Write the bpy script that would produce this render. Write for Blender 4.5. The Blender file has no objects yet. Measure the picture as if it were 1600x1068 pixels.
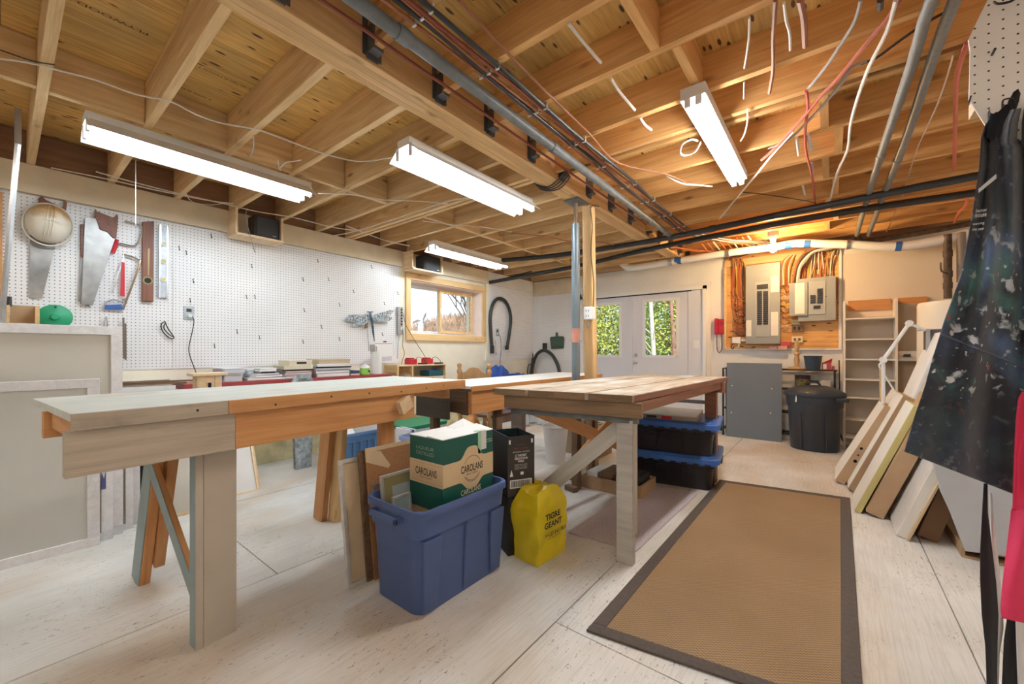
import bpy, math, random
from mathutils import Vector, Matrix, Euler, noise as mnoise
C = bpy.context.scene.collection
scene = bpy.context.scene
PI = math.pi
random.seed(7)

# ---------------------------------------------------------------- camera, world, exposure
FPX = 631.0; CX = 800.0; CY = 549.0; CAMH = 1.10; YAW = math.radians(38.3)
cd = bpy.data.cameras.new('camera'); cam = bpy.data.objects.new('camera', cd); C.objects.link(cam)
cam.location = (0, 0, CAMH); cam.rotation_euler = (PI/2, 0, YAW)
cd.sensor_width = 36.0; cd.lens = FPX/1600*36.0; cd.shift_y = (CY-534)/1600; cd.clip_start = 0.05
scene.camera = cam
scene.view_settings.view_transform = 'Standard'; scene.view_settings.look = 'None'
scene.view_settings.gamma = 1.0; scene.view_settings.use_curve_mapping = False
scene.view_settings.exposure = 0.55
scene.cycles.max_bounces = 10; scene.cycles.diffuse_bounces = 6; scene.cycles.sample_clamp_indirect = 8
world = bpy.data.worlds.new('world'); scene.world = world; world.use_nodes = True
wn = world.node_tree.nodes; wl = world.node_tree.links
bg = wn['Background']; sky = wn.new('ShaderNodeTexSky'); sky.sky_type = 'NISHITA'
sky.sun_disc = False; sky.sun_elevation = math.radians(38); sky.sun_rotation = math.radians(120)
sky.air_density = 1.2; sky.dust_density = 3.5
wm = wn.new('ShaderNodeMixRGB'); wm.inputs[0].default_value = .55; wm.inputs[2].default_value = (5.0, 6.2, 7.6, 1)
wl.new(sky.outputs[0], wm.inputs[1]); wl.new(wm.outputs[0], bg.inputs[0]); bg.inputs[1].default_value = 0.20
sd = bpy.data.lights.new('sun', 'SUN'); sun = bpy.data.objects.new('sun', sd); C.objects.link(sun)
sd.energy = 3.2; sd.angle = math.radians(2); sd.color = (1, .95, .87); sun.rotation_euler = (math.radians(48), 0, math.radians(25)); sun.location = (-3, 2, 12)

# ---------------------------------------------------------------- pixel -> point on a real plane
_c = math.cos(YAW); _s = math.sin(YAW)
def _ray(px, py):
    a = (px-CX)/FPX; b = (CY-py)/FPX
    return (a*_c-_s, _c+a*_s, b)
def onZ(px, py, z=0.0):
    r = _ray(px, py); t = (z-CAMH)/r[2]; return Vector((r[0]*t, r[1]*t, z))
def onX(px, py, x):
    r = _ray(px, py); t = x/r[0]; return Vector((x, r[1]*t, CAMH+r[2]*t))
def onY(px, py, y):
    r = _ray(px, py); t = y/r[1]; return Vector((r[0]*t, y, CAMH+r[2]*t))

# ---------------------------------------------------------------- materials
MATS = {}
def _new(name):
    m = bpy.data.materials.new(name); m.use_nodes = True
    nt = m.node_tree; b = nt.nodes['Principled BSDF']
    return m, nt, nt.nodes, nt.links, b
def _coord(nt, n, l, sc=(1, 1, 1), rnd=True):
    tc = n.new('ShaderNodeTexCoord'); mp = n.new('ShaderNodeMapping'); mp.inputs['Scale'].default_value = sc
    if rnd:
        oi = n.new('ShaderNodeObjectInfo'); ma = n.new('ShaderNodeMath'); ma.operation = 'MULTIPLY'; ma.inputs[1].default_value = 37.0
        va = n.new('ShaderNodeVectorMath'); va.operation = 'ADD'; l.new(oi.outputs['Random'], ma.inputs[0])
        l.new(tc.outputs['Object'], va.inputs[0]); l.new(ma.outputs[0], va.inputs[1]); l.new(va.outputs[0], mp.inputs[0])
    else: l.new(tc.outputs['Object'], mp.inputs[0])
    return mp
def _ramp(n, l, src, stops):
    r = n.new('ShaderNodeValToRGB'); e = r.color_ramp.elements
    while len(e) < len(stops): e.new(0.5)
    for k, (p, c) in enumerate(stops): e[k].position = p; e[k].color = (*c, 1) if len(c) == 3 else c
    l.new(src, r.inputs[0]); return r
def pm(name, col, rough=.6, metal=0, var=0.0, sc=8, bump=0.0, trans=0, emis=None, es=0, coat=0, ior=1.45, alpha=1, bsc=None):
    if name in MATS: return MATS[name]
    m, nt, n, l, b = _new(name)
    b.inputs['Base Color'].default_value = (*col, 1); b.inputs['Roughness'].default_value = rough; b.inputs['Metallic'].default_value = metal
    b.inputs['Transmission Weight'].default_value = trans; b.inputs['Coat Weight'].default_value = coat; b.inputs['IOR'].default_value = ior
    b.inputs['Alpha'].default_value = alpha
    if emis: b.inputs['Emission Color'].default_value = (*emis, 1); b.inputs['Emission Strength'].default_value = es
    if var or bump:
        mp = _coord(nt, n, l); nz = n.new('ShaderNodeTexNoise'); nz.inputs['Scale'].default_value = sc; nz.inputs['Detail'].default_value = 5
        l.new(mp.outputs[0], nz.inputs[0])
        if var:
            d = tuple(max(0, c*(1-var)) for c in col); u = tuple(min(1, c*(1+var)) for c in col)
            r = _ramp(n, l, nz.outputs[0], [(.3, d), (.7, u)]); l.new(r.outputs[0], b.inputs['Base Color'])
        if bump:
            src = nz
            if bsc:
                src = n.new('ShaderNodeTexNoise'); src.inputs['Scale'].default_value = bsc; l.new(mp.outputs[0], src.inputs[0])
            bp = n.new('ShaderNodeBump'); bp.inputs['Strength'].default_value = bump; bp.inputs['Distance'].default_value = .01
            l.new(src.outputs[0], bp.inputs['Height']); l.new(bp.outputs[0], b.inputs['Normal'])
    MATS[name] = m; return m
def wood(name, lo, hi, rough=.65, knot=.5, ax=0, stain=None, gs=1.0, kc=(.12, .05, .02)):
    """grain along local axis ax, object space"""
    if name in MATS: return MATS[name]
    m, nt, n, l, b = _new(name)
    sc = [9*gs]*3; sc[ax] = .7*gs
    mp = _coord(nt, n, l, tuple(sc)); nz = n.new('ShaderNodeTexNoise'); nz.inputs['Scale'].default_value = 2.2; nz.inputs['Detail'].default_value = 6; nz.inputs['Distortion'].default_value = 1.4
    l.new(mp.outputs[0], nz.inputs[0])
    fs = [90*gs]*3; fs[ax] = 2.5*gs
    mp2 = _coord(nt, n, l, tuple(fs)); nf = n.new('ShaderNodeTexNoise'); nf.inputs['Scale'].default_value = 2; nf.inputs['Detail'].default_value = 3; l.new(mp2.outputs[0], nf.inputs[0])
    mx = n.new('ShaderNodeMath'); mx.operation = 'MULTIPLY_ADD'; mx.inputs[1].default_value = .35; l.new(nf.outputs[0], mx.inputs[0]); 
    m2 = n.new('ShaderNodeMath'); m2.operation = 'MULTIPLY'; m2.inputs[1].default_value = .75; l.new(nz.outputs[0], m2.inputs[0]); l.new(m2.outputs[0], mx.inputs[2])
    mid = tuple((a+c)/2 for a, c in zip(lo, hi))
    r = _ramp(n, l, mx.outputs[0], [(.32, lo), (.52, mid), (.72, hi)]); out = r.outputs[0]
    oi = n.new('ShaderNodeObjectInfo'); hs = n.new('ShaderNodeHueSaturation'); mr = n.new('ShaderNodeMapRange'); mr.inputs[3].default_value = .86; mr.inputs[4].default_value = 1.12
    l.new(oi.outputs['Random'], mr.inputs[0]); l.new(mr.outputs[0], hs.inputs['Value']); l.new(out, hs.inputs['Color']); out = hs.outputs[0]
    if knot:
        ks = [7.0]*3; ks[ax] = 2.6
        mk = _coord(nt, n, l, tuple(ks)); vo = n.new('ShaderNodeTexVoronoi'); vo.inputs['Scale'].default_value = 1.0; l.new(mk.outputs[0], vo.inputs[0])
        rk = _ramp(n, l, vo.outputs['Distance'], [(.03, (1, 1, 1)), (.10+.06*knot, (0, 0, 0))])
        mxk = n.new('ShaderNodeMixRGB'); mf = n.new('ShaderNodeMath'); mf.operation = 'MULTIPLY'; mf.inputs[1].default_value = min(.9, knot); l.new(rk.outputs[0], mf.inputs[0])
        l.new(mf.outputs[0], mxk.inputs[0]); l.new(out, mxk.inputs[1]); mxk.inputs[2].default_value = (*kc, 1); out = mxk.outputs[0]
    if stain:
        mp3 = _coord(nt, n, l, (1, 1, 1)); ns = n.new('ShaderNodeTexNoise'); ns.inputs['Scale'].default_value = 3; ns.inputs['Detail'].default_value = 7; l.new(mp3.outputs[0], ns.inputs[0])
        rs = _ramp(n, l, ns.outputs[0], [(stain[1], (0, 0, 0)), (stain[1]+.12, (1, 1, 1))])
        ms = n.new('ShaderNodeMixRGB'); l.new(rs.outputs[0], ms.inputs[0]); l.new(out, ms.inputs[1]); ms.inputs[2].default_value = (*stain[0], 1); out = ms.outputs[0]
    l.new(out, b.inputs['Base Color']); b.inputs['Roughness'].default_value = rough
    bp = n.new('ShaderNodeBump'); bp.inputs['Strength'].default_value = .25; bp.inputs['Distance'].default_value = .004; l.new(mx.outputs[0], bp.inputs['Height']); l.new(bp.outputs[0], b.inputs['Normal'])
    MATS[name] = m; return m

# ---------------------------------------------------------------- mesh builder
class MB:
    def __init__(s): s.v = []; s.f = []; s.smooth = False
    def add(s, vs, fs):
        o = len(s.v); s.v += [Vector(p) for p in vs]; s.f += [tuple(o+i for i in f) for f in fs]; return s
    def hexa(s, p):   # p: 4 bottom ccw, 4 top ccw
        return s.add(p, [(3, 2, 1, 0), (4, 5, 6, 7), (0, 1, 5, 4), (1, 2, 6, 5), (2, 3, 7, 6), (3, 0, 4, 7)])
    def box(s, x0, y0, z0, x1, y1, z1):
        if x0 > x1: x0, x1 = x1, x0
        if y0 > y1: y0, y1 = y1, y0
        if z0 > z1: z0, z1 = z1, z0
        return s.hexa([(x0, y0, z0), (x1, y0, z0), (x1, y1, z0), (x0, y1, z0), (x0, y0, z1), (x1, y0, z1), (x1, y1, z1), (x0, y1, z1)])
    def obox(s, c, a, b, d):   # centre and three half vectors
        c, a, b, d = map(Vector, (c, a, b, d))
        if a.cross(b).dot(d) < 0: a = -a
        return s.hexa([c-a-b-d, c+a-b-d, c+a+b-d, c-a+b-d, c-a-b+d, c+a-b+d, c+a+b+d, c-a+b+d])
    def bar(s, p0, p1, w, t, up=(0, 0, 1)):
        p0, p1 = Vector(p0), Vector(p1); x = (p1-p0); L = x.length; x.normalize(); u = Vector(up)
        y = u.cross(x)
        if y.length < 1e-4: y = Vector((0, 1, 0)).cross(x)
        y.normalize(); z = x.cross(y)
        return s.obox((p0+p1)/2, x*L/2, y*t/2, z*w/2)
    def tube(s, pts, r, n=8, closed=False):
        pts = [Vector(p) for p in pts]; N = len(pts); rs = r if isinstance(r, (list, tuple)) else [r]*N
        o = len(s.v); t0 = (pts[1]-pts[0]).normalized(); up = Vector((0, 0, 1)) if abs(t0.z) < .9 else Vector((1, 0, 0))
        nrm = (up - t0*up.dot(t0)).normalized()
        for i, p in enumerate(pts):
            a = pts[i-1] if (i or closed) else pts[0]; b_ = pts[(i+1) % N] if (i < N-1 or closed) else pts[-1]
            t = (b_-a)
            t = t.normalized() if t.length > 1e-9 else t0
            nrm = nrm - t*nrm.dot(t)
            nrm = nrm.normalized() if nrm.length > 1e-6 else t.orthogonal().normalized()
            bn = t.cross(nrm)
            for k in range(n):
                an = 2*PI*k/n; s.v.append(p + (nrm*math.cos(an)+bn*math.sin(an))*rs[i])
        M = N if closed else N-1
        for i in range(M):
            for k in range(n):
                a = o+i*n+k; b_ = o+i*n+(k+1) % n; j = (i+1) % N; c = o+j*n+(k+1) % n; d = o+j*n+k
                s.f.append((a, b_, c, d))
        if not closed:
            s.f.append(tuple(o+k for k in reversed(range(n)))); s.f.append(tuple(o+(N-1)*n+k for k in range(n)))
        return s
    def lathe(s, prof, c=(0, 0, 0), n=24, sx=1, sy=1, axis='z', cap=True):
        o = len(s.v); c = Vector(c)
        for (r, z) in prof:
            for k in range(n):
                a = 2*PI*k/n; x = r*math.cos(a)*sx; y = r*math.sin(a)*sy
                p = {'z': (x, y, z), 'x': (z, x, y), 'y': (y, z, x)}[axis]
                s.v.append(c+Vector(p))
        for i in range(len(prof)-1):
            for k in range(n):
                s.f.append((o+i*n+k, o+i*n+(k+1) % n, o+(i+1)*n+(k+1) % n, o+(i+1)*n+k))
        if cap:
            s.f.append(tuple(o+k for k in reversed(range(n)))); s.f.append(tuple(o+(len(prof)-1)*n+k for k in range(n)))
        return s
    def prism(s, poly, vec):
        poly = [Vector(p) for p in poly]; vec = Vector(vec); n = len(poly); o = len(s.v)
        nr = Vector((0, 0, 0))
        for i in range(n): nr += poly[i].cross(poly[(i+1) % n])
        if nr.dot(vec) < 0: poly.reverse()
        s.v += poly + [p+vec for p in poly]
        s.f.append(tuple(o+i for i in reversed(range(n)))); s.f.append(tuple(o+n+i for i in range(n)))
        for i in range(n): s.f.append((o+i, o+(i+1) % n, o+n+(i+1) % n, o+n+i))
        return s
    def grid(s, fn, nu, nv):
        o = len(s.v)
        for j in range(nv+1):
            for i in range(nu+1): s.v.append(Vector(fn(i/nu, j/nv)))
        for j in range(nv):
            for i in range(nu):
                a = o+j*(nu+1)+i; s.f.append((a, a+1, a+nu+2, a+nu+1))
        return s
    def rbox(s, x0, y0, x1, y1, z0, z1, r=.03, n=4, in0=0, in1=0):
        """rounded plan box; in0/in1 insets at bottom/top"""
        loops = []
        for z, ins in ((z0, in0), (z1, in1)):
            L = []
            for cx_, cy_, a0 in ((x1-r-ins, y1-r-ins, 0), (x0+r+ins, y1-r-ins, PI/2), (x0+r+ins, y0+r+ins, PI), (x1-r-ins, y0+r+ins, 1.5*PI)):
                for k in range(n+1):
                    a = a0+PI/2*k/n; L.append(Vector((cx_+r*math.cos(a), cy_+r*math.sin(a), z)))
            loops.append(L)
        o = len(s.v); m = len(loops[0]); s.v += loops[0]+loops[1]
        s.f.append(tuple(o+i for i in reversed(range(m)))); s.f.append(tuple(o+m+i for i in range(m)))
        for i in range(m): s.f.append((o+i, o+(i+1) % m, o+m+(i+1) % m, o+m+i))
        return s
    def xf(s, M, start=0):
        for i in range(start, len(s.v)): s.v[i] = M @ s.v[i]
        return s
    def build(s, name, mat, parent=None, smooth=False, local=False, bevel=0, solid=0):
        vs = s.v
        if parent is not None and not local:
            o = parent.location
            if parent.parent: o = o + parent.parent.location
            vs = [v-o for v in vs]
        me = bpy.data.meshes.new(name); me.from_pydata([tuple(v) for v in vs], [], s.f); me.update()
        if mat: me.materials.append(mat)
        ob = bpy.data.objects.new(name, me); C.objects.link(ob)
        if parent: ob.parent = parent
        if smooth:
            for p in me.polygons: p.use_smooth = True
            me.set_sharp_from_angle(angle=math.radians(smooth if smooth is not True else 40))
        if solid:
            md = ob.modifiers.new('s', 'SOLIDIFY'); md.thickness = solid; md.offset = 0
        if bevel:
            md = ob.modifiers.new('b', 'BEVEL'); md.width = bevel; md.segments = 2; md.limit_method = 'ANGLE'; md.angle_limit = math.radians(50)
        return ob
def tag(o, label=None, cat=None, group=None, kind=None):
    if label: o['label'] = label
    if cat: o['category'] = cat
    if group: o['group'] = group
    if kind: o['kind'] = kind
    return o
def thing(name, label, cat, loc=(0, 0, 0), rotz=0, group=None):
    o = bpy.data.objects.new(name, None); C.objects.link(o); o.location = loc; o.rotation_euler = (0, 0, rotz); o.empty_display_size = .05
    return tag(o, label, cat, group)
def struct(name, mb, mat, parent=None, **k):
    o = mb.build(name, mat, parent, **k)
    if parent is None: o['kind'] = 'structure'
    return o
def board(name, p0, p1, w, t, mat, parent=None, up=(0, 0, 1), bevel=.0015, local=False):
    """a plank whose local X runs from p0 to p1; w is its size along up, t across"""
    p0, p1 = Vector(p0), Vector(p1); x = (p1-p0); L = x.length; x.normalize(); u = Vector(up)
    y = u.cross(x)
    if y.length < 1e-4: y = Vector((0, 1, 0)).cross(x)
    y.normalize(); z = x.cross(y)
    mb = MB().box(-L/2, -t/2, -w/2, L/2, t/2, w/2)
    ob = mb.build(name, mat, None, bevel=bevel)
    M = Matrix((x, y, z)).transposed().to_4x4(); M.translation = (p0+p1)/2
    if parent:
        ob.parent = parent
        o = parent.location + (parent.parent.location if parent.parent else Vector((0, 0, 0)))
        if not local: M.translation = M.translation - o
    ob.matrix_local = M
    return ob
def dup(root, loc, rotz=0, label=None, group=None, rot=None):
    r = root.copy(); C.objects.link(r); r.location = loc; r.rotation_euler = rot or (0, 0, rotz)
    if label: r['label'] = label
    if group: r['group'] = group
    for ch in list(root.children):
        c = ch.copy(); C.objects.link(c); c.parent = r
        for g in list(ch.children):
            d = g.copy(); C.objects.link(d); d.parent = c
    return r
def txt(name, s, mat, parent, org, xd, yd, width=None, height=None, depth=.0006, bold=0, shear=0, space=1.0, lift=.0006):
    """flat print: lower-left corner org, reading along xd, upwards along yd"""
    cu = bpy.data.curves.new(name, 'FONT'); cu.body = s; cu.size = 1; cu.extrude = 0; cu.offset = bold; cu.shear = shear; cu.space_line = .9; cu.space_character = space; cu.resolution_u = 3
    t = bpy.data.objects.new(name, cu); C.objects.link(t); dg = bpy.context.evaluated_depsgraph_get(); dg.update()
    me = bpy.data.meshes.new_from_object(t.evaluated_get(dg)); bpy.data.objects.remove(t)
    xs = [v.co.x for v in me.vertices]; ys = [v.co.y for v in me.vertices]
    x0, x1, y0, y1 = min(xs), max(xs), min(ys), max(ys)
    sx = width/(x1-x0) if width else None; sy = height/(y1-y0) if height else None
    sx = sx or sy; sy = sy or sx
    xd = Vector(xd).normalized(); yd = Vector(yd); yd = (yd-xd*yd.dot(xd)).normalized(); nn = xd.cross(yd)
    org = Vector(org)+nn*lift
    o = Vector((0, 0, 0))
    if parent:
        o = parent.location + (parent.parent.location if parent.parent else Vector((0, 0, 0)))
    for v in me.vertices:
        v.co = org + xd*(v.co.x-x0)*sx + yd*(v.co.y-y0)*sy - o
    me.materials.clear(); me.materials.append(mat)
    ob = bpy.data.objects.new(name, me); C.objects.link(ob); ob.parent = parent
    return ob
def sag(p0, p1, n=10, drop=0.0, wob=0.0, seed=0):
    p0, p1 = Vector(p0), Vector(p1); rr = random.Random(seed); out = []
    for i in range(n+1):
        t = i/n; p = p0.lerp(p1, t); p = p + Vector((0, 0, -4*drop*t*(1-t)))
        if wob and 0 < i < n: p += Vector((rr.uniform(-wob, wob), rr.uniform(-wob, wob), rr.uniform(-wob, wob)))
        out.append(p)
    return out
def smoothpts(pts, k=4):
    pts = [Vector(p) for p in pts]; out = []
    for i in range(len(pts)-1):
        p0 = pts[max(0, i-1)]; p1 = pts[i]; p2 = pts[i+1]; p3 = pts[min(len(pts)-1, i+2)]
        for j in range(k):
            t = j/k; out.append(.5*((2*p1)+(-p0+p2)*t+(2*p0-5*p1+4*p2-p3)*t*t+(-p0+3*p1-3*p2+p3)*t**3))
    out.append(pts[-1]); return out
# ---------------------------------------------------------------- shared materials
white_wall = pm('white_wall_paint', (.80, .79, .77), .7, var=.05, sc=3, bump=.08, bsc=40)
cream_wall = pm('cream_wall_paint', (.78, .73, .60), .7, var=.06, sc=4, bump=.12, bsc=30)
cream_wood = pm('cream_painted_board', (.72, .63, .47), .6, var=.08, sc=5, bump=.1)
lilac_door = pm('door_paint', (.70, .71, .76), .45)
white_gloss = pm('white_gloss', (.82, .82, .82), .35)
white_matte = pm('white_matte', (.80, .80, .79), .7)
black_pl = pm('black_plastic', (.015, .015, .017), .4)
black_matte = pm('black_matte', (.02, .02, .022), .7)
steel = pm('steel', (.55, .56, .58), .32, metal=1, var=.1, sc=20)
zinc = pm('galvanised_zinc', (.38, .40, .43), .45, metal=.8, var=.15, sc=30)
grey_paint = pm('grey_paint', (.30, .32, .34), .5)
chrome = pm('chrome', (.7, .7, .7), .15, metal=1)
glass = pm('glass', (1, 1, 1), .02, trans=1, ior=1.05)
joist_wood = wood('joist_wood', (.55, .26, .075), (.80, .48, .19), .7, knot=.85)  # right side joists: the bulb's warm light is painted into the orange
joist_wood_left = wood('joist_wood_left', (.52, .32, .135), (.80, .58, .32), .7, knot=.7, stain=((.34, .22, .12), .66))
beam_wood = wood('beam_wood', (.52, .29, .11), (.80, .54, .27), .7, knot=.6)
pine = wood('pine', (.56, .34, .14), (.76, .52, .26), .55, knot=.6)
fresh_pine = wood('fresh_pine', (.66, .48, .28), (.82, .64, .42), .6, knot=.4)
orange_wood = wood('orange_wood', (.48, .20, .065), (.66, .34, .13), .55, knot=.35)
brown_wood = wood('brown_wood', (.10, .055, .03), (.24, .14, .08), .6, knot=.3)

def ply_mat(name, lo, hi, ax=0):
    m, nt, n, l, b = _new(name)
    sc = [16]*3; sc[ax] = 1.1
    mp = _coord(nt, n, l, tuple(sc)); nz = n.new('ShaderNodeTexNoise'); nz.inputs['Scale'].default_value = 3; nz.inputs['Detail'].default_value = 8; nz.inputs['Distortion'].default_value = .8; l.new(mp.outputs[0], nz.inputs[0])
    r = _ramp(n, l, nz.outputs[0], [(.3, lo), (.7, hi)])
    mp3 = _coord(nt, n, l, (1, 1, 1)); nb = n.new('ShaderNodeTexNoise'); nb.inputs['Scale'].default_value = 2.2; l.new(mp3.outputs[0], nb.inputs[0])
    rb = _ramp(n, l, nb.outputs[0], [(.35, (.72, .72, .72)), (.65, (1.08, 1.05, 1.0))])
    mu = n.new('ShaderNodeMixRGB'); mu.blend_type = 'MULTIPLY'; mu.inputs[0].default_value = 1; l.new(r.outputs[0], mu.inputs[1]); l.new(rb.outputs[0], mu.inputs[2])
    ks = [26]*3; ks[ax] = 8
    mk = _coord(nt, n, l, tuple(ks)); vo = n.new('ShaderNodeTexVoronoi'); vo.inputs['Scale'].default_value = 1; vo.inputs['Randomness'].default_value = 1; l.new(mk.outputs[0], vo.inputs[0])
    rk = _ramp(n, l, vo.outputs['Distance'], [(.17, (1, 1, 1)), (.25, (0, 0, 0))])
    gate = n.new('ShaderNodeSeparateColor'); l.new(vo.outputs['Color'], gate.inputs[0]); g2 = n.new('ShaderNodeMath'); g2.operation = 'GREATER_THAN'; g2.inputs[1].default_value = .55; l.new(gate.outputs[0], g2.inputs[0])
    g3 = n.new('ShaderNodeMath'); g3.operation = 'MULTIPLY'; l.new(g2.outputs[0], g3.inputs[0]); l.new(rk.outputs[0], g3.inputs[1])
    mx = n.new('ShaderNodeMixRGB'); l.new(g3.outputs[0], mx.inputs[0]); l.new(mu.outputs[0], mx.inputs[1]); mx.inputs[2].default_value = (.10, .045, .02, 1)
    l.new(mx.outputs[0], b.inputs['Base Color']); b.inputs['Roughness'].default_value = .7
    MATS[name] = m; return m
ply_ceiling = ply_mat('plywood_sheathing', (.58, .335, .085), (.86, .57, .20), 1)
ply_board = ply_mat('plywood_backboard', (.56, .28, .09), (.76, .44, .18), 0)

def floor_mat():
    m, nt, n, l, b = _new('painted_plywood_floor')
    tc = n.new('ShaderNodeTexCoord')
    def nz(sc, s, det=6, dist=0.0):
        mp = n.new('ShaderNodeMapping'); mp.inputs['Scale'].default_value = sc; l.new(tc.outputs['Object'], mp.inputs[0])
        t = n.new('ShaderNodeTexNoise'); t.inputs['Scale'].default_value = s; t.inputs['Detail'].default_value = det; t.inputs['Distortion'].default_value = dist; l.new(mp.outputs[0], t.inputs[0]); return t.outputs[0]
    base = _ramp(n, l, nz((1, 1, 1), 2.1, 6), [(.30, (.62, .60, .56)), (.65, (.80, .79, .775))])
    worn = _ramp(n, l, nz((1, .6, 1), 1.25, 8, .3), [(.49, (0, 0, 0)), (.64, (1, 1, 1))])  # worn tan paint, plus patches of warm light put into the colour
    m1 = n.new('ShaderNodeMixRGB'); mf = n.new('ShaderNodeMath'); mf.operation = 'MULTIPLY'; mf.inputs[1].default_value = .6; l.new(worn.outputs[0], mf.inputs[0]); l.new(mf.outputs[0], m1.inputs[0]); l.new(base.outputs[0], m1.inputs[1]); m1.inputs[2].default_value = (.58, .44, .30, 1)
    grain = _ramp(n, l, nz((95, 3.0, 1), 1.5, 6, .25), [(.36, (.88, .875, .86)), (.56, (1, 1, 1))])
    m2 = n.new('ShaderNodeMixRGB'); m2.blend_type = 'MULTIPLY'; m2.inputs[0].default_value = 1; l.new(m1.outputs[0], m2.inputs[1]); l.new(grain.outputs[0], m2.inputs[2])
    gate = _ramp(n, l, nz((1, 1, 1), 1.9, 4), [(.44, (0, 0, 0)), (.58, (1, 1, 1))])
    sp = _ramp(n, l, nz((70, 22, 1), 1.5, 7, 1.2), [(.625, (0, 0, 0)), (.675, (1, 1, 1))])
    mm = n.new('ShaderNodeMath'); mm.operation = 'MULTIPLY'; l.new(gate.outputs[0], mm.inputs[0]); l.new(sp.outputs[0], mm.inputs[1])
    m3a = n.new('ShaderNodeMixRGB'); l.new(mm.outputs[0], m3a.inputs[0]); l.new(m2.outputs[0], m3a.inputs[1]); m3a.inputs[2].default_value = (.24, .19, .15, 1)
    m3 = m3a
    l.new(m3.outputs[0], b.inputs['Base Color']); b.inputs['Roughness'].default_value = .5
    bp = n.new('ShaderNodeBump'); bp.inputs['Strength'].default_value = .12; bp.inputs['Distance'].default_value = .003; l.new(grain.outputs[0], bp.inputs['Height']); l.new(bp.outputs[0], b.inputs['Normal'])
    return m
def peg_mat(name, base, ay, az, pitch=.0254, hole=.13, stain=0):
    m, nt, n, l, b = _new(name)
    tc = n.new('ShaderNodeTexCoord'); sx = n.new('ShaderNodeSeparateXYZ'); l.new(tc.outputs['Object'], sx.inputs[0]); ds = []
    for axn in (ay, az):
        a = n.new('ShaderNodeMath'); a.operation = 'MULTIPLY'; a.inputs[1].default_value = 1/pitch; l.new(sx.outputs[axn], a.inputs[0])
        f = n.new('ShaderNodeMath'); f.operation = 'FRACT'; l.new(a.outputs[0], f.inputs[0])
        s_ = n.new('ShaderNodeMath'); s_.operation = 'SUBTRACT'; s_.inputs[1].default_value = .5; l.new(f.outputs[0], s_.inputs[0])
        p = n.new('ShaderNodeMath'); p.operation = 'POWER'; p.inputs[1].default_value = 2; l.new(s_.outputs[0], p.inputs[0]); ds.append(p)
    ad = n.new('ShaderNodeMath'); ad.operation = 'ADD'; l.new(ds[0].outputs[0], ad.inputs[0]); l.new(ds[1].outputs[0], ad.inputs[1])
    lt = n.new('ShaderNodeMath'); lt.operation = 'LESS_THAN'; lt.inputs[1].default_value = hole*hole; l.new(ad.outputs[0], lt.inputs[0])
    nz = n.new('ShaderNodeTexNoise'); nz.inputs['Scale'].default_value = 1.6; nz.inputs['Detail'].default_value = 5; l.new(tc.outputs['Object'], nz.inputs[0])
    r = _ramp(n, l, nz.outputs[0], [(.3, tuple(c*.94 for c in base)), (.7, tuple(min(1, c*1.04) for c in base))])
    mx = n.new('ShaderNodeMixRGB'); l.new(lt.outputs[0], mx.inputs[0]); l.new(r.outputs[0], mx.inputs[1]); mx.inputs[2].default_value = (.05, .04, .035, 1)
    l.new(mx.outputs[0], b.inputs['Base Color']); b.inputs['Roughness'].default_value = .32
    MATS[name] = m; return m

# ---------------------------------------------------------------- floor
floor = struct('floor', MB().box(-4.6, -2.3, -.08, 1.7, 6.32, -.020), pm('floor_gap', (.09, .075, .06), .9))
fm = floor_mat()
xs = [-4.6, -3.42, -2.15, -.88, .405, 1.7]
offs = [.2, 3.9, 2.9, 4.45, .6]; SL = 3.05
for i in range(5):
    y = -2.3; nxt = offs[i]
    while nxt-SL > y+.1: nxt -= SL
    while y < 6.3:
        y1 = min(nxt, 6.3)
        g = .0026
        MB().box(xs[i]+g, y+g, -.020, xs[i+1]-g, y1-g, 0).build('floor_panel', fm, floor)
        y = y1; nxt += SL

# ---------------------------------------------------------------- walls
ZT = 2.40; ZC = 2.635
wallL = struct('wall_left', MB().box(-4.75, -2.4, -.08, -4.4, 3.37, ZC).box(-4.75, 4.79, -.08, -4.4, 6.4, ZC).box(-4.75, 3.37, -.08, -4.4, 4.79, 1.33).box(-4.75, 3.37, 2.06, -4.4, 4.79, ZC), cream_wall)
DX0, DX1, DZ = -3.36, -1.375, 2.03
wallB = struct('wall_back', MB().box(-4.75, 6.2, -.08, DX0, 6.4, ZC).box(DX1, 6.2, -.08, 1.75, 6.4, ZC).box(DX0, 6.2, DZ, DX1, 6.4, ZC), white_wall)
struct('wall_right', MB().box(1.55, -2.4, -.08, 1.7, 6.2, ZC), white_wall)
struct('wall_front', MB().box(-4.6, -2.42, -.08, 1.7, -2.3, ZC), white_wall)
pegm = peg_mat('pegboard_face', (.82, .82, .83), 1, 2)
pegx = peg_mat('pegboard_face_back', (.82, .81, .80), 0, 2, hole=.10)
for y0, y1, z0 in ((-.9, .003, .955), (.006, .905, .955), (.909, 3.20, .955), (4.95, 6.19, .955)):
    MB().box(-4.400, y0, z0, -4.392, y1, 2.195).build('pegboard_panel', pegm, wallL)
MB().box(-4.391, 6.192, .955, -3.47, 6.2, 2.13).build('pegboard_panel', pegx, wallB)
# header boards under the joists
hb = board('header_board', (-4.375, -.9, 2.298), (-4.375, 4.90, 2.298), .20, .045, cream_wood, wallL)
board('header_board', (-4.385, 4.905, 2.30), (-4.385, 6.19, 2.30), .20, .03, white_wall, wallL)
board('header_board', (-4.36, 6.185, 2.26), (-3.47, 6.185, 2.26), .26, .03, cream_wood, wallB)
struct('baseboard_left', MB().box(-4.4, -.9, .0, -4.36, 6.15, .26), pm('rough_painted_concrete', (.50, .45, .27), .95, var=.35, sc=6, bump=.8))
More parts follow.
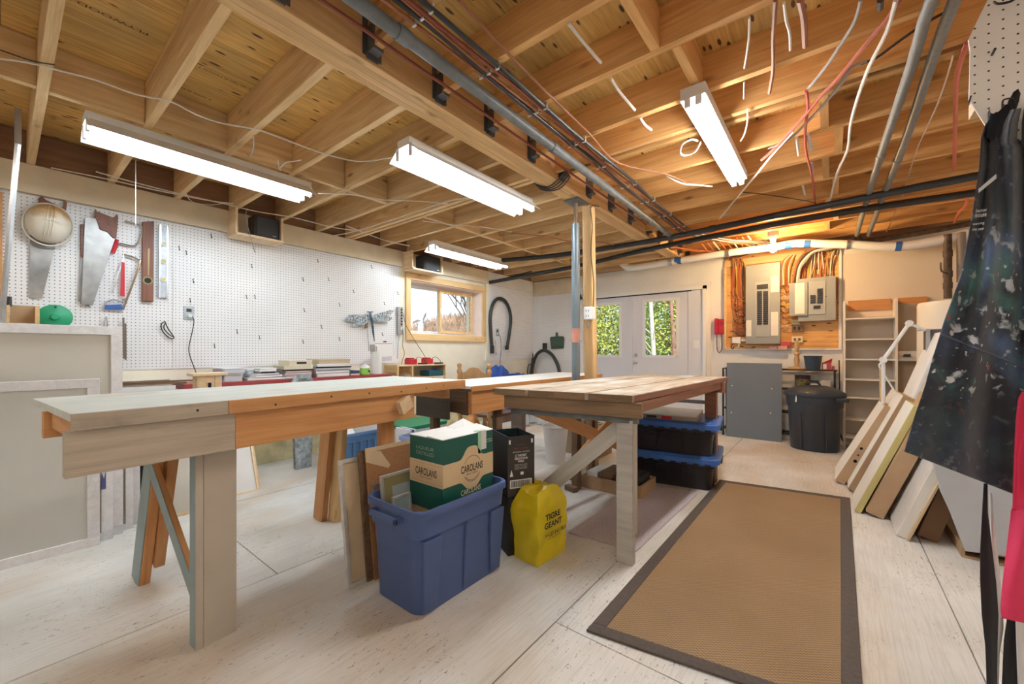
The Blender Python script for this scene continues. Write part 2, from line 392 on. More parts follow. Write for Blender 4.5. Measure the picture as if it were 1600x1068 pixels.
# battens between the far panels
MB().box(-4.4, 4.86, .95, -4.375, 4.95, 2.2).build('batten', cream_wall, wallL)
MB().box(-3.47, 6.17, .0, -3.36, 6.2, 2.19).build('batten', white_wall, wallB)

# window in the left wall
win = struct('window_1', MB().box(-4.640, 3.37, 1.33, -4.60, 4.79, 1.37).box(-4.64, 3.37, 2.02, -4.60, 4.79, 2.06).box(-4.64, 3.37, 1.37, -4.60, 3.41, 2.02).box(-4.64, 4.75, 1.37, -4.60, 4.79, 2.02), white_gloss, None)
pink_jamb = pm('pine_jamb_painted', (.80, .66, .58), .6, var=.06, sc=8)
jm = MB(); jm.box(-4.60, 3.372, 1.332, -4.4, 4.788, 1.345).box(-4.60, 3.372, 2.045, -4.4, 4.788, 2.058).box(-4.60, 3.372, 1.345, -4.4, 3.385, 2.045).box(-4.60, 4.775, 1.345, -4.4, 4.788, 2.045)
jm.build('window_jamb', pink_jamb, win)
for p0, p1 in (((-4.385, 3.30, 2.10), (-4.385, 4.87, 2.10)), ((-4.385, 3.30, 1.295), (-4.385, 4.87, 1.295))): board('window_casing', p0, p1, .085, .03, pine, win)
for y in (3.335, 4.825): board('window_casing', (-4.385, y, 1.338), (-4.385, y, 2.057), .075, .03, pine, win, up=(0, 1, 0))
def sash(y0, y1, x, mat, w=.035):
    s = MB().box(x-.02, y0, 1.375, x+.02, y1, 1.375+w).box(x-.02, y0, 2.015-w, x+.02, y1, 2.015).box(x-.02, y0, 1.375+w, x+.02, y0+w, 2.015-w).box(x-.02, y1-w, 1.375+w, x+.02, y1, 2.015-w)
    o = s.build('window_sash', mat, win)
    MB().box(x-.003, y0+w, 1.375+w, x+.003, y1-w, 2.015-w).build('window_pane', glass, o)
    return o
sash(3.41, 4.08, -4.625, white_gloss, .02); s2 = sash(4.05, 4.745, -4.585, pine, .04)
MB().box(-4.57, 4.06, 1.66, -4.552, 4.075, 1.74).build('window_latch', white_gloss, win)

# French doors in the back wall
trim1 = struct('trim_1', MB().box(DX0, 6.13, 0, DX0+.045, 6.2, DZ).box(DX1-.045, 6.13, 0, DX1, 6.2, DZ).box(DX0, 6.13, DZ-.045, DX1, 6.2, DZ), white_gloss)
MB().box(DX1, 6.175, 0, DX1+.05, 6.2, DZ+.05).box(DX0-.05, 6.17, DZ, DX1+.05, 6.2, DZ+.05).build('door_casing', white_wall, trim1)
MB().box(DX0+.045, 6.15, DZ-.06, DX1-.2, 6.16, DZ-.045).build('weather_strip', black_matte, trim1)
def french(nm, x0, x1, gx0, gx1, z0=1.035, z1=1.87, knob=None):
    y0, y1 = 6.17, 6.215; zt = DZ-.05
    d = struct(nm, MB().box(x0, y0, .015, gx0, y1, zt).box(gx1, y0, .015, x1, y1, zt).box(gx0, y0, .015, gx1, y1, z0).box(gx0, y0, z1, gx1, y1, zt), lilac_door)
    f = MB()
    for a, b_, c, e in ((gx0-.03, gx0+.012, z0-.03, z1+.03), (gx1-.012, gx1+.03, z0-.03, z1+.03), (gx0, gx1, z0-.03, z0+.012), (gx0, gx1, z1-.012, z1+.03)): f.box(a, y0-.012, c, b_, y0, e)
    f.build('glazing_frame', white_gloss, d)
    MB().box(gx0, 6.19, z0, gx1, 6.196, z1).build('door_pane', glass, d)
    if knob:
        MB().lathe([(.028, 0), (.028, -.012), (.012, -.015), (.012, -.04), (.024, -.045), (.028, -.06), (.02, -.075), (.002, -.078)], (knob, y0, .93), 16, axis='y').build('door_knob', chrome, d, smooth=True)
        MB().lathe([(.028, 0), (.028, -.014), (.014, -.016), (.014, -.03), (.002, -.031)], (knob, y0, 1.045), 16, axis='y').build('deadbolt', chrome, d, smooth=True)
    return d
french('door_1', -3.31, -2.475, -3.16, -2.66)
d2 = french('door_2', -2.465, -1.625, -2.262, -1.776, knob=-2.40)
MB().box(-2.49, 6.155, .02, -2.45, 6.17, 1.975).build('astragal', lilac_door, d2)
struct('trim_2', MB().box(-1.62, 6.16, .01, -1.42, 6.2, 1.98), lilac_door)
MB().box(-1.545, 6.152, 1.15, -1.47, 6.16, 1.26).build('switch_plate', white_gloss, bpy.data.objects['trim_2'])
struct('trim_3', MB().box(DX0, 6.1, 0, DX1, 6.4, .03), pm('aluminium_sill', (.5, .5, .5), .4, metal=.7))

# ---------------------------------------------------------------- ceiling
ceil = struct('ceiling', MB().box(-4.75, -2.4, ZC+.018, 1.7, 6.4, ZC+.06), pm('ceiling_back', (.2, .12, .06), .9))
px_ = [-4.75, -3.6, -2.38, -1.16, .06, 1.28, 1.7]
for i in range(6):
    y = -2.4; nxt = [-1.2, .0, -.8, -1.9, -.5, -1.2][i]
    while y < 6.4:
        y1 = min(nxt, 6.4)
        if y1-y > .02: MB().box(px_[i]+.001, y+.001, ZC, px_[i+1]-.001, y1-.001, ZC+.018).build('plywood_sheet', ply_ceiling, ceil)
        y = y1; nxt += 2.44
JH = ZC-ZT; JZ = (ZC+ZT)/2; JT = .04
ysL = [.13-.4*5+.4*k for k in range(21)]+[2.47]
for y in ysL: board('joist', (-4.40, y, JZ), (-1.791, y, JZ), JH-.002, JT, joist_wood_left, ceil)
for k, x in enumerate((-3.08,)):
    for y in ysL[:-1]:
        if y+.38 < 6.2 and y > -.4 and abs(y-2.13) > .1: board('blocking', (x+random.uniform(-.02, .02), y+JT/2+.001, JZ), (x, y+.4-JT/2-.001, JZ), JH-.004, JT, joist_wood_left, ceil)
ZR = 2.451; JZR = (ZC+ZR)/2; JHR = ZC-ZR
ysR = [-1.76, -1.36, -.96, -.56, -.16, .24, .64, 1.04, 1.44, 1.84, 2.28, 2.60, 2.68, 3.12, 3.55, 4.02, 4.48, 4.53, 4.92, 5.32, 5.72, 6.10]
for y in ysR: board('joist', (-1.629, y, JZR), (1.55, y, JZR), JHR-.002, JT, joist_wood, ceil)
for y, x in ((1.04, -.64), (1.44, -.62), (1.84, -.54), (2.68, -.03), (3.12, .04), (3.55, -.03), (4.02, .03), (4.53, -.02), (4.92, .04), (5.32, -.03)):
    y2 = min(v for v in ysR if v > y+.1); board('blocking', (x, y+JT/2+.001, JZR), (x, y2-JT/2-.001, JZR), JHR-.004, JT, joist_wood, ceil)
for k in range(4):
    x = -1.77+.04*k
    board('beam_ply', (x, -2.3, JZ-.001), (x, 6.19, JZ-.001), JH-.001, .0395, beam_wood, ceil)
rimm = wood('rim_wood', (.20, .10, .055), (.34, .19, .11), .8, knot=.3)
board('rim_joist', (-4.388, -2.3, JZ), (-4.388, 6.19, JZ), JH-.004, .02, rimm, wallL); board('rim_joist', (-4.37, 6.188, JZ), (1.5, 6.188, JZ), JH-.004, .02, rimm, wallB)
dz_ = pm('dark_zinc', (.17, .18, .20), .45, metal=.7)
for y in ysR:
    if 0 < y < 6.15 and y not in (2.60, 4.48):
        h = MB().box(-1.628, y-.026, ZR-.014, -1.575, y+.026, ZR-.001).box(-1.629, y-.048, ZR-.03, -1.625, y-.0205, ZR+.17).box(-1.629, y+.0205, ZR-.03, -1.625, y+.048, ZR+.17).box(-1.625, y-.024, ZR-.001, -1.575, y-.0205, ZR+.10).box(-1.625, y+.0205, ZR-.001, -1.575, y+.024, ZR+.10).box(-1.629, y-.03, ZR-.04, -1.622, y+.03, ZR-.014)
        h.build('joist_hanger', dz_, ceil)
# stamps printed on the sheathing (read from below)
ink = pm('stamp_ink', (.08, .04, .02), .8)
p = onZ(232, 52, ZC); q = onZ(130, 18, ZC)
txt('stamp', 'PLYWOOD T APPR', ink, ceil, (p.x, p.y, ZC-.0005), (0, -1, 0), (-1, 0, 0), width=.40, height=.024)
p = onZ(440, 150, ZC)
txt('stamp', 'MILL 101 T&G PLYWOOD T APPR', ink, ceil, (onZ(402, 143, ZC).x, onZ(402, 143, ZC).y, ZC-.0005), (0, -1, 0), (-1, 0, 0), width=.34, height=.020)
txt('stamp', 'T APPR D FIR PLY', ink, ceil, (onZ(352, 120, ZC).x-.3, onZ(352, 120, ZC).y+.02, ZC-.0005), (0, -1, 0), (-1, 0, 0), width=.22, height=.018)

# ---------------------------------------------------------------- light fittings
tube_m = pm('fluorescent_tube', (1, 1, 1), .4, emis=(.80, .92, 1.0), es=29)
tube_w = pm('fluorescent_tube_warm', (1, 1, 1), .4, emis=(.98, .96, .92), es=56)
tube_fill = pm('fluorescent_tube_fill', (1, 1, 1), .4, emis=(1.0, .93, .84), es=11)  # dim fill tubes, only for the added fittings behind the camera
enamel = pm('white_enamel', (.80, .80, .79), .35)
def fixture(label, x, y0, y1, zb, ww, hw, tm, group='fluorescent ceiling fittings', tubes=2):
    """ww reflector half width at the bottom, hw housing half width"""
    t = thing('fluorescent_fixture', label, 'light fixture', (x, (y0+y1)/2, zb), 0, group)
    zt = (ZT if x < -1.7 else ZR)-.003
    MB().box(x-hw, y0, zt-.045, x+hw, y1, zt).build('housing', enamel, t, bevel=.003)
    s = MB()
    if ww > hw+.01:
        for sg in (-1, 1):
            s.prism([(x+sg*hw*.9, y0, zt-.045), (x+sg*ww, y0, zb), (x+sg*(ww+.004), y0, zb), (x+sg*(hw*.9+.006), y0, zt-.040)], (0, y1-y0, 0))
        s.box(x-hw, y0, zt-.05, x+hw, y1, zt-.045)
    else:
        s.box(x-hw, y0, zt-.06, x+hw, y1, zt-.045)
    s.build('reflector', enamel, t)
    zc = zb+.018 if ww > hw+.01 else zt-.078
    xo = [-ww*.45, ww*.45] if tubes == 2 else [0]
    if ww <= hw+.01 and tubes == 2: xo = [-.026, .026]
    for dx in xo:
        MB().lathe([(.013, .02), (.019, .035), (.019, y1-y0-.035), (.013, y1-y0-.02)], (x+dx, y0, zc), 14, axis='y').build('tube', tm, t, smooth=True)
        for yy in (y0+.002, y1-.017):
            MB().box(x+dx-.016, yy, zc-.022, x+dx+.016, yy+.015, zt-.04).build('lamp_holder', white_gloss, t, bevel=.004)
    return t
fixture('long white fluorescent fitting hanging nearest the hard hat wall, leftmost of the four', -3.19, .28, 1.48, 2.285, .14, .06, tube_m)
fixture('white fluorescent fitting with two bare tubes beside the main beam, over the left bench', -2.045, 1.52, 2.80, 2.285, .14, .06, tube_m)
fixture('small looking far white fluorescent fitting in front of the window', -3.66, 3.12, 4.45, 2.285, .13, .06, tube_m)
fixture('narrow bright fluorescent batten right of the beam, over the plank table', -.55, 2.17, 3.45, 2.31, .06, .06, tube_w)
fixture('unseen fluorescent fitting added for fill light behind the viewer over the work area', -.6, -1.6, -.4, 2.335, .13, .06, tube_fill)  # added out of view to fill the near half with light
fixture('unseen fluorescent fitting added for fill light behind the viewer near the left wall', -3.2, -1.6, -.4, 2.285, .13, .06, tube_fill)  # also an added, unseen fill light
fixture('unseen fluorescent fitting added for fill light behind the viewer near the right wall', .75, -1.2, .0, 2.335, .13, .06, tube_fill)  # added unseen fitting that brightens the right side
t = thing('bulb_socket', 'bare glowing light bulb in a white ceiling socket above the breaker panels', 'light bulb', (-.512, 5.40, 2.20))
MB().lathe([(.055, 2.449), (.055, 2.40), (.03, 2.36), (.026, 2.325), (.02, 2.32)], (-.512, 5.40, 0), 20).build('socket', white_gloss, t, smooth=True)
MB().lathe([(.014, 2.32), (.016, 2.30), (.030, 2.275), (.034, 2.255), (.028, 2.232), (.012, 2.222), (.001, 2.220)], (-.512, 5.40, 0), 20).build('bulb', pm('bulb_glow', (1, 1, 1), .4, emis=(1, .66, .30), es=620), t, smooth=True)

# ---------------------------------------------------------------- outside
grass = pm('grass_ground', (.16, .20, .07), .95, var=.4, sc=5, bump=.6)
dirt = pm('brush_ground', (.22, .16, .10), .95, var=.4, sc=6, bump=.6)
def hillz(x, y):
    d = -4.8-x
    return 1.22+.02*d+.9*math.exp(-((x+10.5)/2.6)**2-((y-10.5)/2.3)**2)+.05*mnoise.noise(Vector((x, y, 0)))
struct('ground_side', MB().grid(lambda u, v: (-4.76-22*u, -2+24*v, hillz(-4.76-22*u, -2+24*v)), 50, 50), dirt, smooth=True)
struct('ground_back', MB().grid(lambda u, v: (-12+20*u, 6.4+18*v, -.05+.05*v+.04*mnoise.noise(Vector((u*9, v*9, 1)))), 30, 30), grass, smooth=True)
leafA = pm('leaf_green', (.22, .34, .06), .7, var=.5, sc=3); leafB = pm('leaf_yellow_green', (.42, .46, .10), .7, var=.4, sc=3); barkm = pm('bark', (.20, .15, .11), .9, var=.3, sc=14, bump=.5)
birch = pm('pale_bark', (.62, .58, .50), .8, var=.2, sc=14)
def tree(label, x, y, h, r, mat, n, seed, trunk=.07, bark=barkm, z=0, cat='tree', low=.25):
    rr = random.Random(seed); t = thing('leafy_tree', label, cat, (x, y, z), 0, None)
    m = MB(); m.tube([(x, y, z-.1), (x+rr.uniform(-.06, .06), y, z+h*.4), (x+rr.uniform(-.1, .1), y, z+h*.9)], [trunk, trunk*.8, trunk*.35], 9)
    for k in range(9):
        a = rr.uniform(0, 6.28); z0 = z+h*rr.uniform(.25, .8); m.tube([(x, y, z0), (x+r*.7*math.cos(a), y+r*.7*math.sin(a), z0+h*.14)], [trunk*.3, .006], 5)
    m.build('trunk', bark, t, smooth=True)
    f = MB()
    for k in range(int(n*1.7)):
        a = rr.uniform(0, 6.28); zz = rr.uniform(low, 1); R = r*math.sqrt(rr.random())*(1-.55*abs(zz-.5)); cx_, cy_, cz_ = x+R*math.cos(a), y+R*math.sin(a), z+zz*h
        u = Vector((rr.gauss(0, 1), rr.gauss(0, 1), rr.gauss(0, .7))).normalized(); w = u.orthogonal().normalized(); s_ = rr.uniform(.022, .055)
        c_ = Vector((cx_, cy_, cz_)); f.add([c_-u*s_, c_+w*s_*.45, c_+u*s_, c_-w*s_*.45], [(0, 1, 2, 3)])
    o = f.build('foliage', mat, t); o['kind'] = 'stuff'
    return t
tree('yellow green leafy shrub seen through the left French door', -4.9, 9.6, 2.7, 1.0, leafB, 6500, 1, low=.02)
tree('dark green bush behind the left French door, further left', -6.1, 10.4, 3.2, 1.0, leafA, 5500, 5, low=.02)
tree('green leafy tree with a pale trunk seen through the right French door', -3.3, 9.6, 3.6, .9, leafA, 4200, 2, .06, birch, low=.1)
tree('tree with a reddish trunk at the right edge of the door glass', -2.75, 9.3, 3.6, .8, leafB, 3000, 3, .08, pm('reddish_bark', (.36, .2, .14), .9, var=.3, sc=14), low=.3)
tree('broad dark tree filling the background beyond the doors', -4.3, 12.6, 5.2, 2.3, leafA, 9000, 4, .12, low=.02)
tree('background tree beyond the doors, right side', -1.5, 12.4, 5.0, 2.2, leafA, 7000, 6, .12, low=.02)
tree('background tree beyond the doors, far left side', -7.8, 12.9, 5.4, 2.2, leafB, 7000, 8, .12, low=.02)
for lab_, px0_, yy_, r_, mt_ in (('slender pale birch trunk in front of the greenery, seen in the right door pane', 1021, 8.3, .05, birch), ('thin reddish leaning trunk at the right edge of the right door pane', 1053, 8.6, .045, MATS['reddish_bark'])):
    q_ = onY(px0_, 540, yy_); bt = thing('slim_tree', lab_, 'tree', (q_.x, yy_, 0)); MB().tube([(q_.x+.05, yy_, -.05), (q_.x, yy_, 1.2), (q_.x-.06, yy_, 2.2), (q_.x-.02, yy_, 3.6)], [r_, r_*.9, r_*.75, r_*.4], 10).build('trunk', mt_, bt, smooth=True)
    m = MB(); rr = random.Random(int(yy_*10))
    for k in range(10):
        z0 = rr.uniform(.9, 3.2); a = rr.uniform(0, 6.28); m.tube([(q_.x, yy_, z0), (q_.x+.45*math.cos(a), yy_+.2*math.sin(a), z0+.35)], [.012, .004], 5)
    m.build('twigs', mt_, bt)['kind'] = 'stuff'
bt = thing('bare_tree', 'bare branching tree seen through the right window sash', 'tree', (-10.2, 10.6, 1.8)); m = MB(); rr = random.Random(5)
def br(p, d, L, r, k):
    q = p+d*L; m.tube([p, p.lerp(q, .5)+Vector((0, 0, L*.04)), q], [r, r*.8, r*.6], 5)
    if k:
        for _ in range(3):
            nd = (d+Vector((rr.uniform(-.7, .7), rr.uniform(-.7, .7), rr.uniform(-.25, .5)))).normalized(); br(q, nd, L*rr.uniform(.6, .85), r*.6, k-1)
for a in range(5): br(Vector((-10.2, 10.6, 1.8)), Vector((rr.uniform(-.4, .4), -.5+rr.uniform(-.5, .3), .9)).normalized(), 1.1, .035, 4)
m.build('branches', barkm, bt)
m = MB()
for k in range(2600):
    x, y = rr.gauss(-10.3, 1.5), rr.gauss(10.6, 1.3); z = hillz(x, y); m.tube([(x, y, z), (x+rr.uniform(-.2, .2), y+rr.uniform(-.2, .2), z+rr.uniform(.1, .35))], [.012, .004], 3)
tag(m.build('brushwood', pm('brush_stems', (.36, .25, .17), .9, var=.5, sc=2), None), 'brown brushwood covering the mound outside the window', 'brush', kind='stuff')
# ================================================================ benches and floor things
worn_grey = wood('worn_grey_paint', (.46, .49, .44), (.68, .69, .64), .6, knot=.12, gs=1.2, stain=((.52, .47, .38), .60), kc=(.3, .25, .2))
beige_paint = wood('beige_paint', (.40, .33, .26), (.56, .48, .38), .55, knot=.25, gs=1.2, stain=((.20, .17, .14), .545), kc=(.25, .16, .1))
pale_beige = pm('leg_beige_paint', (.50, .44, .36), .5, var=.07, sc=5, bump=.08)
blue_grey = pm('blue_grey_paint', (.27, .34, .35), .5, var=.1, sc=6)
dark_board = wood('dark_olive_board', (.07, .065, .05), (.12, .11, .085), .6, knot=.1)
weathered = wood('weathered_plank', (.27, .19, .125), (.55, .45, .34), .7, knot=.45, gs=1.1, stain=((.60, .57, .52), .50))
weathered_end = wood('weathered_plank_dark', (.16, .10, .055), (.30, .19, .10), .75, knot=.3)
grey_white = wood('white_washed_board', (.50, .47, .43), (.68, .65, .60), .6, knot=.3, kc=(.3, .26, .22))
redwood = wood('red_brown_board', (.20, .085, .05), (.34, .15, .09), .6, knot=.2)

# left workbench, built in its own frame then turned
b1 = thing('workbench', 'long narrow workbench with worn grey top and half painted apron, front left', 'workbench', (-1.71, .126, 0), math.radians(4.1))
def lb(name, p0, p1, w, t, mat, par, up=(0, 0, 1), bevel=.0015): return board(name, p0, p1, w, t, mat, par, up, bevel, local=True)
lb('bench_top', (-.357, 0, .908), (-.357, 1.72, .908), .024, .682, worn_grey, b1)
lb('top_edge', (-.008, 0, .895), (-.008, .395, .895), .05, .016, beige_paint, b1)
lb('top_edge', (-.008, .396, .895), (-.008, 1.72, .895), .05, .016, orange_wood, b1)
lb('apron', (-.040, -.01, .80), (-.040, .425, .80), .135, .038, beige_paint, b1)
lb('apron', (-.040, .426, .80), (-.040, 1.31, .80), .135, .038, orange_wood, b1)
lb('apron', (-.655, .02, .82), (-.655, 1.5, .82), .10, .038, orange_wood, b1)
for y in (.06, .75, 1.62): lb('cross_piece', (-.061, y, .85), (-.63, y, .85), .088, .038, orange_wood, b1)
m = MB().box(-.156, .325, 0, -.098, .348, .86); m.build('leg', blue_grey, b1, local=True, bevel=.002)
m = MB().box(-.0978, .325, 0, -.095, .348, .735); m.build('leg_face', pale_beige, b1, local=True)
MB().box(-.136, .350, 0, -.096, .459, .86).build('leg', pale_beige, b1, local=True, bevel=.002)
lb('leg', (-.872, .355, .0), (-.62, .355, .76), .12, .038, orange_wood, b1, up=(1, 0, .3))
lb('leg_face', (-.872, .334, .0), (-.62, .334, .76), .11, .003, blue_grey, b1, up=(1, 0, .3))
lb('leg', (-.80, .395, .10), (-.57, .395, .76), .10, .038, orange_wood, b1, up=(1, 0, .3))
lb('brace', (-.69, .345, .62), (-.158, .345, .20), .065, .020, orange_wood, b1)
lb('brace_face', (-.69, .3330, .62), (-.158, .3330, .20), .065, .003, blue_grey, b1)
lb('leg', (-.115, 1.19, 0), (-.115, 1.19, .86), .088, .038, orange_wood, b1, up=(0, 1, 0))
lb('leg', (-.835, 1.235, 0), (-.70, 1.235, .86), .10, .038, orange_wood, b1, up=(1, 0, .2))
lb('leg', (-.745, 1.28, 0), (-.64, 1.28, .86), .088, .038, pine, b1, up=(1, 0, .2))
lb('brace', (-.80, 1.31, .08), (-.36, 1.31, .48), .05, .018, pine, b1)
m = MB().obox((-.006, 1.225, .815), Vector((.02, 0, 0)), Vector((0, .035, .018)), Vector((0, -.014, .033))); m.build('stop_block', fresh_pine, b1, local=True, bevel=.002)
for y in (.30, .56, .80, 1.0, 1.2, 1.38, 1.52): MB().lathe([(.0045, 0), (.0045, .001)], (.0, y, .893+.006*math.sin(y*9)), 10, axis='x').build('nail_head', pm('nail_dark', (.06, .03, .02), .7), b1, local=True)

# second bench in line behind it
b2 = thing('workbench', 'lower workbench with pale top continuing beyond the long left bench, beside the steel column', 'workbench', (-2.15, 2.9, 0))
board('bench_top', (-2.13, 1.93, .86), (-2.13, 3.87, .86), .02, .52, wood('pale_top', (.66, .64, .60), (.80, .78, .74), .5, knot=.05), b2)
board('top_edge', (-1.866, 1.93, .852), (-1.866, 2.75, .852), .036, .012, orange_wood, b2); board('top_edge', (-1.866, 2.754, .852), (-1.866, 3.87, .852), .036, .012, orange_wood, b2)
board('apron', (-1.90, 1.95, .755), (-1.90, 2.42, .755), .15, .038, orange_wood, b2)
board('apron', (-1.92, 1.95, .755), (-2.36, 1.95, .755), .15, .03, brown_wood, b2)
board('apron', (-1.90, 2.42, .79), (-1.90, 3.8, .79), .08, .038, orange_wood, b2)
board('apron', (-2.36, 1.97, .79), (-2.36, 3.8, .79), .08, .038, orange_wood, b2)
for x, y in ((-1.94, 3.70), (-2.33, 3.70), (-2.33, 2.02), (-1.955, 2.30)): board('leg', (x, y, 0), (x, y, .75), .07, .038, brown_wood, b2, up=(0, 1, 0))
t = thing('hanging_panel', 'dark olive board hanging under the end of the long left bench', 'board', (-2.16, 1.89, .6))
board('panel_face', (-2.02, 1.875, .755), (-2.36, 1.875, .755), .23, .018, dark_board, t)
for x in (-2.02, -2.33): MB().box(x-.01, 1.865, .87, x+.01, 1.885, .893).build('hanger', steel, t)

# plank table
b3 = thing('plank_table', 'heavy table of weathered planks on white washed and brown legs, right of the main post', 'table', (-1.15, 2.9, 0))
xn = [onZ(770, 605.7, .88), onZ(820, 608.9, .88), onZ(866, 610.5, .88), onZ(916, 613.7, .88), onZ(989, 617.5, .88)]
f0, f1 = Vector((-1.45, 3.97, .88)), Vector((-.712, 3.97, .88))
tot = (xn[4]-xn[0]).length; g = .0065
for i in range(4):
    a = (xn[i]-xn[0]).length/tot; b_ = (xn[i+1]-xn[0]).length/tot
    p0, p1 = xn[0].lerp(xn[4], a)+Vector((g, 0, 0)), xn[0].lerp(xn[4], b_)-Vector((g, 0, 0)); q0, q1 = f0.lerp(f1, a)+Vector((g, 0, 0)), f0.lerp(f1, b_)-Vector((g, 0, 0))
    dy = [0, .012, -.006, .008][i]; dz = [0, -.002, .001, -.001][i]
    ctr = (p0+q1)/2; M = Matrix.Rotation(PI/2, 4, 'Z'); M.translation = Vector((ctr.x, ctr.y, .86+dz)); Mi = M.inverted()
    mb = MB(); ps = [Mi @ Vector((p.x, p.y+(dy if k < 2 else -dy), .84+dz)) for k, p in enumerate((p0, p1, q1, q0))]
    e0 = [p.lerp(xn[2], .0) for p in (p0, p1)]; dd = (p1-p0).normalized()*.001; yo = Vector((0, (dy if k < 2 else -dy) if False else dy, 0)); fw = Vector((0, -.0022, 0))
    a_, b__ = p0+dd+yo, p1-dd+yo; zz = [Vector((0, 0, v-.88)) for v in (.8415+dz, .8785+dz)]
    MB().hexa([a_+fw+zz[0], b__+fw+zz[0], b__+zz[0]+Vector((0, .002, 0)), a_+zz[0]+Vector((0, .002, 0)), a_+fw+zz[1], b__+fw+zz[1], b__+zz[1]+Vector((0, .002, 0)), a_+zz[1]+Vector((0, .002, 0))]).build('plank_end', weathered_end, b3)
    mb.hexa(ps+[p+Vector((0, 0, .04)) for p in ps]); ob = mb.build('plank', weathered, None, bevel=.003); ob.parent = b3; M.translation -= b3.location; ob.matrix_local = M
board('crossbar', (-1.545, 1.895, .800), (-.745, 2.005, .800), .075, .038, weathered_end, b3)
board('crossbar', (-1.52, 1.925, .752), (-.775, 2.028, .752), .045, .035, pm('grey_paint_bar', (.16, .17, .17), .6, var=.3, sc=12), b3)
board('crossbar', (-1.50, 3.80, .795), (-.70, 3.80, .795), .088, .038, redwood, b3)
board('edge_strip', (-.781, 2.0, .859), (-.708, 3.96, .859), .034, .004, redwood, b3)
board('apron', (-.790, 2.03, .81), (-.745, 3.78, .81), .055, .03, redwood, b3)
board('apron', (-1.53, 2.03, .80), (-1.47, 3.78, .80), .075, .03, weathered_end, b3)
MB().box(-.885, 2.005, 0, -.797, 2.043, .745).build('leg', grey_white, b3, bevel=.002)
MB().box(-.797, 2.01, .16, -.785, 2.04, .74).build('leg_cleat', pale_beige, b3)
MB().box(-1.575, 1.985, 0, -1.49, 2.025, .745).build('leg', wood('brown_grey_leg', (.14, .11, .09), (.25, .20, .16), .7), b3, bevel=.002)
MB().box(-.845, 3.72, 0, -.755, 3.78, .755).build('leg', redwood, b3, bevel=.002)
MB().box(-1.53, 3.72, 0, -1.44, 3.78, .755).build('leg', redwood, b3, bevel=.002)
board('stretcher', (-1.44, 3.75, .665), (-.84, 3.75, .665), .03, .03, grey_paint, b3)
board('brace', (-.85, 2.060, .725), (-1.53, 2.045, .115), .088, .020, grey_white, b3)
board('brace', (-1.475, 1.93, .80), (-1.44, 3.85, .10), .088, .018, orange_wood, b3)
board('brace', (-1.500, 2.05, .06), (-1.462, 3.85, .74), .088, .018, orange_wood, b3)

# dark timber trestle under the table
t = thing('timber_stand', 'dark stained timber stand behind the crossed braces of the plank table', 'stand', (-1.62, 2.85, 0))
board('leg', (-1.60, 2.86, 0), (-1.60, 2.86, .74), .07, .05, brown_wood, t, up=(0, 1, 0)); board('leg', (-1.60, 3.12, 0), (-1.60, 3.12, .74), .05, .04, brown_wood, t, up=(0, 1, 0))
board('rail', (-1.60, 2.90, .68), (-1.60, 3.09, .68), .06, .03, brown_wood, t); board('foot', (-1.56, 2.78, .02), (-1.66, 2.81, .02), .04, .05, brown_wood, t)

# posts
t = thing('steel_column', 'blue grey adjustable steel column carrying the beam', 'column', (-1.73, 3.08, 0))
blue_steel = pm('blue_grey_steel', (.16, .19, .21), .4, metal=.3, var=.15, sc=5)
MB().lathe([(.035, .012), (.035, 2.20), (.03, 2.205)], (-1.73, 3.08, 0), 24).build('tube', blue_steel, t, smooth=True)
MB().lathe([(.018, 2.2), (.018, 2.385)], (-1.73, 3.08, 0), 14).build('screw', pm('rusty_screw', (.25, .17, .12), .6, metal=.5), t, smooth=True)
MB().box(-1.80, 2.99, 2.384, -1.66, 3.17, 2.392).box(-1.79, 3.02, 0, -1.67, 3.14, .012).build('plate', blue_steel, t, bevel=.001)
MB().lathe([(.0365, 1.18), (.0365, 1.30)], (-1.73, 3.08, 0), 24).build('faded_band', pm('faded_red', (.50, .22, .16), .5), t, smooth=True)
MB().lathe([(.006, -.05), (.006, .05)], (-1.73, 3.08, 1.20), 8, axis='x').build('pin', steel, t)
t = thing('timber_post', 'light square timber post right of the steel column, wire stapled up it', 'post', (-1.665, 3.24, 0))
board('post', (-1.655, 3.245, 0), (-1.690, 3.235, 2.385), .085, .085, pine, t, up=(1, 0, .01), bevel=.004)
MB().tube(smoothpts([(-1.62, 3.19, 1.48), (-1.615, 3.19, 1.7), (-1.64, 3.19, 1.95), (-1.63, 3.19, 2.2), (-1.64, 3.185, 2.36), (-1.62, 3.3, 2.39)]), .004, 6).build('wire', black_matte, t, smooth=True)
t = thing('outlet_box', 'white outlet box screwed to the timber post', 'outlet', (-1.64, 3.17, 1.40))
MB().box(-1.675, 3.115, 1.375, -1.595, 3.190, 1.485).build('cover', white_gloss, t, bevel=.008)
for z in (1.405, 1.45):
    for dx in (-.014, .008): MB().box(-1.637+dx, 3.113, z-.008, -1.633+dx, 3.1155, z+.008).build('socket_slot', black_matte, t)
MB().tube(smoothpts([(-1.63, 3.14, 1.375), (-1.63, 3.12, 1.33), (-1.645, 3.14, 1.31), (-1.66, 3.17, 1.33)]), .006, 8).build('cord', grey_paint, t, smooth=True)

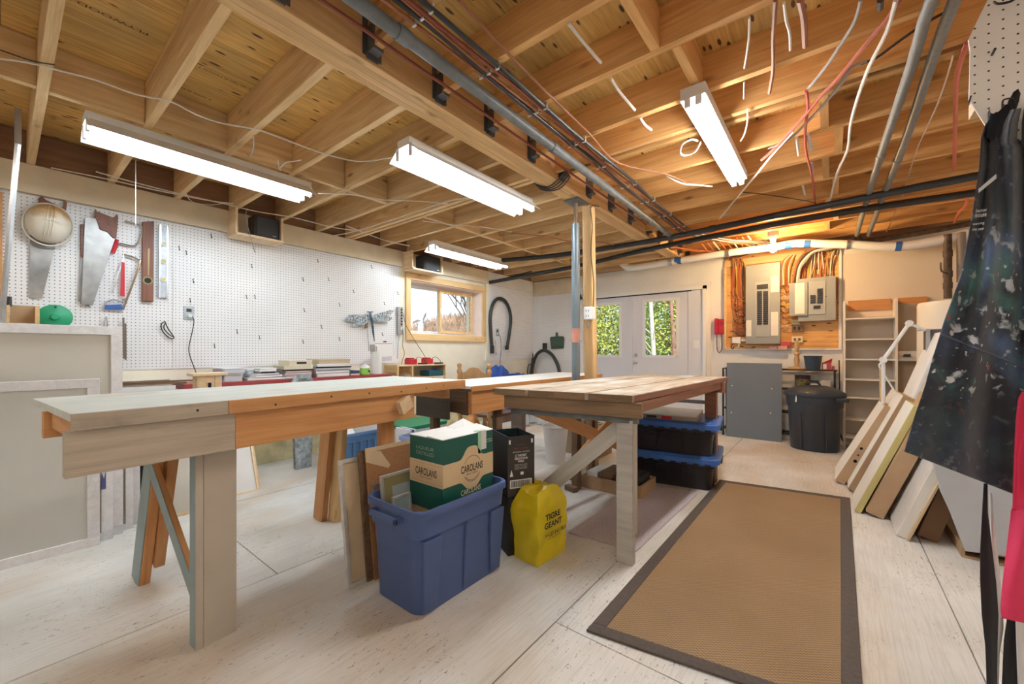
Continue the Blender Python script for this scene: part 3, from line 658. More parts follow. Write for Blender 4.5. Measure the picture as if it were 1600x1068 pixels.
# ---------------------------------------------------------------- rugs
def sisal():
    m, nt, n, l, b = _new('sisal_weave')
    tc = n.new('ShaderNodeTexCoord')
    w1 = n.new('ShaderNodeTexChecker'); w1.inputs['Scale'].default_value = 1
    mp = n.new('ShaderNodeMapping'); mp.inputs['Scale'].default_value = (95, 140, 1); l.new(tc.outputs['Object'], mp.inputs[0]); l.new(mp.outputs[0], w1.inputs[0])
    nz = n.new('ShaderNodeTexNoise'); nz.inputs['Scale'].default_value = 130; nz.inputs['Detail'].default_value = 3; l.new(tc.outputs['Object'], nz.inputs[0])
    nb = n.new('ShaderNodeTexNoise'); nb.inputs['Scale'].default_value = 1.6; l.new(tc.outputs['Object'], nb.inputs[0])
    a = n.new('ShaderNodeMixRGB'); a.inputs[1].default_value = (.175, .105, .052, 1); a.inputs[2].default_value = (.40, .275, .155, 1)
    ma = n.new('ShaderNodeMath'); ma.operation = 'MULTIPLY_ADD'; ma.inputs[1].default_value = .55; l.new(w1.outputs['Fac'], ma.inputs[0]); m2 = n.new('ShaderNodeMath'); m2.operation = 'MULTIPLY'; m2.inputs[1].default_value = .6; l.new(nz.outputs[0], m2.inputs[0]); l.new(m2.outputs[0], ma.inputs[2]); l.new(ma.outputs[0], a.inputs[0])
    r = _ramp(n, l, nb.outputs[0], [(.35, (.90, .85, .80)), (.65, (1.05, 1.02, 1.0))]); mu = n.new('ShaderNodeMixRGB'); mu.blend_type = 'MULTIPLY'; mu.inputs[0].default_value = 1; l.new(a.outputs[0], mu.inputs[1]); l.new(r.outputs[0], mu.inputs[2])
    l.new(mu.outputs[0], b.inputs['Base Color']); b.inputs['Roughness'].default_value = .85
    bp = n.new('ShaderNodeBump'); bp.inputs['Strength'].default_value = .5; bp.inputs['Distance'].default_value = .004; l.new(ma.outputs[0], bp.inputs['Height']); l.new(bp.outputs[0], b.inputs['Normal'])
    return m
def quadrug(label, nm, NL, NR, FR, FL, h, mat, border=None, bw=.05):
    c = (Vector(NL)+Vector(FR))/2; t = thing(nm, label, 'rug', (c.x, c.y, 0))
    P = lambda u, v: (Vector(NL).lerp(Vector(NR), u)).lerp(Vector(FL).lerp(Vector(FR), u), v)
    lu = (Vector(NR)-Vector(NL)).length; lv = (Vector(FL)-Vector(NL)).length; bu, bv = bw/lu, bw/lv
    def slab(u0, v0, u1, v1, z1):
        p = [P(u0, v0), P(u1, v0), P(u1, v1), P(u0, v1)]
        return MB().hexa([(q.x, q.y, .001) for q in p]+[(q.x, q.y, z1) for q in p])
    if border:
        slab(bu, bv, 1-bu, 1-bv, h).build('weave', mat, t)
        for a in ((0, 0, 1, bv), (0, 1-bv, 1, 1), (0, bv, bu, 1-bv), (1-bu, bv, 1, 1-bv)): slab(*a, h+.003).build('border', border, t, bevel=.003)
    else: slab(0, 0, 1, 1, h).build('pile', mat, t, bevel=.004)
    return t
quadrug('brown sisal rug with dark cloth border on the floor, right of the plank table', 'sisal_rug', (-.754, 1.424, 0), (.078, 1.565, 0), (.112, 3.93, 0), (-.745, 3.80, 0), .008, sisal(), pm('rug_border', (.095, .075, .065), .85, var=.15, sc=60, bump=.2), .055)
n1, n2 = onZ(888, 833), onZ(994, 863)
quadrug('grey mauve carpet mat under the plank table', 'carpet_mat', n1, n2, onZ(1090, 772)+Vector((0, 0, 0)), (-1.22, 3.22, 0), .012, pm('mauve_pile', (.56, .50, .53), .95, var=.35, sc=180, bump=.6), None)

# ---------------------------------------------------------------- storage totes
def tote_shape(x0, y0, x1, y1, h, ins, r=.05, wall=.006, ribs=()):
    m = MB(); L = []
    def loop(ix, z, rr=r):
        out = []
        for cx_, cy_, a0 in ((x1-rr-ix, y1-rr-ix, 0), (x0+rr+ix, y1-rr-ix, PI/2), (x0+rr+ix, y0+rr+ix, PI), (x1-rr-ix, y0+rr+ix, 1.5*PI)):
            for k in range(7):
                a = a0+PI/2*k/6; out.append(Vector((cx_+rr*math.cos(a), cy_+rr*math.sin(a), z)))
        return out
    spec = [(ins, 0), (ins*.35+.014, h*.72), (ins*.3+.004, h*.74), (.010, h-.05), (.010, h-.034), (0, h-.032), (0, h-.006), (.004, h), (.014, h), (.018, h-.01), (ins+wall, .012)]
    for ix, z in spec: L.append(loop(ix, z))
    n = len(L[0]); o = 0
    for lp in L: m.v += lp
    m.f.append(tuple(reversed(range(n))))
    for i in range(len(L)-1):
        for k in range(n): m.f.append((i*n+k, i*n+(k+1) % n, (i+1)*n+(k+1) % n, (i+1)*n+k))
    m.f.append(tuple((len(L)-1)*n+k for k in range(n)))
    return m
blue_tote = pm('blue_tote_plastic', (.072, .115, .27), .42, var=.05, sc=3, bump=.03)
bx0, by0, bx1, by1, bh = -1.69, 1.03, -1.29, 1.62, .445
t = thing('storage_tote', 'large open blue plastic tote holding a green carton and frames, front left', 'storage tote', (-1.49, 1.325, 0))
tote_shape(bx0, by0, bx1, by1, bh, .038, .06).build('tub', blue_tote, t, smooth=35)
for k, y in enumerate((1.12, 1.335, 1.535)):
    MB().hexa([(-1.335, y-.035, .01), (-1.318, y-.035, .01), (-1.318, y+.035, .01), (-1.335, y+.035, .01), (-1.325, y-.05, .315), (-1.301, y-.05, .315), (-1.301, y+.05, .315), (-1.325, y+.05, .315)]).build('rib', blue_tote, t, bevel=.004) if k != 1 else None
MB().hexa([(-1.335, 1.315, .01), (-1.322, 1.315, .01), (-1.322, 1.335, .01), (-1.335, 1.335, .01), (-1.32, 1.315, .315), (-1.304, 1.315, .315), (-1.304, 1.335, .315), (-1.32, 1.335, .315)]).build('rib', blue_tote, t, bevel=.003)
for y, s_ in ((1.045, -1), (1.605, 1)):
    MB().box(-1.60, y, .385, -1.585, y+s_*.045, .41).box(-1.415, y, .385, -1.40, y+s_*.045, .41).box(-1.60, y+s_*.03, .385, -1.40, y+s_*.045, .41).build('handle', blue_tote, t, bevel=.004)

# carton under and the green carton
cardb = pm('cardboard', (.44, .29, .16), .8, var=.08, sc=12, bump=.05); card_pale = pm('cardboard_pale', (.62, .47, .30), .8, var=.06, sc=10)
tag(MB().box(-1.59, 1.20, .014, -1.37, 1.53, .370).build('carton', cardb), 'plain brown carton low inside the blue tote under the green box', 'carton')
green_box = pm('carton_green', (.010, .10, .075), .45, var=.08, sc=3); tan_band = pm('carton_tan', (.66, .49, .29), .5, var=.05, sc=3); cream_ink = pm('cream_print', (.80, .75, .55), .6); black_ink = pm('black_print', (.012, .012, .02), .6); white_ink = pm('white_print', (.82, .82, .80), .6)
X0, X1, Y0, Y1, Z0, Z1 = -1.594, -1.36, 1.224, 1.563, .372, .705
t = thing('carton', 'dark green carton with tan band lettered CAROLANS sitting in the blue tote', 'carton', ((X0+X1)/2, (Y0+Y1)/2, Z0))
MB().box(X0, Y0, Z0, X1, Y1, Z1-.004).build('box_body', green_box, t, bevel=.0015)
e = .0012
def band_poly(y0, y1, zlo, zhi, bulge):
    pts = []; N = 24
    for i in range(N+1):
        u = i/N; b_ = bulge*math.exp(-((u-.55)/.17)**4); pts.append((X1+e, y0+(y1-y0)*u, zhi+b_))
    for i in range(N, -1, -1):
        u = i/N; b_ = bulge*math.exp(-((u-.55)/.17)**4); pts.append((X1+e, y0+(y1-y0)*u, zlo-b_*.75))
    return pts
MB().prism(band_poly(Y0, Y1, .486, .590, .056), (-.001, 0, 0)).build('band', tan_band, t)
MB().box(X0, Y0-e, .484, X1+.0005, Y0, .592).build('band', tan_band, t)
for z in (.495, .579): MB().box(X0, Y0-e-.0004, z, X1, Y0-e, z+.0012).build('band_line', pm('band_brown', (.40, .27, .13), .6), t)
txt('lettering', 'CAROLANS', black_ink, t, (X1+e+.0004, 1.335, .525), (0, 1, 0), (0, 0, 1), width=.150, height=.036, bold=.012)
txt('lettering', 'IRISH CREAM', black_ink, t, (X1+e+.0004, 1.37, .511), (0, 1, 0), (0, 0, 1), width=.078, height=.009)
txt('lettering', 'CAROLANS', cream_ink, t, (X1+e, 1.335, .422), (0, 1, 0), (0, 0, 1), width=.135, height=.026, bold=.012)
txt('lettering', 'CAROLANS', black_ink, t, (X0+.045, Y0-e-.0004, .525), (1, 0, 0), (0, 0, 1), width=.150, height=.034, bold=.012)
txt('lettering', 'IRISH CREAM', pm('brown_print', (.25, .10, .06), .6), t, (X0+.075, Y0-e-.0004, .512), (1, 0, 0), (0, 0, 1), width=.085, height=.008)
txt('lettering', 'LIQUEUR', pm('faded_green_print', (.30, .42, .33), .6), t, (X0+.05, Y0-.0006, .640), (1, 0, 0), (0, 0, 1), width=.125, height=.018)
txt('lettering', 'DISTILLED', pm('faded_green_print', (.30, .42, .33), .6), t, (X0+.05, Y0-.0006, .618), (1, 0, 0), (0, 0, 1), width=.125, height=.016)
txt('lettering', 'ORIGINAL', cream_ink, t, (X1+.0006, 1.515, .655), (0, 1, 0), (0, 0, 1), width=.040, height=.006)
txt('lettering', 'IRISH CREAM', cream_ink, t, (X1+.0006, 1.505, .644), (0, 1, 0), (0, 0, 1), width=.052, height=.006)
for (R, a0, a1) in ((.062, 30, 150), (.058, 205, 335), (.052, 215, 325)):
    s = MB(); cy_, cz_ = 1.411, .536
    for k in range(16):
        aa, ab = math.radians(a0+(a1-a0)*k/16), math.radians(a0+(a1-a0)*(k+1)/16)
        s.add([(X1+e+.0005, cy_+R*math.cos(aa), cz_+R*math.sin(aa)), (X1+e+.0005, cy_+R*math.cos(ab), cz_+R*math.sin(ab)), (X1+e+.0005, cy_+(R+.0022)*math.cos(ab), cz_+(R+.0022)*math.sin(ab)), (X1+e+.0005, cy_+(R+.0022)*math.cos(aa), cz_+(R+.0022)*math.sin(aa))], [(0, 1, 2, 3)])
    s.build('arc', black_ink, t)
white_flap = pm('white_card', (.84, .84, .82), .7)
ym = (Y0+Y1)/2
MB().hexa([(X0, Y0, Z1-.004), (X1-.118, Y0, Z1-.004), (X1-.118, Y1, Z1-.004), (X0, Y1, Z1-.004), (X0, Y0, Z1), (X1-.118, Y0, Z1+.001), (X1-.118, Y1, Z1+.001), (X0, Y1, Z1)]).build('flap', white_flap, t)
MB().hexa([(X1-.114, Y0+.005, Z1-.003), (X1, Y0, Z1-.003), (X1, Y1, Z1-.003), (X1-.114, Y1, Z1-.003), (X1-.114, Y0+.005, Z1+.004), (X1, Y0, Z1), (X1, Y1, Z1), (X1-.114, Y1, Z1+.016)]).build('flap', white_flap, t)
MB().hexa([(X0+.02, Y1-.12, Z1), (X1-.10, Y1-.10, Z1), (X1-.08, Y1-.01, Z1+.002), (X0+.03, Y1-.01, Z1+.03), (X0+.02, Y1-.12, Z1+.002), (X1-.10, Y1-.10, Z1+.002), (X1-.08, Y1-.01, Z1+.004), (X0+.03, Y1-.01, Z1+.034)]).build('flap', white_flap, t)
MB().box(X1-.03, 1.452, .60, X1+e, 1.475, Z1+.003).build('label_sticker', pm('label_green', (.35, .58, .40), .6), t)
MB().box(X1-.03, 1.475, .615, X1+e, 1.512, Z1+.003).build('label_sticker', pm('label_white', (.72, .68, .64), .6), t)

# picture frames standing in the tote
silver = pm('silver_frame', (.66, .64, .60), .35, metal=.4, var=.15, sc=18)
def lean_frame(label, xb, xt, y0, y1, z0, z1, bar, thick, fm_, face, group=None, cat='picture frame', mat2=None, nm='picture_frame'):
    """frame facing +X whose foot is at xb and whose top is at xt"""
    t = thing(nm, label, cat, (xb, (y0+y1)/2, z0), 0, group); H = math.hypot(xt-xb, z1-z0); an = math.atan2(xb-xt, z1-z0)
    M = Matrix.Translation((xb, 0, z0)) @ Matrix.Rotation(-an, 4, 'Y')
    def p(m, n_, mt, **k): m.xf(M); return m.build(n_, mt, t, **k)
    for a in ((y0, 0, y1, bar), (y0, H-bar, y1, H), (y0, bar, y0+bar, H-bar), (y1-bar, bar, y1, H-bar)): p(MB().box(-thick, a[0], a[1], 0, a[2], a[3]), 'frame_bar', fm_, bevel=.002)
    if mat2:
        w = .045
        for a in ((y0+bar, bar, y1-bar, bar+w), (y0+bar, H-bar-w, y1-bar, H-bar), (y0+bar, bar+w, y0+bar+w, H-bar-w), (y1-bar-w, bar+w, y1-bar, H-bar-w)): p(MB().box(-thick*.6, a[0], a[1], -thick*.4, a[2], a[3]), 'mat_board', mat2)
        p(MB().box(-thick*.7, y0+bar+w, bar+w, -thick*.6, y1-bar-w, H-bar-w), 'picture', face)
    else: p(MB().box(-thick*.7, y0+bar, bar, -thick*.4, y1-bar, H-bar), 'panel', face)
    return t
lean_frame('silver picture frame with olive mat standing in the blue tote', -1.585, -1.655, 1.105, 1.46, .03, .515, .014, .018, silver, pm('pale_print', (.60, .68, .70), .3), mat2=pm('olive_mat', (.42, .37, .17), .7))
lean_frame('small silver frame with teal edge, frontmost of those in the blue tote', -1.49+.0, -1.555+.0, 1.10, 1.20, .03, .44, .012, .016, silver, pm('pale_teal', (.40, .55, .56), .3), mat2=None)
lean_frame('thin dark edged silver frame behind the olive matted one in the blue tote', -1.62, -1.688, 1.085, 1.44, .03, .475, .010, .014, pm('dark_silver', (.25, .22, .22), .35, metal=.5), pm('brown_back', (.35, .20, .10), .8))
hb_mat = pm('hardboard_brown', (.36, .175, .075), .8, var=.12, sc=90, bump=.1)
t = thing('hardboard_sheet', 'brown hardboard sheet with torn tape corner leaning beside the blue tote', 'board', (-1.71, 1.4, 0))
M = Matrix.Translation((-1.722, 0, 0)) @ Matrix.Rotation(-math.atan2(.085, .62), 4, 'Y')
MB().box(-.006, 1.115, 0, 0, 1.70, .625).xf(M).build('sheet', hb_mat, t)
MB().box(-.0005, 1.115, .605, .0008, 1.70, .626).xf(M).build('tape_strip', card_pale, t)
MB().prism([(0, 1.115, .56), (0, 1.24, .505), (0, 1.252, .52), (0, 1.225, .56), (0, 1.20, .60), (0, 1.115, .615)], (.001, 0, 0)).xf(M).build('torn_tape', card_pale, t)
lean_frame('silver frame with brown paper back, leftmost beside the blue tote', -1.752, -1.838, 1.0, 1.5, 0, .58, .018, .022, silver, card_pale)
t = thing('hardboard_sheet', 'dark edged brown panel between the silver frame and the hardboard', 'board', (-1.73, 1.3, 0))
M = Matrix.Translation((-1.735, 0, 0)) @ Matrix.Rotation(-math.atan2(.085, .62), 4, 'Y'); MB().box(-.010, 1.085, 0, 0, 1.60, .615).xf(M).build('sheet', brown_wood, t)

# black cartons behind
bk = pm('carton_black', (.018, .020, .022), .5); bkb = pm('carton_brown_black', (.045, .038, .035), .5)
c0, cl, cr = Vector((-1.363, 1.69, 0)), Vector((-1.564, 1.80, 0)), Vector((-1.286, 1.828, 0)); cb = cl+cr-c0
t = thing('carton', 'tall open black wine carton behind the blue tote, printed in white', 'carton', (-1.42, 1.815, .315))
def wallq(a, b_, z0, z1, th=.004):
    d = (b_-a).normalized(); nn = Vector((-d.y, d.x, 0))*th; return MB().hexa([a+Vector((0, 0, z0)), b_+Vector((0, 0, z0)), b_+nn+Vector((0, 0, z0)), a+nn+Vector((0, 0, z0)), a+Vector((0, 0, z1)), b_+Vector((0, 0, z1)), b_+nn+Vector((0, 0, z1)), a+nn+Vector((0, 0, z1))])
for k, (a, b_, mt) in enumerate(((c0, cr, bkb), (cr, cb, bk), (cb, cl, pm('carton_teal_inside', (.02, .05, .07), .5)), (cl, c0, bk))): wallq(a, b_, .32, .64).build('box_side', mt, t)
MB().hexa([c0+Vector((0, 0, .315)), cr+Vector((0, 0, .315)), cb+Vector((0, 0, .315)), cl+Vector((0, 0, .315)), c0+Vector((0, 0, .32)), cr+Vector((0, 0, .32)), cb+Vector((0, 0, .32)), cl+Vector((0, 0, .32))]).build('box_bottom', bk, t)
fd = (cr-c0).normalized()
def ctx(s, u, z, w, h, mt=white_ink, **k): txt('lettering', s, mt, t, c0+fd*u+Vector((0, 0, z)), fd, (0, 0, 1), width=w, height=h, **k)
rust = pm('rust_print', (.30, .07, .05), .6)
ctx('ORGANIC', .05, .590, .055, .006, rust); ctx('RED WINE', .035, .570, .085, .009, rust); ctx('ESTATE WINES', .03, .552, .098, .006)
ctx('12 THICKEST', .043, .530, .068, .012, bold=.02); ctx('DELICATION', .040, .513, .076, .013, bold=.02); ctx('WINE', .058, .498, .036, .012, bold=.02)
for k in range(4): ctx('product of the vineyard' if k % 2 else 'bottled at the estate', .04, .484-.008*k, .074, .005)
MB().prism([c0+fd*.012+Vector((0, -.001, .425)), c0+fd*.032+Vector((0, -.001, .425)), c0+fd*.022+Vector((0, -.001, .46))], (0, -.0006, 0)).build('triangle_mark', white_ink, t)
MB().box(0, 0, 0, .018, .0008, .016).xf(Matrix.Translation(c0+fd*.075+Vector((.0005, -.001, .43))) @ Matrix.Rotation(math.atan2(fd.y, fd.x), 4, 'Z')).build('round_mark', white_ink, t)
R_ = Matrix.Rotation(math.atan2(fd.y, fd.x), 4, 'Z')
MB().box(0, -.0006, 0, .13, -.0002, .045).xf(Matrix.Translation(c0+fd*.012+Vector((0, 0, .36))) @ R_).build('barcode_panel', white_ink, t)
s = MB(); x = .006; rr = random.Random(3)
while x < .12:
    w = rr.choice((.002, .003, .0045)); s.box(x, -.0012, .006, x+w, -.0006, .040); x += w+rr.choice((.002, .003))
s.xf(Matrix.Translation(c0+fd*.012+Vector((0, 0, .36))) @ R_).build('barcode', black_ink, t)
for u in (.006, .138): MB().box(0, -.001, 0, .010, -.0004, .022).xf(Matrix.Translation(c0+fd*u+Vector((0, 0, .60))) @ R_).build('fragile_mark', white_ink, t)
t = thing('carton', 'black carton on the floor under the open wine carton', 'carton', (-1.42, 1.815, 0))
MB().hexa([c0, cr, cb, cl]+[p+Vector((0, 0, .31)) for p in (c0, cr, cb, cl)]).build('box_body', pm('carton_plain_black', (.012, .012, .013), .5), t)

# yellow shopping bag
yel = pm('yellow_bag_plastic', (.72, .56, .015), .35, var=.06, sc=8, bump=.15, bsc=14)
A_, B_, C_ = Vector((-1.172, 1.695, 0)), Vector((-1.345, 1.712, 0)), Vector((-1.150, 1.935, 0)); D_ = B_+C_-A_; ctr = (B_+C_)/2
t = thing('shopping_bag', 'crumpled yellow plastic shopping bag with black lettering on the floor', 'bag', (ctr.x, ctr.y, 0))
def bagp(u, v):
    u = u % 1; cs = [A_, C_, D_, B_, A_]; k = int(u*4) % 4; f = u*4-int(u*4); p = cs[k].lerp(cs[k+1], f)
    rr_ = (p-ctr); L = rr_.length; lim = .158; 
    if L > lim: rr_ = rr_*(lim/L*.65+.35)
    z = v*.365; sh = 1.0+.03*v if v < .65 else 1.02-((v-.65)/.35)**2*.26
    w = mnoise.noise(Vector((p.x*14, p.y*14, z*9)))*.020*(.3+v)
    q = ctr+rr_*(sh+w*4)+Vector((mnoise.noise(Vector((u*11, z*13, 2)))*.014, mnoise.noise(Vector((u*9, z*11, 5)))*.014, 0))
    if v > .75: z += .02*math.sin(u*12.5)+.02*mnoise.noise(Vector((u*8, 1, 1)))
    return (q.x, q.y, max(0.001, z))
m = MB().grid(bagp, 72, 30); n0 = len(m.v); m.grid(lambda u, v: tuple(Vector(bagp(u, 1))*(1-v)+Vector((ctr.x+.01, ctr.y, .36+.02*math.sin(u*19)))*v), 72, 4)
m.build('bag_body', yel, t, smooth=60)
MB().tube(smoothpts([bagp(.30, .97), (ctr.x+.03, ctr.y+.04, .44), (ctr.x-.02, ctr.y+.02, .425), bagp(.55, .97)]), [.010]*12+[.016], 8).build('handle_loop', yel, t, smooth=True) if False else None
fx_ = (C_-A_).normalized()
def btx(s, u, z, w, h, **k): txt('lettering', s, black_ink, t, A_+fx_*u+Vector((.024, -.012, z)), fx_, (0, 0, 1), width=w, height=h, lift=.006, **k)
btx('TIGRE', .035, .235, .125, .032, bold=.03); btx('GEANT', .028, .193, .145, .032, bold=.03); btx('>> LES BAS PRIX', .030, .148, .185, .022, shear=.3, bold=.012); btx('LOW PRICES ALWAYS', .06, .134, .10, .008)

t = thing('shallow_carton', 'low brown carton of papers with a black edge behind the white brace', 'carton', (-1.35, 3.0, 0))
for q in ((-1.60, 2.93, -1.10, 2.945), (-1.60, 3.235, -1.10, 3.25), (-1.60, 2.945, -1.585, 3.235), (-1.115, 2.945, -1.10, 3.235)): MB().box(q[0], q[1], 0, q[2], q[3], .10).build('box_side', cardb, t)
MB().box(-1.585, 2.945, 0, -1.115, 3.235, .01).build('box_bottom', cardb, t)
for k, (x, c__) in enumerate(((-1.52, white_ink), (-1.40, brown_wood), (-1.27, white_ink), (-1.18, bk))): MB().box(x-.04, 2.96, .011, x+.05, 3.20, .13+.02*(k % 2)).build('paper_stack', c__, t)
# ================================================================ left wall: tools and shelf things
WX = -4.389
def wz(px, py, x=WX): return onX(px, py, x)
# hand tools on the pegboard
rust_steel = pm('old_saw_steel', (.34, .33, .32), .38, metal=.75, var=.3, sc=9)
dark_handle = wood('dark_saw_handle', (.12, .035, .015), (.24, .08, .04), .45, knot=.1)
def flat(name, pts, x0, th, mat, par, **k):   # polygon given in pixels on the plane x = x0
    return MB().prism([onX(a, b, x0) for a, b in pts], (-th, 0, 0)).build(name, mat, par, **k)
def saw(label, blade, handle, x0, hole=None):
    c = onX(*blade[0], x0); t = thing('hand_saw', label, 'saw', c, 0, 'hand saws on the pegboard')
    flat('blade', blade, x0, .0015, rust_steel, t); flat('handle', handle, x0+.010, .022, dark_handle, t, bevel=.003)
    p = onX((handle[0][0]+handle[2][0])/2, (handle[0][1]+handle[2][1])/2, x0+.012)
    return t
saw('tapered old hand saw hanging behind the white hard hat', [(47, 350), (95, 350), (66, 466), (46, 465)], [(60, 310), (64, 306), (72, 312), (98, 324), (101, 312), (105, 316), (103, 332), (92, 358), (60, 345)], -4.375)
saw('wide bladed hand saw with dark brown handle, right of the hard hat', [(133, 340), (151, 341), (180, 372), (172, 395), (145, 477), (127, 475)], [(149, 326), (152, 330), (160, 333), (178, 340), (182, 334), (185, 338), (184, 352), (182, 372), (176, 371), (168, 362), (156, 358), (152, 346), (148, 337)], -4.355)
saw('narrow dark saw mostly hidden behind the wide bladed saw', [(126, 400), (140, 400), (140, 480), (122, 470)], [(126, 350), (134, 350), (140, 356), (140, 402), (126, 402)], -4.375)
# hard hat
h = thing('hard_hat', 'white hard hat with brown stained crown hanging top left on the pegboard', 'hard hat', (-4.30, .21, 2.0))
def hat_prof(u, v):
    a = 2*PI*u; r = math.sin(v*PI/2); z = math.cos(v*PI/2); ridge = .006*math.exp(-((math.cos(a))/.16)**2)*(1-z*.2)
    return Vector((.13*z+ridge, .108*r*math.sin(a), .135*r*math.cos(a)))
hm, nt, n, l, b = _new('hard_hat_shell'); tc = n.new('ShaderNodeTexCoord'); sx = n.new('ShaderNodeSeparateXYZ'); l.new(tc.outputs['Object'], sx.inputs[0]); nz = n.new('ShaderNodeTexNoise'); nz.inputs['Scale'].default_value = 18; nz.inputs['Detail'].default_value = 5; l.new(tc.outputs['Object'], nz.inputs[0])
ma = n.new('ShaderNodeMath'); ma.operation = 'MULTIPLY_ADD'; ma.inputs[1].default_value = .10; l.new(nz.outputs[0], ma.inputs[0]); l.new(sx.outputs[2], ma.inputs[2]); r = _ramp(n, l, ma.outputs[0], [(.07, (.74, .69, .58)), (.125, (.50, .29, .10)), (.17, (.40, .24, .10))]); l.new(r.outputs[0], b.inputs['Base Color']); b.inputs['Roughness'].default_value = .35
T = Matrix.Translation((-4.33, .21, 2.0)) @ Matrix.Rotation(math.radians(-6), 4, 'X')
MB().grid(hat_prof, 36, 14).xf(T).build('shell', hm, h, smooth=True, solid=.003); hsh = h.children[0]
MB().tube([Vector((.0, .118*math.sin(a), .142*math.cos(a)-(.012 if math.cos(a) < 0 else 0))) for a in [2*PI*k/36 for k in range(36)]], .006, 6, closed=True).xf(T).build('brim', pm('hat_brim', (.70, .66, .56), .4), h, smooth=True)
for dy in (-.016, 0, .016): MB().tube([Vector((.13*math.cos(v)+.006, dy, .135*math.sin(v))) for v in [math.radians(-50+100*k/14) for k in range(15)]], .003, 6).xf(T).build('crown_ridge', hm, hsh, smooth=True)
# wooden level, metal level
t = thing('wooden_level', 'old brown wooden spirit level hanging on the pegboard', 'level', wz(232, 470))
flat('stock', [(223, 346), (241, 345), (240, 471), (222, 470)], -4.352, .035, wood('level_brown', (.13, .045, .025), (.24, .09, .05), .5, knot=.1, ax=2), t, bevel=.003)
p = onX(231, 438, -4.35); vr = MB().lathe([(.032, -.002), (.032, .003), (.024, .003), (.024, 0)], p, 20, axis='x').build('vial_ring', pm('dull_brass', (.25, .2, .1), .4, metal=.8), t)
MB().lathe([(.022, 0), (.022, .002)], p, 16, axis='x').build('vial', pm('vial_dark', (.05, .05, .04), .1), vr)
flat('top_slot', [(231, 388), (234, 388), (233, 430), (231, 430)], -4.351, .003, pm('brass_plate', (.30, .2, .1), .4, metal=.6), t)
t = thing('metal_level', 'grey metal spirit level with three round vials, right of the wooden one', 'level', wz(256, 466))
for q in ([(249, 350), (252.5, 350), (250.5, 466), (248, 465)], [(260.5, 352), (263.5, 352), (262.5, 466), (259.5, 466)]): flat('rail', q, -4.36, .02, steel, t)
flat('web', [(252, 352), (261, 353), (260, 465), (250, 464)], -4.366, .004, zinc, t)
for (a, b_) in ((256.5, 380), (256, 408), (255.5, 436)):
    p = onX(a, b_, -4.356); vr = MB().lathe([(.022, -.004), (.022, .003), (.016, .003), (.016, 0)], p, 18, axis='x').build('vial_ring', white_gloss, t); MB().lathe([(.015, 0), (.015, .002)], p, 14, axis='x').build('vial', pm('vial_yellow', (.55, .55, .25), .1), vr)
# saws with tubular frames
red_paint = pm('red_paint', (.50, .02, .035), .4); blue_paint = pm('blue_handle', (.04, .12, .38), .4)
t = thing('bow_saw', 'bow saw with bent grey tube frame and red handle hanging on the pegboard', 'saw', wz(195, 345))
MB().tube(smoothpts([onX(a, b_, -4.365) for a, b_ in ((195, 345), (210, 349), (222, 355), (221, 368), (214, 382), (205, 384), (186, 380))]), .007, 8).build('frame', steel, t, smooth=True)
MB().tube([onX(183, 374, -4.36), onX(180, 384, -4.36), onX(176, 395, -4.36)], [.012, .016, .013], 8).build('handle', red_paint, t, smooth=True)
t = thing('hacksaw', 'chrome hacksaw with blue handle and red blade guard on the pegboard', 'saw', wz(195, 398))
MB().tube(smoothpts([onX(a, b_, -4.36) for a, b_ in ((194, 398), (206, 401), (216, 406), (218, 413), (192, 484))]), .0075, 8).build('frame', chrome, t, smooth=True)
flat('grip', [(165, 476), (190, 475), (193, 483), (163, 483)], -4.352, .022, blue_paint, t, bevel=.004)
MB().tube(smoothpts([onX(a, b_, -4.362) for a, b_ in ((163, 481), (166, 472), (178, 468), (190, 471), (195, 466))]), .006, 8).build('hand_guard', zinc, t, smooth=True)
flat('blade', [(193, 400), (195, 400), (177, 458), (174, 457)], -4.362, .002, steel, t)
flat('blade_guard', [(190, 409), (195, 410), (195, 463), (188, 462)], -4.358, .008, red_paint, t)
# outlet, goggles, pliers, small tools
def outlet(label, px, py, x, plug=True):
    p = onX(px, py, x); t = thing('wall_outlet', label, 'outlet', p)
    cp = MB().box(p.x, p.y-.037, p.z-.06, p.x+.006, p.y+.037, p.z+.06).build('cover_plate', zinc, t, bevel=.002)
    for dz in (-.024, .024): MB().box(p.x+.006, p.y-.018, p.z+dz-.014, p.x+.009, p.y+.018, p.z+dz+.014).build('receptacle', black_matte if dz > 0 else white_gloss, cp, bevel=.003)
    if plug: MB().box(p.x+.009, p.y-.012, p.z-.038, p.x+.035, p.y+.016, p.z-.012).build('plug', pm('mint_plug', (.55, .68, .60), .5), t, bevel=.004)
    return t, p
t, p = outlet('grey wall outlet with a pale plug low on the pegboard seam', 295, 489, -4.391)
MB().tube(smoothpts([onX(a, b_, -4.36) for a, b_ in ((298, 493), (303, 500), (300, 520), (295, 545), (300, 565), (307, 583))]), .0035, 6).build('cord', black_pl, t, smooth=True)
t = thing('safety_glasses', 'dark rimmed safety glasses hooked on the pegboard near the outlet', 'glasses', wz(258, 505))
for q in (((258, 502), (252, 506), (253, 515), (260, 524), (266, 528), (272, 527), (262, 512), (258, 502)), ((258, 505), (256, 512), (262, 520), (270, 526))): MB().tube(smoothpts([onX(a, b_, -4.36) for a, b_ in q]), .004, 6).build('rim', black_pl, t, smooth=True)
t = thing('pliers', 'small pliers hanging from a hook above the leaning white frame', 'pliers', wz(166, 494))
for q in (((166, 494), (163, 502), (163, 515)), ((166, 494), (168, 503), (168, 515))): MB().tube([onX(a, b_, -4.36) for a, b_ in q], .005, 6).build('handle', steel, t, smooth=True)
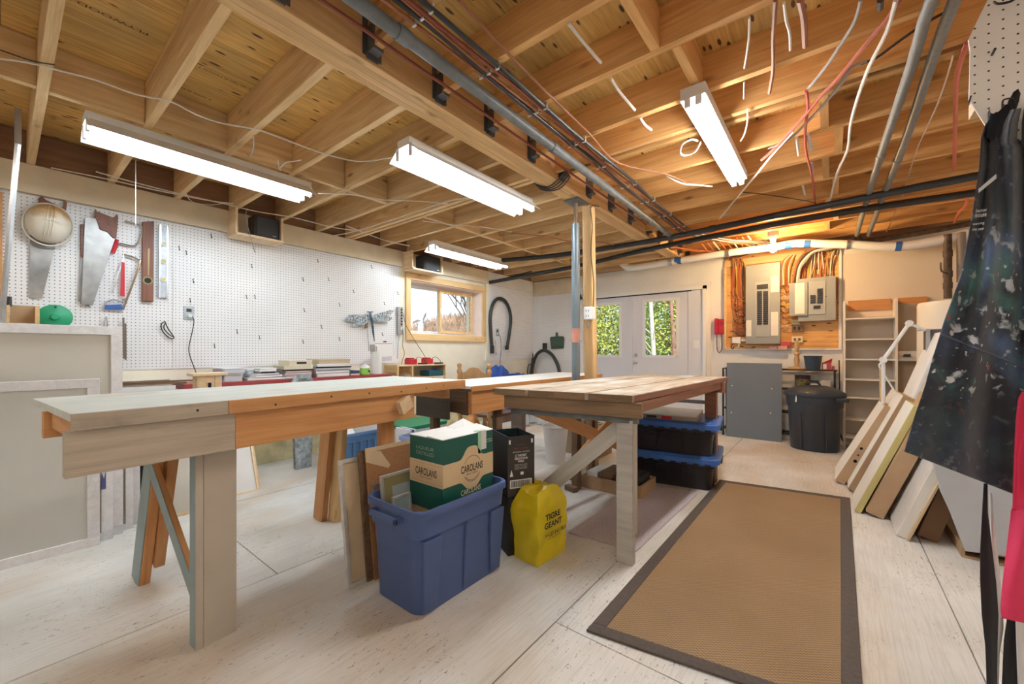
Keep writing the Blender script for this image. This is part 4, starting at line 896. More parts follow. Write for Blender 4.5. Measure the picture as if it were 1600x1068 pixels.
for k, (a, b0, b1_) in enumerate(((193, 496, 560), (196, 505, 562))):
    tag(MB().tube([onX(a, b0, -4.36), onX(a+.5, b1_, -4.355)], .006, 8).build('steel_rod', pm('rod_brown', (.22, .18, .15), .5, metal=.4), None), ['longer brown', 'shorter brown'][k]+' steel rod hanging beside the leaning white frame', 'rod')
# peg hooks
hook = thing('peg_hook', 'small empty wire peg hook in the white pegboard', 'hook', onX(495, 405, -4.392), 0, 'empty wire peg hooks')
MB().tube([(0, 0, 0), (.018, 0, 0), (.022, 0, -.006), (.022, 0, -.030), (.030, 0, -.036), (.045, 0, -.030)], .0028, 6).build('hook_wire', black_pl, hook, local=True, smooth=True)
for a, b_ in ((329, 366), (290, 392), (301, 436), (296, 466), (279, 385), (392, 413), (384, 461), (397, 461), (472, 434), (512, 434), (474, 482), (472, 531), (529, 474), (551, 453), (579, 415), (599, 472), (404, 524), (501, 508), (564, 503), (369, 515), (334, 537), (620, 456), (596, 520), (529, 527)):
    dup(hook, onX(a, b_, -4.392))
# small box on the pegboard, green lid, orange stick, tube
t = thing('wooden_box', 'small open wooden box fixed to the pegboard above the tall white frame', 'box', wz(36, 507))
for q in ([(10, 476), (15, 476), (15, 508), (10, 508)], [(55, 478), (62, 478), (62, 508), (55, 508)]): flat('side', q, -4.25, .14, pine, t)
flat('back', [(15, 476), (55, 478), (55, 508), (15, 508)], -4.36, .02, cardb, t)
MB().hexa([onX(10, 506, -4.25), onX(62, 508, -4.25), onX(62, 508, -4.25)+Vector((-.14, 0, 0)), onX(10, 506, -4.25)+Vector((-.14, 0, 0))]+[p+Vector((0, 0, .012)) for p in (onX(10, 506, -4.25), onX(62, 508, -4.25), onX(62, 508, -4.25)+Vector((-.14, 0, 0)), onX(10, 506, -4.25)+Vector((-.14, 0, 0)))]).build('base', pine, t)
t = thing('chisel', 'dark handled tool standing at the left end of the small wooden box', 'tool', onX(14, 478, -4.33)); MB().tube([onX(14, 478, -4.33), onX(15, 463, -4.33)], [.014, .010], 8).build('grip', black_pl, t, smooth=True); MB().tube([onX(14, 492, -4.33), onX(14, 478, -4.33)], .006, 6).build('blade', steel, t)
t = thing('green_disc', 'round green plastic disc with a central knob on the pegboard', 'disc', wz(86, 495))
p = onX(86, 495, -4.385); MB().lathe([(.088, 0), (.088, .012), (.080, .018), (.03, .020), (.022, .024), (.020, .034), (.002, .036)], p, 32, axis='x').build('disc', pm('green_plastic', (.02, .33, .16), .45), t, smooth=40)
MB().lathe([(.006, 0), (.006, .05)], p+Vector((0, 0, .07)), 8, axis='x').build('peg', black_pl, t)
tag(flat('wood_strip', [(-14, 298), (4, 300), (4, 475), (-14, 475)], -4.36, .03, orange_wood, None), 'orange brown wood strip at the left edge of the pegboard', 'wood strip')
t = thing('metal_tube', 'long pale metal tube leaning from the joists against the wall, far left', 'tube', (-3.5, 0, 1)); MB().tube([onX(28, 225, -3.42), onX(2, 505, -3.42)], .011, 4).build('square_tube', steel, t)
MB().box(-3.44, onX(28, 225, -3.42).y-.012, onX(28, 225, -3.42).z, -3.40, onX(28, 225, -3.42).y+.012, 2.398).build('hanger', steel, t)

# leaning white framed panels
wash = wood('white_wash_bar', (.66, .65, .66), (.82, .81, .82), .6, knot=.08, kc=(.4, .4, .45)); sheet = pm('translucent_sheet', (.62, .59, .52), .7, var=.05, sc=2)
sheet2 = pm('grey_cream_sheet', (.60, .60, .56), .7, var=.05, sc=2)
lean_frame('nearest white washed wooden frame with cream sheet leaning far left', -3.275, -3.292, -.75, .352, 0, .945, .05, .030, wash, sheet2, 'leaning white frames', 'frame', nm='framed_panel')
lean_frame('white framed panel with blue paint smear just behind the nearest one', -3.325, -3.340, -.6, .412, 0, .80, .05, .030, wash, sheet, 'leaning white frames', 'frame', nm='framed_panel')
lean_frame('tallest white frame with cream sheet leaning behind the shorter ones', -3.372, -3.388, -.75, .460, 0, 1.25, .05, .035, wash, sheet, 'leaning white frames', 'frame', nm='framed_panel')
lean_frame('white frame edge showing right of the tallest leaning frame', -3.428, -3.446, -.6, .515, 0, .80, .035, .030, wash, sheet, 'leaning white frames', 'frame', nm='framed_panel')
lean_frame('last thin white frame of the leaning row, furthest back', -3.475, -3.490, -.6, .555, 0, .80, .035, .025, wash, sheet, 'leaning white frames', 'frame', nm='framed_panel')
p = onX(161, 765, -3.32); MB().prism([(p.x+.0, p.y-.010, .30), (p.x, p.y+.012, .30), (p.x, p.y+.012, .42), (p.x, p.y+.004, .36), (p.x, p.y-.006, .40)], (.001, 0, 0)).build('paint_smear', pm('smear_blue', (.10, .10, .25), .6), bpy.data.objects['framed_panel.001'])
lean_frame('black framed panel leaning between the white frames and the bench leg', -3.54, -3.62, .30, .60, 0, .80, .03, .03, pm('black_frame', (.02, .018, .018), .5), pm('brown_art', (.18, .08, .06), .6), None, 'frame', nm='picture_frame')
lean_frame('blue grey framed panel leaning behind the splayed bench leg', -3.60, -3.70, .42, .80, 0, .75, .04, .03, blue_grey, pm('dark_art', (.05, .04, .035), .6), None, 'frame', nm='picture_frame')
lean_frame('light wooden frame with cream panel leaning under the left bench', -3.42, -3.56, .62, 1.0, 0, .80, .022, .03, fresh_pine, sheet, None, 'frame', nm='picture_frame')
lean_frame('white canvas in a thin light frame leaning below the red shelf', -3.57, -3.90, .88, 1.275, 0, .78, .012, .035, fresh_pine, pm('blank_canvas', (.80, .80, .80), .7), None, 'canvas', nm='canvas')
lean_frame('second thin framed canvas behind the white one', -3.63, -3.96, .90, 1.305, 0, .78, .012, .030, fresh_pine, white_matte, None, 'canvas', nm='canvas')
# white low shelf and lumber at the left of the red shelf
t = thing('wall_shelf', 'short white shelf on the wall left of the red one', 'shelf', (-4.2, .6, .80)); MB().box(-4.39, .35, .80, -4.05, .855, .835).build('shelf_board', white_gloss, t, bevel=.002)
for y in (.4, .8): MB().box(-4.385, y, .64, -4.36, y+.03, .80).box(-4.385, y, .775, -4.12, y+.03, .80).build('bracket', steel, t)
for k, (x, y0, y1, z, mt) in enumerate(((-4.12, .40, .93, .847, brown_wood), (-4.17, .36, .90, .847, pine), (-4.14, .45, .99, .862, brown_wood), (-4.20, .38, .84, .866, weathered_end))):
    tag(board('lumber_offcut', (x, y0, z), (x+.03, y1, z+.004), .012, .035, mt), ['dark front offcut', 'pine offcut at the back', 'long dark offcut on top', 'short weathered offcut'][k]+' lying on the short white shelf', 'offcut', 'wood offcuts on the white shelf')
# red shelf
dred = pm('dark_red_paint', (.30, .045, .045), .4, var=.1, sc=8)
t = thing('red_shelf', 'long dark red shelf board carrying books and boxes along the left wall', 'shelf', (-4.2, 1.85, .79)); MB().box(-4.39, .90, .795, -4.02, 2.83, .84).build('shelf_board', dred, t, bevel=.003)
for y in (1.05, 1.85, 2.60): MB().box(-4.385, y, .60, -4.36, y+.03, .795).hexa([(-4.36, y, .62), (-4.33, y, .60), (-4.33, y+.03, .60), (-4.36, y+.03, .62), (-4.10, y, .795), (-4.07, y, .795), (-4.07, y+.03, .795), (-4.10, y+.03, .795)]).build('bracket', black_matte, t)
SZ = .841
def stack(items, x1=-4.06):
    z = SZ
    for (nm, label, cat, px0, px1, hh, dep, mt, grp) in items:
        y0 = onX(px0, 575, x1).y; y1 = onX(px1, 575, x1).y
        t = thing(nm, label, cat, (x1-dep/2, (y0+y1)/2, z), 0, grp)
        if nm == 'book':
            MB().box(x1-dep, y0, z, x1, y1, z+.0025).box(x1-dep, y0, z+hh-.0025, x1, y1, z+hh).box(x1-.003, y0, z, x1, y1, z+hh).build('cover', mt, t); MB().box(x1-dep+.004, y0+.003, z+.0025, x1-.003, y1-.003, z+hh-.0025).build('pages', white_matte, t)
        else:
            MB().box(x1-dep, y0, z, x1, y1, z+hh*.72).build('body', mt, t, bevel=.002); MB().box(x1-dep-.003, y0-.003, z+hh*.72, x1+.003, y1+.003, z+hh).build('lid', mt, t, bevel=.002)
        z += hh+.0005
    return z
wht = pm('white_cover', (.82, .82, .82), .5); blk = pm('black_cover', (.02, .02, .03), .5); crm = pm('cream_cover', (.72, .66, .50), .6); pnk = pm('pink_cover', (.66, .45, .45), .6); tanb = pm('tan_wood_box', (.55, .43, .28), .6)
G1, G2, G3 = 'books of the first white pile', 'books of the pile under the labelled box', 'books of the pile under the tan box'
stack([('book', 'long white book at the bottom of the low left pile', 'book', 387, 446, .022, .26, wht, G1), ('book', 'white book, second from the bottom of the low left pile', 'book', 399, 441, .022, .24, wht, G1), ('book', 'thin white book in the middle of the low left pile', 'book', 401, 436, .016, .22, wht, G1), ('book', 'black book near the top of the low left pile', 'book', 408, 430, .014, .20, blk, G1), ('flat_box', 'white box on top of the low left pile', 'box', 406, 432, .032, .2, wht, None)])
z = stack([('book', 'pink edged white book at the bottom of the labelled pile', 'book', 447, 487, .020, .26, wht, G2), ('book', 'pink book low in the labelled pile', 'book', 447, 487, .018, .26, pnk, G2), ('book', 'white book halfway up the labelled pile', 'book', 447, 487, .016, .26, wht, G2), ('book', 'pink spined book under the black one in the labelled pile', 'book', 447, 487, .018, .26, pnk, G2), ('book', 'black book under the cream boxes', 'book', 441, 490, .012, .28, blk, G2), ('flat_box', 'lower cream box in the labelled pile', 'box', 444, 489, .036, .26, crm, None), ('flat_box', 'cream box with a black label on top of its pile', 'box', 452, 487, .05, .24, crm, None)])
y0 = onX(464, 560, -4.056).y; y1 = onX(479, 560, -4.056).y
MB().box(-4.0599, y0, z-.034, -4.0565, y1, z-.014).build('black_label', blk, bpy.data.objects['flat_box.002'])
stack([('book', 'thick white book at the bottom of the right pile', 'book', 496, 546, .036, .26, wht, G3), ('book', 'second white book of the right pile', 'book', 494, 546, .024, .26, wht, G3), ('book', 'grey lilac book in the right pile', 'book', 493, 547, .014, .26, pm('lilac_cover', (.45, .42, .48), .6), G3), ('book', 'white book under the black one in the right pile', 'book', 494, 547, .014, .26, wht, G3), ('book', 'black book near the top of the right pile', 'book', 494, 549, .014, .28, blk, G3), ('flat_box', 'white box under the tan lidded box', 'box', 496, 548, .03, .26, wht, None), ('flat_box', 'tan topped box on the right pile', 'box', 498, 547, .045, .26, tanb, None)])
stack([('book', 'small navy book beside the green tub', 'book', 548, 562, .022, .18, pm('pinkish_base', (.62, .45, .42), .6), None), ('book', 'navy blue book on a pink one beside the green tub', 'book', 548, 562, .03, .18, pm('navy_cover', (.03, .06, .13), .5), None)])
clear = pm('clear_plastic', (.86, .88, .93), .2, trans=.45, ior=1.2)
def clearbox(label, px0, px1, x1, dep, hh, lid=True):
    y0 = onX(px0, 575, x1).y; y1 = onX(px1, 575, x1).y; t = thing('plastic_box', label, 'plastic box', (x1-dep/2, (y0+y1)/2, SZ), 0, None)
    tote_shape(x1-dep, y0, x1, y1, hh, .015, .02, .003).xf(Matrix.Translation((0, 0, SZ))).build('box_body', clear, t, smooth=35)
    if lid: MB().rbox(x1-dep-.004, y0-.004, x1+.004, y1+.004, SZ+hh+.001, SZ+hh+.014, .02).build('lid', pm('milky_lid', (.75, .77, .80), .4), t, bevel=.003)
    rr = random.Random(int(px0))
    for k in range(5): 
        y = y0+.03+(y1-y0-.06)*k/4; MB().box(x1-dep+.04+rr.uniform(0, .05), y-.015, SZ+.012, x1-.04, y+.012, SZ+hh*rr.uniform(.5, .8)).build('contents', [pm('c_blue', (.15, .25, .45), .6), pm('c_grey', (.3, .32, .36), .6), white_matte, pm('c_tan', (.5, .45, .38), .6)][k % 4], t)
    return t
clearbox('large clear plastic box of small parts at the left of the red shelf', 348, 384, -4.06, .28, .105)
clearbox('small clear plastic box between the large one and the white books', 385.5, 398, -4.18, .15, .085)
t = thing('green_tub', 'lime green tub with clear domed lid on the red shelf', 'tub', onX(570, 585, -4.08)); p = onX(570, 585, -4.09); p.z = SZ
MB().lathe([(.042, 0), (.05, .002), (.052, .075)], p, 24).build('tub_body', pm('lime_plastic', (.30, .62, .10), .4), t, smooth=True); MB().lathe([(.052, .075), (.053, .082), (.042, .10), (.02, .108), (.01, .125), (.001, .126)], p, 24).build('dome_lid', pm('milky_lid', (.75, .77, .80), .4), t, smooth=True)
MB().prism([p+Vector((.0535, .012, .03)), p+Vector((.0535, .03, .03)), p+Vector((.0535, .03, .05)), p+Vector((.0535, .012, .055))], (.001, 0, 0)).build('print', black_pl, t)
t = thing('paper_towel_roll', 'upright white paper towel roll at the right of the red shelf', 'paper towel', onX(588, 585, -4.14)); p = onX(588, 585, -4.16); p.z = SZ
MB().lathe([(.02, .26), (.02, 0), (.062, 0), (.062, .26), (.02, .26)], p, 28, cap=False).build('roll', white_matte, t, smooth=40); MB().lathe([(.07, 0), (.07, .004)], p, 24).build('foot', steel, t); MB().lathe([(.008, 0), (.008, .30), (.014, .31), (.001, .325)], p, 12).build('spindle', steel, t, smooth=True)
# dragonfly
t = thing('dragonfly_ornament', 'metal dragonfly ornament with pierced blue grey wings on the pegboard', 'ornament', onX(578, 492, -4.36))
dfm = pm('dragonfly_metal', (.10, .16, .19), .35, metal=.6, var=.4, sc=30)
def wing_mat():
    m, nt, n, l, b = _new('pierced_wing'); tc = n.new('ShaderNodeTexCoord'); vo = n.new('ShaderNodeTexVoronoi'); vo.feature = 'DISTANCE_TO_EDGE'; vo.inputs['Scale'].default_value = 42; l.new(tc.outputs['Object'], vo.inputs[0])
    r = _ramp(n, l, vo.outputs[0], [(.10, (.13, .19, .24)), (.16, (.52, .58, .64))]); l.new(r.outputs[0], b.inputs['Base Color']); b.inputs['Metallic'].default_value = .3; b.inputs['Roughness'].default_value = .4; return m
wm_ = wing_mat()
for q in ([(576, 491), (560, 491), (545, 492), (540, 498), (544, 502), (556, 503), (576, 497)], [(577, 497), (560, 502), (549, 508), (556, 511), (566, 509), (578, 501)], [(582, 493), (592, 489), (610, 484), (616, 485), (611, 491), (598, 495), (583, 497)], [(583, 497), (598, 495), (612, 495), (613, 499), (602, 503), (592, 504), (583, 500)]):
    flat('wing', q, -4.34, .002, wm_, t)
MB().tube([onX(578.5, 487, -4.33), onX(579, 494, -4.325), onX(581, 502, -4.33), onX(583, 518, -4.34), onX(585, 533, -4.35)], [.012, .017, .013, .013, .004], 10).build('body', dfm, t, smooth=True)
for a in (575, 581.5):
    MB().lathe([(.001, -.010), (.008, -.006), (.010, 0), (.008, .006), (.001, .010)], onX(a, 487, -4.325), 12).build('eye', dfm, t, smooth=True)
MB().lathe([(.001, -.012), (.011, -.006), (.013, 0), (.011, .006), (.001, .012)], onX(578, 487.5, -4.33), 12).build('head', dfm, t, smooth=True)
# items hanging below it
t = thing('paint_scraper', 'brush with dark ferrule hanging under the dragonfly', 'brush', onX(573, 505, -4.36)); flat('ferrule', [(571, 506), (575, 503), (575, 512), (571, 513)], -4.35, .012, brown_wood, t); MB().tube([onX(574, 512, -4.355), onX(576.5, 548, -4.355)], .004, 6).build('handle', steel, t)
flat('cover_plate', [(579, 538), (586, 538), (586, 548), (579, 548)], -4.38, .006, zinc, tag(thing('switch_box', 'small grey switch box above the paper towel roll', 'switch box', onX(583, 543, -4.38)), None))
t = thing('wall_calendar', 'white sheet calendar with red header line hanging left of the window', 'calendar', onX(600, 567, -4.38)); flat('sheet', [(586, 534), (614, 533), (613, 566), (586, 568)], -4.375, .003, white_matte, t)
flat('header_line', [(586, 536.2), (613, 536), (613, 536.8), (586, 537)], -4.3745, .001, pm('header_red', (.5, .12, .15), .6), t); flat('header_text', [(599, 532.5), (604, 532.5), (604, 534.5), (599, 534.5)], -4.372, .001, black_pl, t); flat('photo_strip', [(589, 558), (612, 556), (612, 563), (589, 565)], -4.3745, .001, pm('lilac_print', (.55, .53, .60), .6), t)
t = thing('power_bar', 'tall grey power bar with a row of black sockets left of the window', 'power bar', onX(626, 500, -4.38)); flat('bar_body', [(622, 479), (629.5, 479), (629.5, 523), (622, 523)], -4.355, .03, zinc, t, bevel=.003); pbb = t.children[0]
for k in range(6): flat('socket', [(626.6, 482+4.6*k), (629, 482+4.6*k), (629, 485+4.6*k), (626.6, 485+4.6*k)], -4.352, .004, black_pl, pbb)
flat('switch', [(626.4, 511), (629, 511), (629, 515), (626.4, 515)], -4.352, .004, white_gloss, pbb)
for q in (((630, 490), (632, 500), (637, 513), (650, 535), (660, 550), (667, 562)), ((629, 512), (630, 525), (629, 540), (632, 552), (628, 565), (628, 580), (634, 590), (642, 592))): MB().tube(smoothpts([onX(a, b_, -4.34) for a, b_ in q]), .0035, 6).build('cord', black_pl, t, smooth=True)
MB().tube(smoothpts([onX(a, b_, -4.34) for a, b_ in ((624, 523), (622, 540), (621, 560))]), .004, 6).build('cord', zinc, t, smooth=True)
# crate shelf with chargers
CX0, CX1 = -4.39, -4.12; cy0, cy1 = onX(621, 580, CX1).y, onX(697, 580, CX1).y
t = thing('crate_shelf', 'pale wooden crate shelf under the window holding red chargers', 'shelf', ((CX0+CX1)/2, (cy0+cy1)/2, 0))
MB().box(CX0, cy0, .918, CX1, cy1, .936).build('top_board', fresh_pine, t, bevel=.001)
for y in (cy0, cy0+.22, cy1-.02): MB().box(CX0, y, 0, CX0+.03, y+.02, .918).box(CX1-.03, y, 0, CX1, y+.02, .918).box(CX0+.03, y, .84, CX1-.03, y+.02, .918).build('side_frame', pine, t, bevel=.001)
MB().box(CX0, cy0+.02, .76, CX1, cy1-.02, .775).build('shelf_board', fresh_pine, t)
for k, (a, b_) in enumerate(((641, 655), (667, 680))):
    y0, y1 = onX(a, 560, -4.18).y, onX(b_, 560, -4.18).y; t = thing('battery_charger', ['left', 'right'][k]+' red battery charger on top of the crate shelf', 'charger', (-4.25, (y0+y1)/2, .937), 0, 'red chargers on the crate')
    MB().box(-4.30, y0, .937, -4.18, y1-.03, 1.005).build('case', red_paint, t, bevel=.008); MB().box(-4.29, y0+.01, 1.005, -4.20, y1-.06, 1.02).build('dock', pm('red_dark', (.3, .01, .01), .4), t, bevel=.003)
    MB().box(-4.20, y1-.01, .937, -4.13, y1+.10, .955).build('power_brick', black_pl, t, bevel=.004); MB().tube(smoothpts([(-4.2, y1-.05, 1.0), (-4.18, y1+.0, 1.03), (-4.16, y1+.06, .99), (-4.16, y1+.08, .955)]), .003, 6).build('cord', black_pl, t, smooth=True)
y0, y1 = onX(657, 590, -4.0).y, onX(694, 588, -4.0).y
t = thing('tool_tray', 'dark teal open tool tray on the crate shelf behind the bench', 'tool tray', (-4.2, (y0+y1)/2, .776)); MB().box(-4.32, y0+.25, .776, -4.13, cy1-.04, .782).box(-4.135, y0+.25, .782, -4.13, cy1-.04, .85).box(-4.32, y0+.25, .782, -4.315, cy1-.04, .85).box(-4.315, y0+.25, .782, -4.135, y0+.255, .85).box(-4.315, cy1-.045, .782, -4.135, cy1-.04, .85).build('tray', pm('teal_plastic', (.02, .09, .11), .4), t, bevel=.002)
MB().tube([(-4.2, y0+.27, .84), (-4.22, cy1-.08, .87)], .012, 8).build('tool_handle', blue_paint, t)
# black hose on the far left wall
hosem, nt, n, l, b = _new('ribbed_hose'); tc = n.new('ShaderNodeTexCoord'); b.inputs['Base Color'].default_value = (.028, .034, .034, 1); b.inputs['Roughness'].default_value = .5
t = thing('vacuum_hose', 'black ribbed hose looped on the wall right of the window', 'hose', onX(780, 500, -4.36))
def ribbed(pts, r, step=.012):
    pts = smoothpts(pts, 8); L = [0]
    for i in range(1, len(pts)): L.append(L[-1]+(pts[i]-pts[i-1]).length)
    out = []; rs = []; s_ = 0; i = 0; k = 0
    while s_ < L[-1]:
        while L[i+1] < s_: i += 1
        f = (s_-L[i])/(L[i+1]-L[i]); out.append(pts[i].lerp(pts[i+1], f)); rs.append(r*(1.06 if k % 2 else .92)); s_ += step; k += 1
    return MB().tube(out, rs, 12)
ribbed([onX(a, b_, -4.34) for a, b_ in ((769, 545), (767, 520), (766, 495), (769, 478), (775, 468), (782, 466), (790, 471), (796, 484), (798, 500), (796, 520), (792, 545))], .028).build('hose_body', hosem, t, smooth=True)
for a, b0, b1_ in ((769, 540, 552), (792, 540, 546)): MB().tube([onX(a, b0, -4.34), onX(a, b1_, -4.34)], .034, 12).build('cuff', black_pl, t, smooth=True)
t, p = outlet('small outlet with black plug inside the hose loop', 777, 519, -4.391, False)
MB().tube(smoothpts([onX(a, b_, -4.36) for a, b_ in ((778, 521), (782, 527), (783, 545), (781, 570), (782, 578))]), .004, 6).build('cord', black_pl, t, smooth=True)
t = thing('wrench', 'steel wrench hanging inside the hose loop', 'wrench', onX(775, 545, -4.38)); MB().tube([onX(774, 532, -4.375), onX(775, 550, -4.375)], .007, 6).build('shaft', steel, t); MB().lathe([(.018, 0), (.018, .008), (.009, .008), (.009, 0)], onX(775, 552, -4.38), 14, axis='x').build('ring', steel, t)
# speakers in wooden holders
def speaker(label, px0, px1, pyt0, x0=-4.36, x1=-4.16, h=.22):
    y0, y1 = onX(px0, 360, x1).y, onX(px1, 360, x1).y; zt = 2.30
    t = thing('wall_speaker', label, 'speaker', ((x0+x1)/2, (y0+y1)/2, 2.1), 0, 'speakers under the joists')
    MB().box(x0, y0, 2.385-h-.02, x1+.02, y1, 2.385-h).box(x0, y0, 2.385-h, x1, y0+.02, 2.385).box(x0, y1-.02, 2.385-h, x1, y1, 2.385).build('holder', fresh_pine, t, bevel=.002)
    cb_ = MB().box(x0+.01, y0+.40*(y1-y0), 2.385-h+.001, x1-.02, y1-.03, 2.37).build('cabinet', pm('speaker_cabinet', (.03, .03, .035), .5), t, bevel=.006)
    MB().box(x1-.02, y0+.40*(y1-y0)+.015, 2.385-h+.015, x1-.012, y1-.045, 2.355).build('grille', pm('speaker_grille', (.055, .06, .07), .7, var=.2, sc=200, bump=.3), cb_, bevel=.006)
    MB().box(x1-.012, y1-.09, 2.385-h+.03, x1-.011, y1-.06, 2.385-h+.036).build('badge', steel, cb_)
    return t
speaker('speaker in a pine holder above the middle of the pegboard', 368, 443, 330)
speaker('speaker in a pine holder above the window', 644, 692, 400)

# ---------------------------------------------------------------- things standing on the floor, left and middle
t = thing('wooden_stand', 'pale wooden post with a flat cap standing behind the left bench', 'stand', (-3.6, .94, 0))
p = onX(324, 582, -3.6); MB().box(p.x-.055, p.y-.075, .02, p.x+.055, p.y+.03, p.z-.02).box(p.x-.055, p.y+.032, .02, p.x+.055, p.y+.075, p.z-.02).build('post', fresh_pine, t, bevel=.002); MB().box(p.x-.08, p.y-.105, p.z-.02, p.x+.08, p.y+.105, p.z).build('cap', fresh_pine, t, bevel=.003)
MB().box(p.x+.055, p.y-.01, p.z-.13, p.x+.062, p.y+.008, p.z-.07).build('latch', black_pl, t); MB().box(p.x-.12, p.y-.12, 0, p.x+.12, p.y+.12, .02).build('foot', pine, t)
t = thing('stone_slab', 'mottled grey slab with spiral relief standing behind the left bench', 'ornament', (-3.95, 1.86, 0)); q0, q1 = onX(457, 700, -3.9), onX(492, 700, -3.9); zt = onX(474, 584, -3.9).z
stone = pm('mottled_grey', (.30, .33, .34), .7, var=.5, sc=24, bump=.3)
pr = [(-3.90, q0.y+.03, 0), (-3.90, q1.y-.03, 0), (-3.90, q1.y, zt-.08), (-3.90, q1.y-.04, zt-.01), ((-3.90), (q0.y+q1.y)/2, zt), (-3.90, q0.y+.04, zt-.01), (-3.90, q0.y, zt-.08)]
MB().prism(pr, (-.05, 0, 0)).build('slab', stone, t, bevel=.006)
MB().tube([Vector((-3.898, (q0.y+q1.y)/2+.012*k/4*math.cos(k*.5), zt-.09+.012*k/4*math.sin(k*.5))) for k in range(26)], .004, 6).build('spiral', pm('spiral_grey', (.16, .18, .19), .6), t, smooth=True)
# blue tote by the wall with white things
t = thing('storage_tote', 'ribbed blue tote under the left bench filled with white bags', 'storage tote', (-3.65, 2.13, 0)); X_0, Y_0, X_1, Y_1 = -3.86, 1.88, -3.45, 2.42
tote2 = pm('tote_blue_grey', (.06, .13, .25), .45); tote_shape(X_0, Y_0, X_1, Y_1, .345, .03, .05).build('tub', tote2, t, smooth=35)
for k in range(6): MB().box(-3.474, Y_0+.06+k*.075, .05, -3.462, Y_0+.085+k*.075, .30).build('rib', tote2, t, bevel=.003)
wb = thing('white_bag', 'crumpled white bag in the ribbed blue tote', 'bag', (-3.65, 2.0, .05)); MB().grid(lambda u, v: (-3.66+.15*math.cos(2*PI*u)*math.sin(PI*v), 2.03+.11*math.sin(2*PI*u)*math.sin(PI*v), .24-.17*math.cos(PI*v)+.02*mnoise.noise(Vector((u*9, v*9, 0)))), 24, 12).build('bag_body', white_matte, wb, smooth=True)
wb = thing('white_box', 'white box on top of the ribbed blue tote', 'box', (-3.62, 2.28, .2)); MB().box(-3.76, 2.16, .05, -3.50, 2.38, .40).build('body', white_gloss, wb, bevel=.003); MB().box(-3.765, 2.155, .385, -3.495, 2.385, .405).build('lid', white_gloss, wb, bevel=.002)
# jumble further back: green lid tote, papers, fruit bag
t = thing('storage_tote', 'clear tote with green lid under the benches', 'storage tote', (-3.2, 2.9, 0)); pa = onX(655, 660, -3.2); tote_shape(-3.5, 2.34, -3.1, 2.86, .36, .03, .05).build('tub', pm('frosted', (.55, .62, .60), .4), t, smooth=35); MB().rbox(-3.51, 2.33, -3.09, 2.87, .361, .395, .05).build('lid', pm('green_lid_plastic', (.01, .20, .09), .4), t, bevel=.006)
for k, (dx, c_) in enumerate(((0, white_matte), (.022, pm('c_blue2', (.12, .18, .38), .6)), (.044, white_matte))): tag(MB().box(-3.07+dx*.2, 2.20+dx, 0, -2.86+dx*.2, 2.215+dx, .42).build('document_folder', c_), ['front white', 'blue', 'back white'][k]+' folder standing under the bench beside the green lidded tote', 'folder')
t = thing('storage_tote', 'shallow blue lilac bin behind the green carton', 'storage tote', (-2.5, 2.2, 0)); tote_shape(-2.85, 2.05, -2.15, 2.55, .40, .03, .05).build('tub', pm('lilac_plastic', (.25, .29, .50), .45), t, smooth=35)
t = thing('carton', 'low open brown carton behind the green carton', 'carton', (-2.2, 1.75, 0)); MB().box(-2.36, 1.60, 0, -1.96, 1.604, .42).box(-2.36, 1.856, 0, -1.96, 1.86, .42).box(-2.36, 1.604, 0, -2.356, 1.856, .42).box(-1.964, 1.604, 0, -1.96, 1.856, .42).build('box_side', cardb, t); MB().box(-2.356, 1.604, 0, -1.964, 1.856, .004).build('box_bottom', cardb, t)
t = thing('produce_bag', 'red and yellow printed bag under the second bench', 'bag', (-2.9, 2.75, 0)); p = onZ(709, 700, 0)
MB().grid(lambda u, v: (-2.62+.10*math.cos(2*PI*u)*(math.sin(PI*v)**.6+.05), 2.72+.09*math.sin(2*PI*u)*(math.sin(PI*v)**.6+.05), .60*v*.9+.0+.01*mnoise.noise(Vector((u*7, v*7, 3)))), 22, 14).build('bag_body', pm('red_yellow_print', (.62, .22, .06), .5, var=.8, sc=6), t, smooth=True)
# chair
t = thing('wooden_chair', 'brown wooden chair with turned finials tucked behind the second bench', 'chair', (-2.85, 3.2, 0))
chm = wood('chair_wood', (.34, .17, .06), (.52, .30, .13), .4, knot=.1, ax=2)
def turned(h, r): return [(r*.8, 0), (r, .03), (r*1.1, h*.15), (r*.75, h*.2), (r*1.25, h*.35), (r*1.2, h*.6), (r*.8, h*.78), (r*1.1, h*.84), (r*.9, h)]
for x in (-3.06, -2.645):
    MB().lathe(turned(.44, .024), (x, 3.0, 0), 14).build('leg', chm, t, smooth=True); MB().lathe(turned(.43, .026), (x, 3.38, 0), 14).build('leg', chm, t, smooth=True)
    MB().lathe([(.020, .44), (.024, .55), (.018, .60), (.026, .75), (.020, .86), (.028, .89), (.026, .91), (.016, .925), (.024, .945), (.026, .96), (.018, .975), (.002, .98)], (x, 2.985, 0), 14).build('back_post', chm, t, smooth=True)
m = MB(); poly = []
for k in range(17):
    u = k/16; poly.append((-3.04+.375*u, 2.985, .885+.055*math.exp(-((u-.5)/.27)**4)))
poly += [(-2.665, 2.985, .80), (-3.04, 2.985, .80)]
m.prism(poly, (0, .022, 0)).build('crest_rail', chm, t, bevel=.004); MB().box(-3.04, 2.985, .60, -2.665, 3.003, .66).build('back_rail', chm, t, bevel=.004)
for k in range(4): MB().lathe([(.008, .66), (.012, .73), (.008, .80)], (-2.97+.08*k, 2.995, 0), 10).build('spindle', chm, t, smooth=True)
MB().rbox(-3.09, 2.98, -2.61, 3.42, .44, .47, .05).build('seat', wood('dark_seat', (.08, .035, .02), (.15, .07, .035), .35, knot=.1), t, bevel=.008)
for x in (-3.06, -2.645): MB().tube([(x, 3.02, .2), (x, 3.36, .2)], .010, 8).build('stretcher', chm, t, smooth=True)
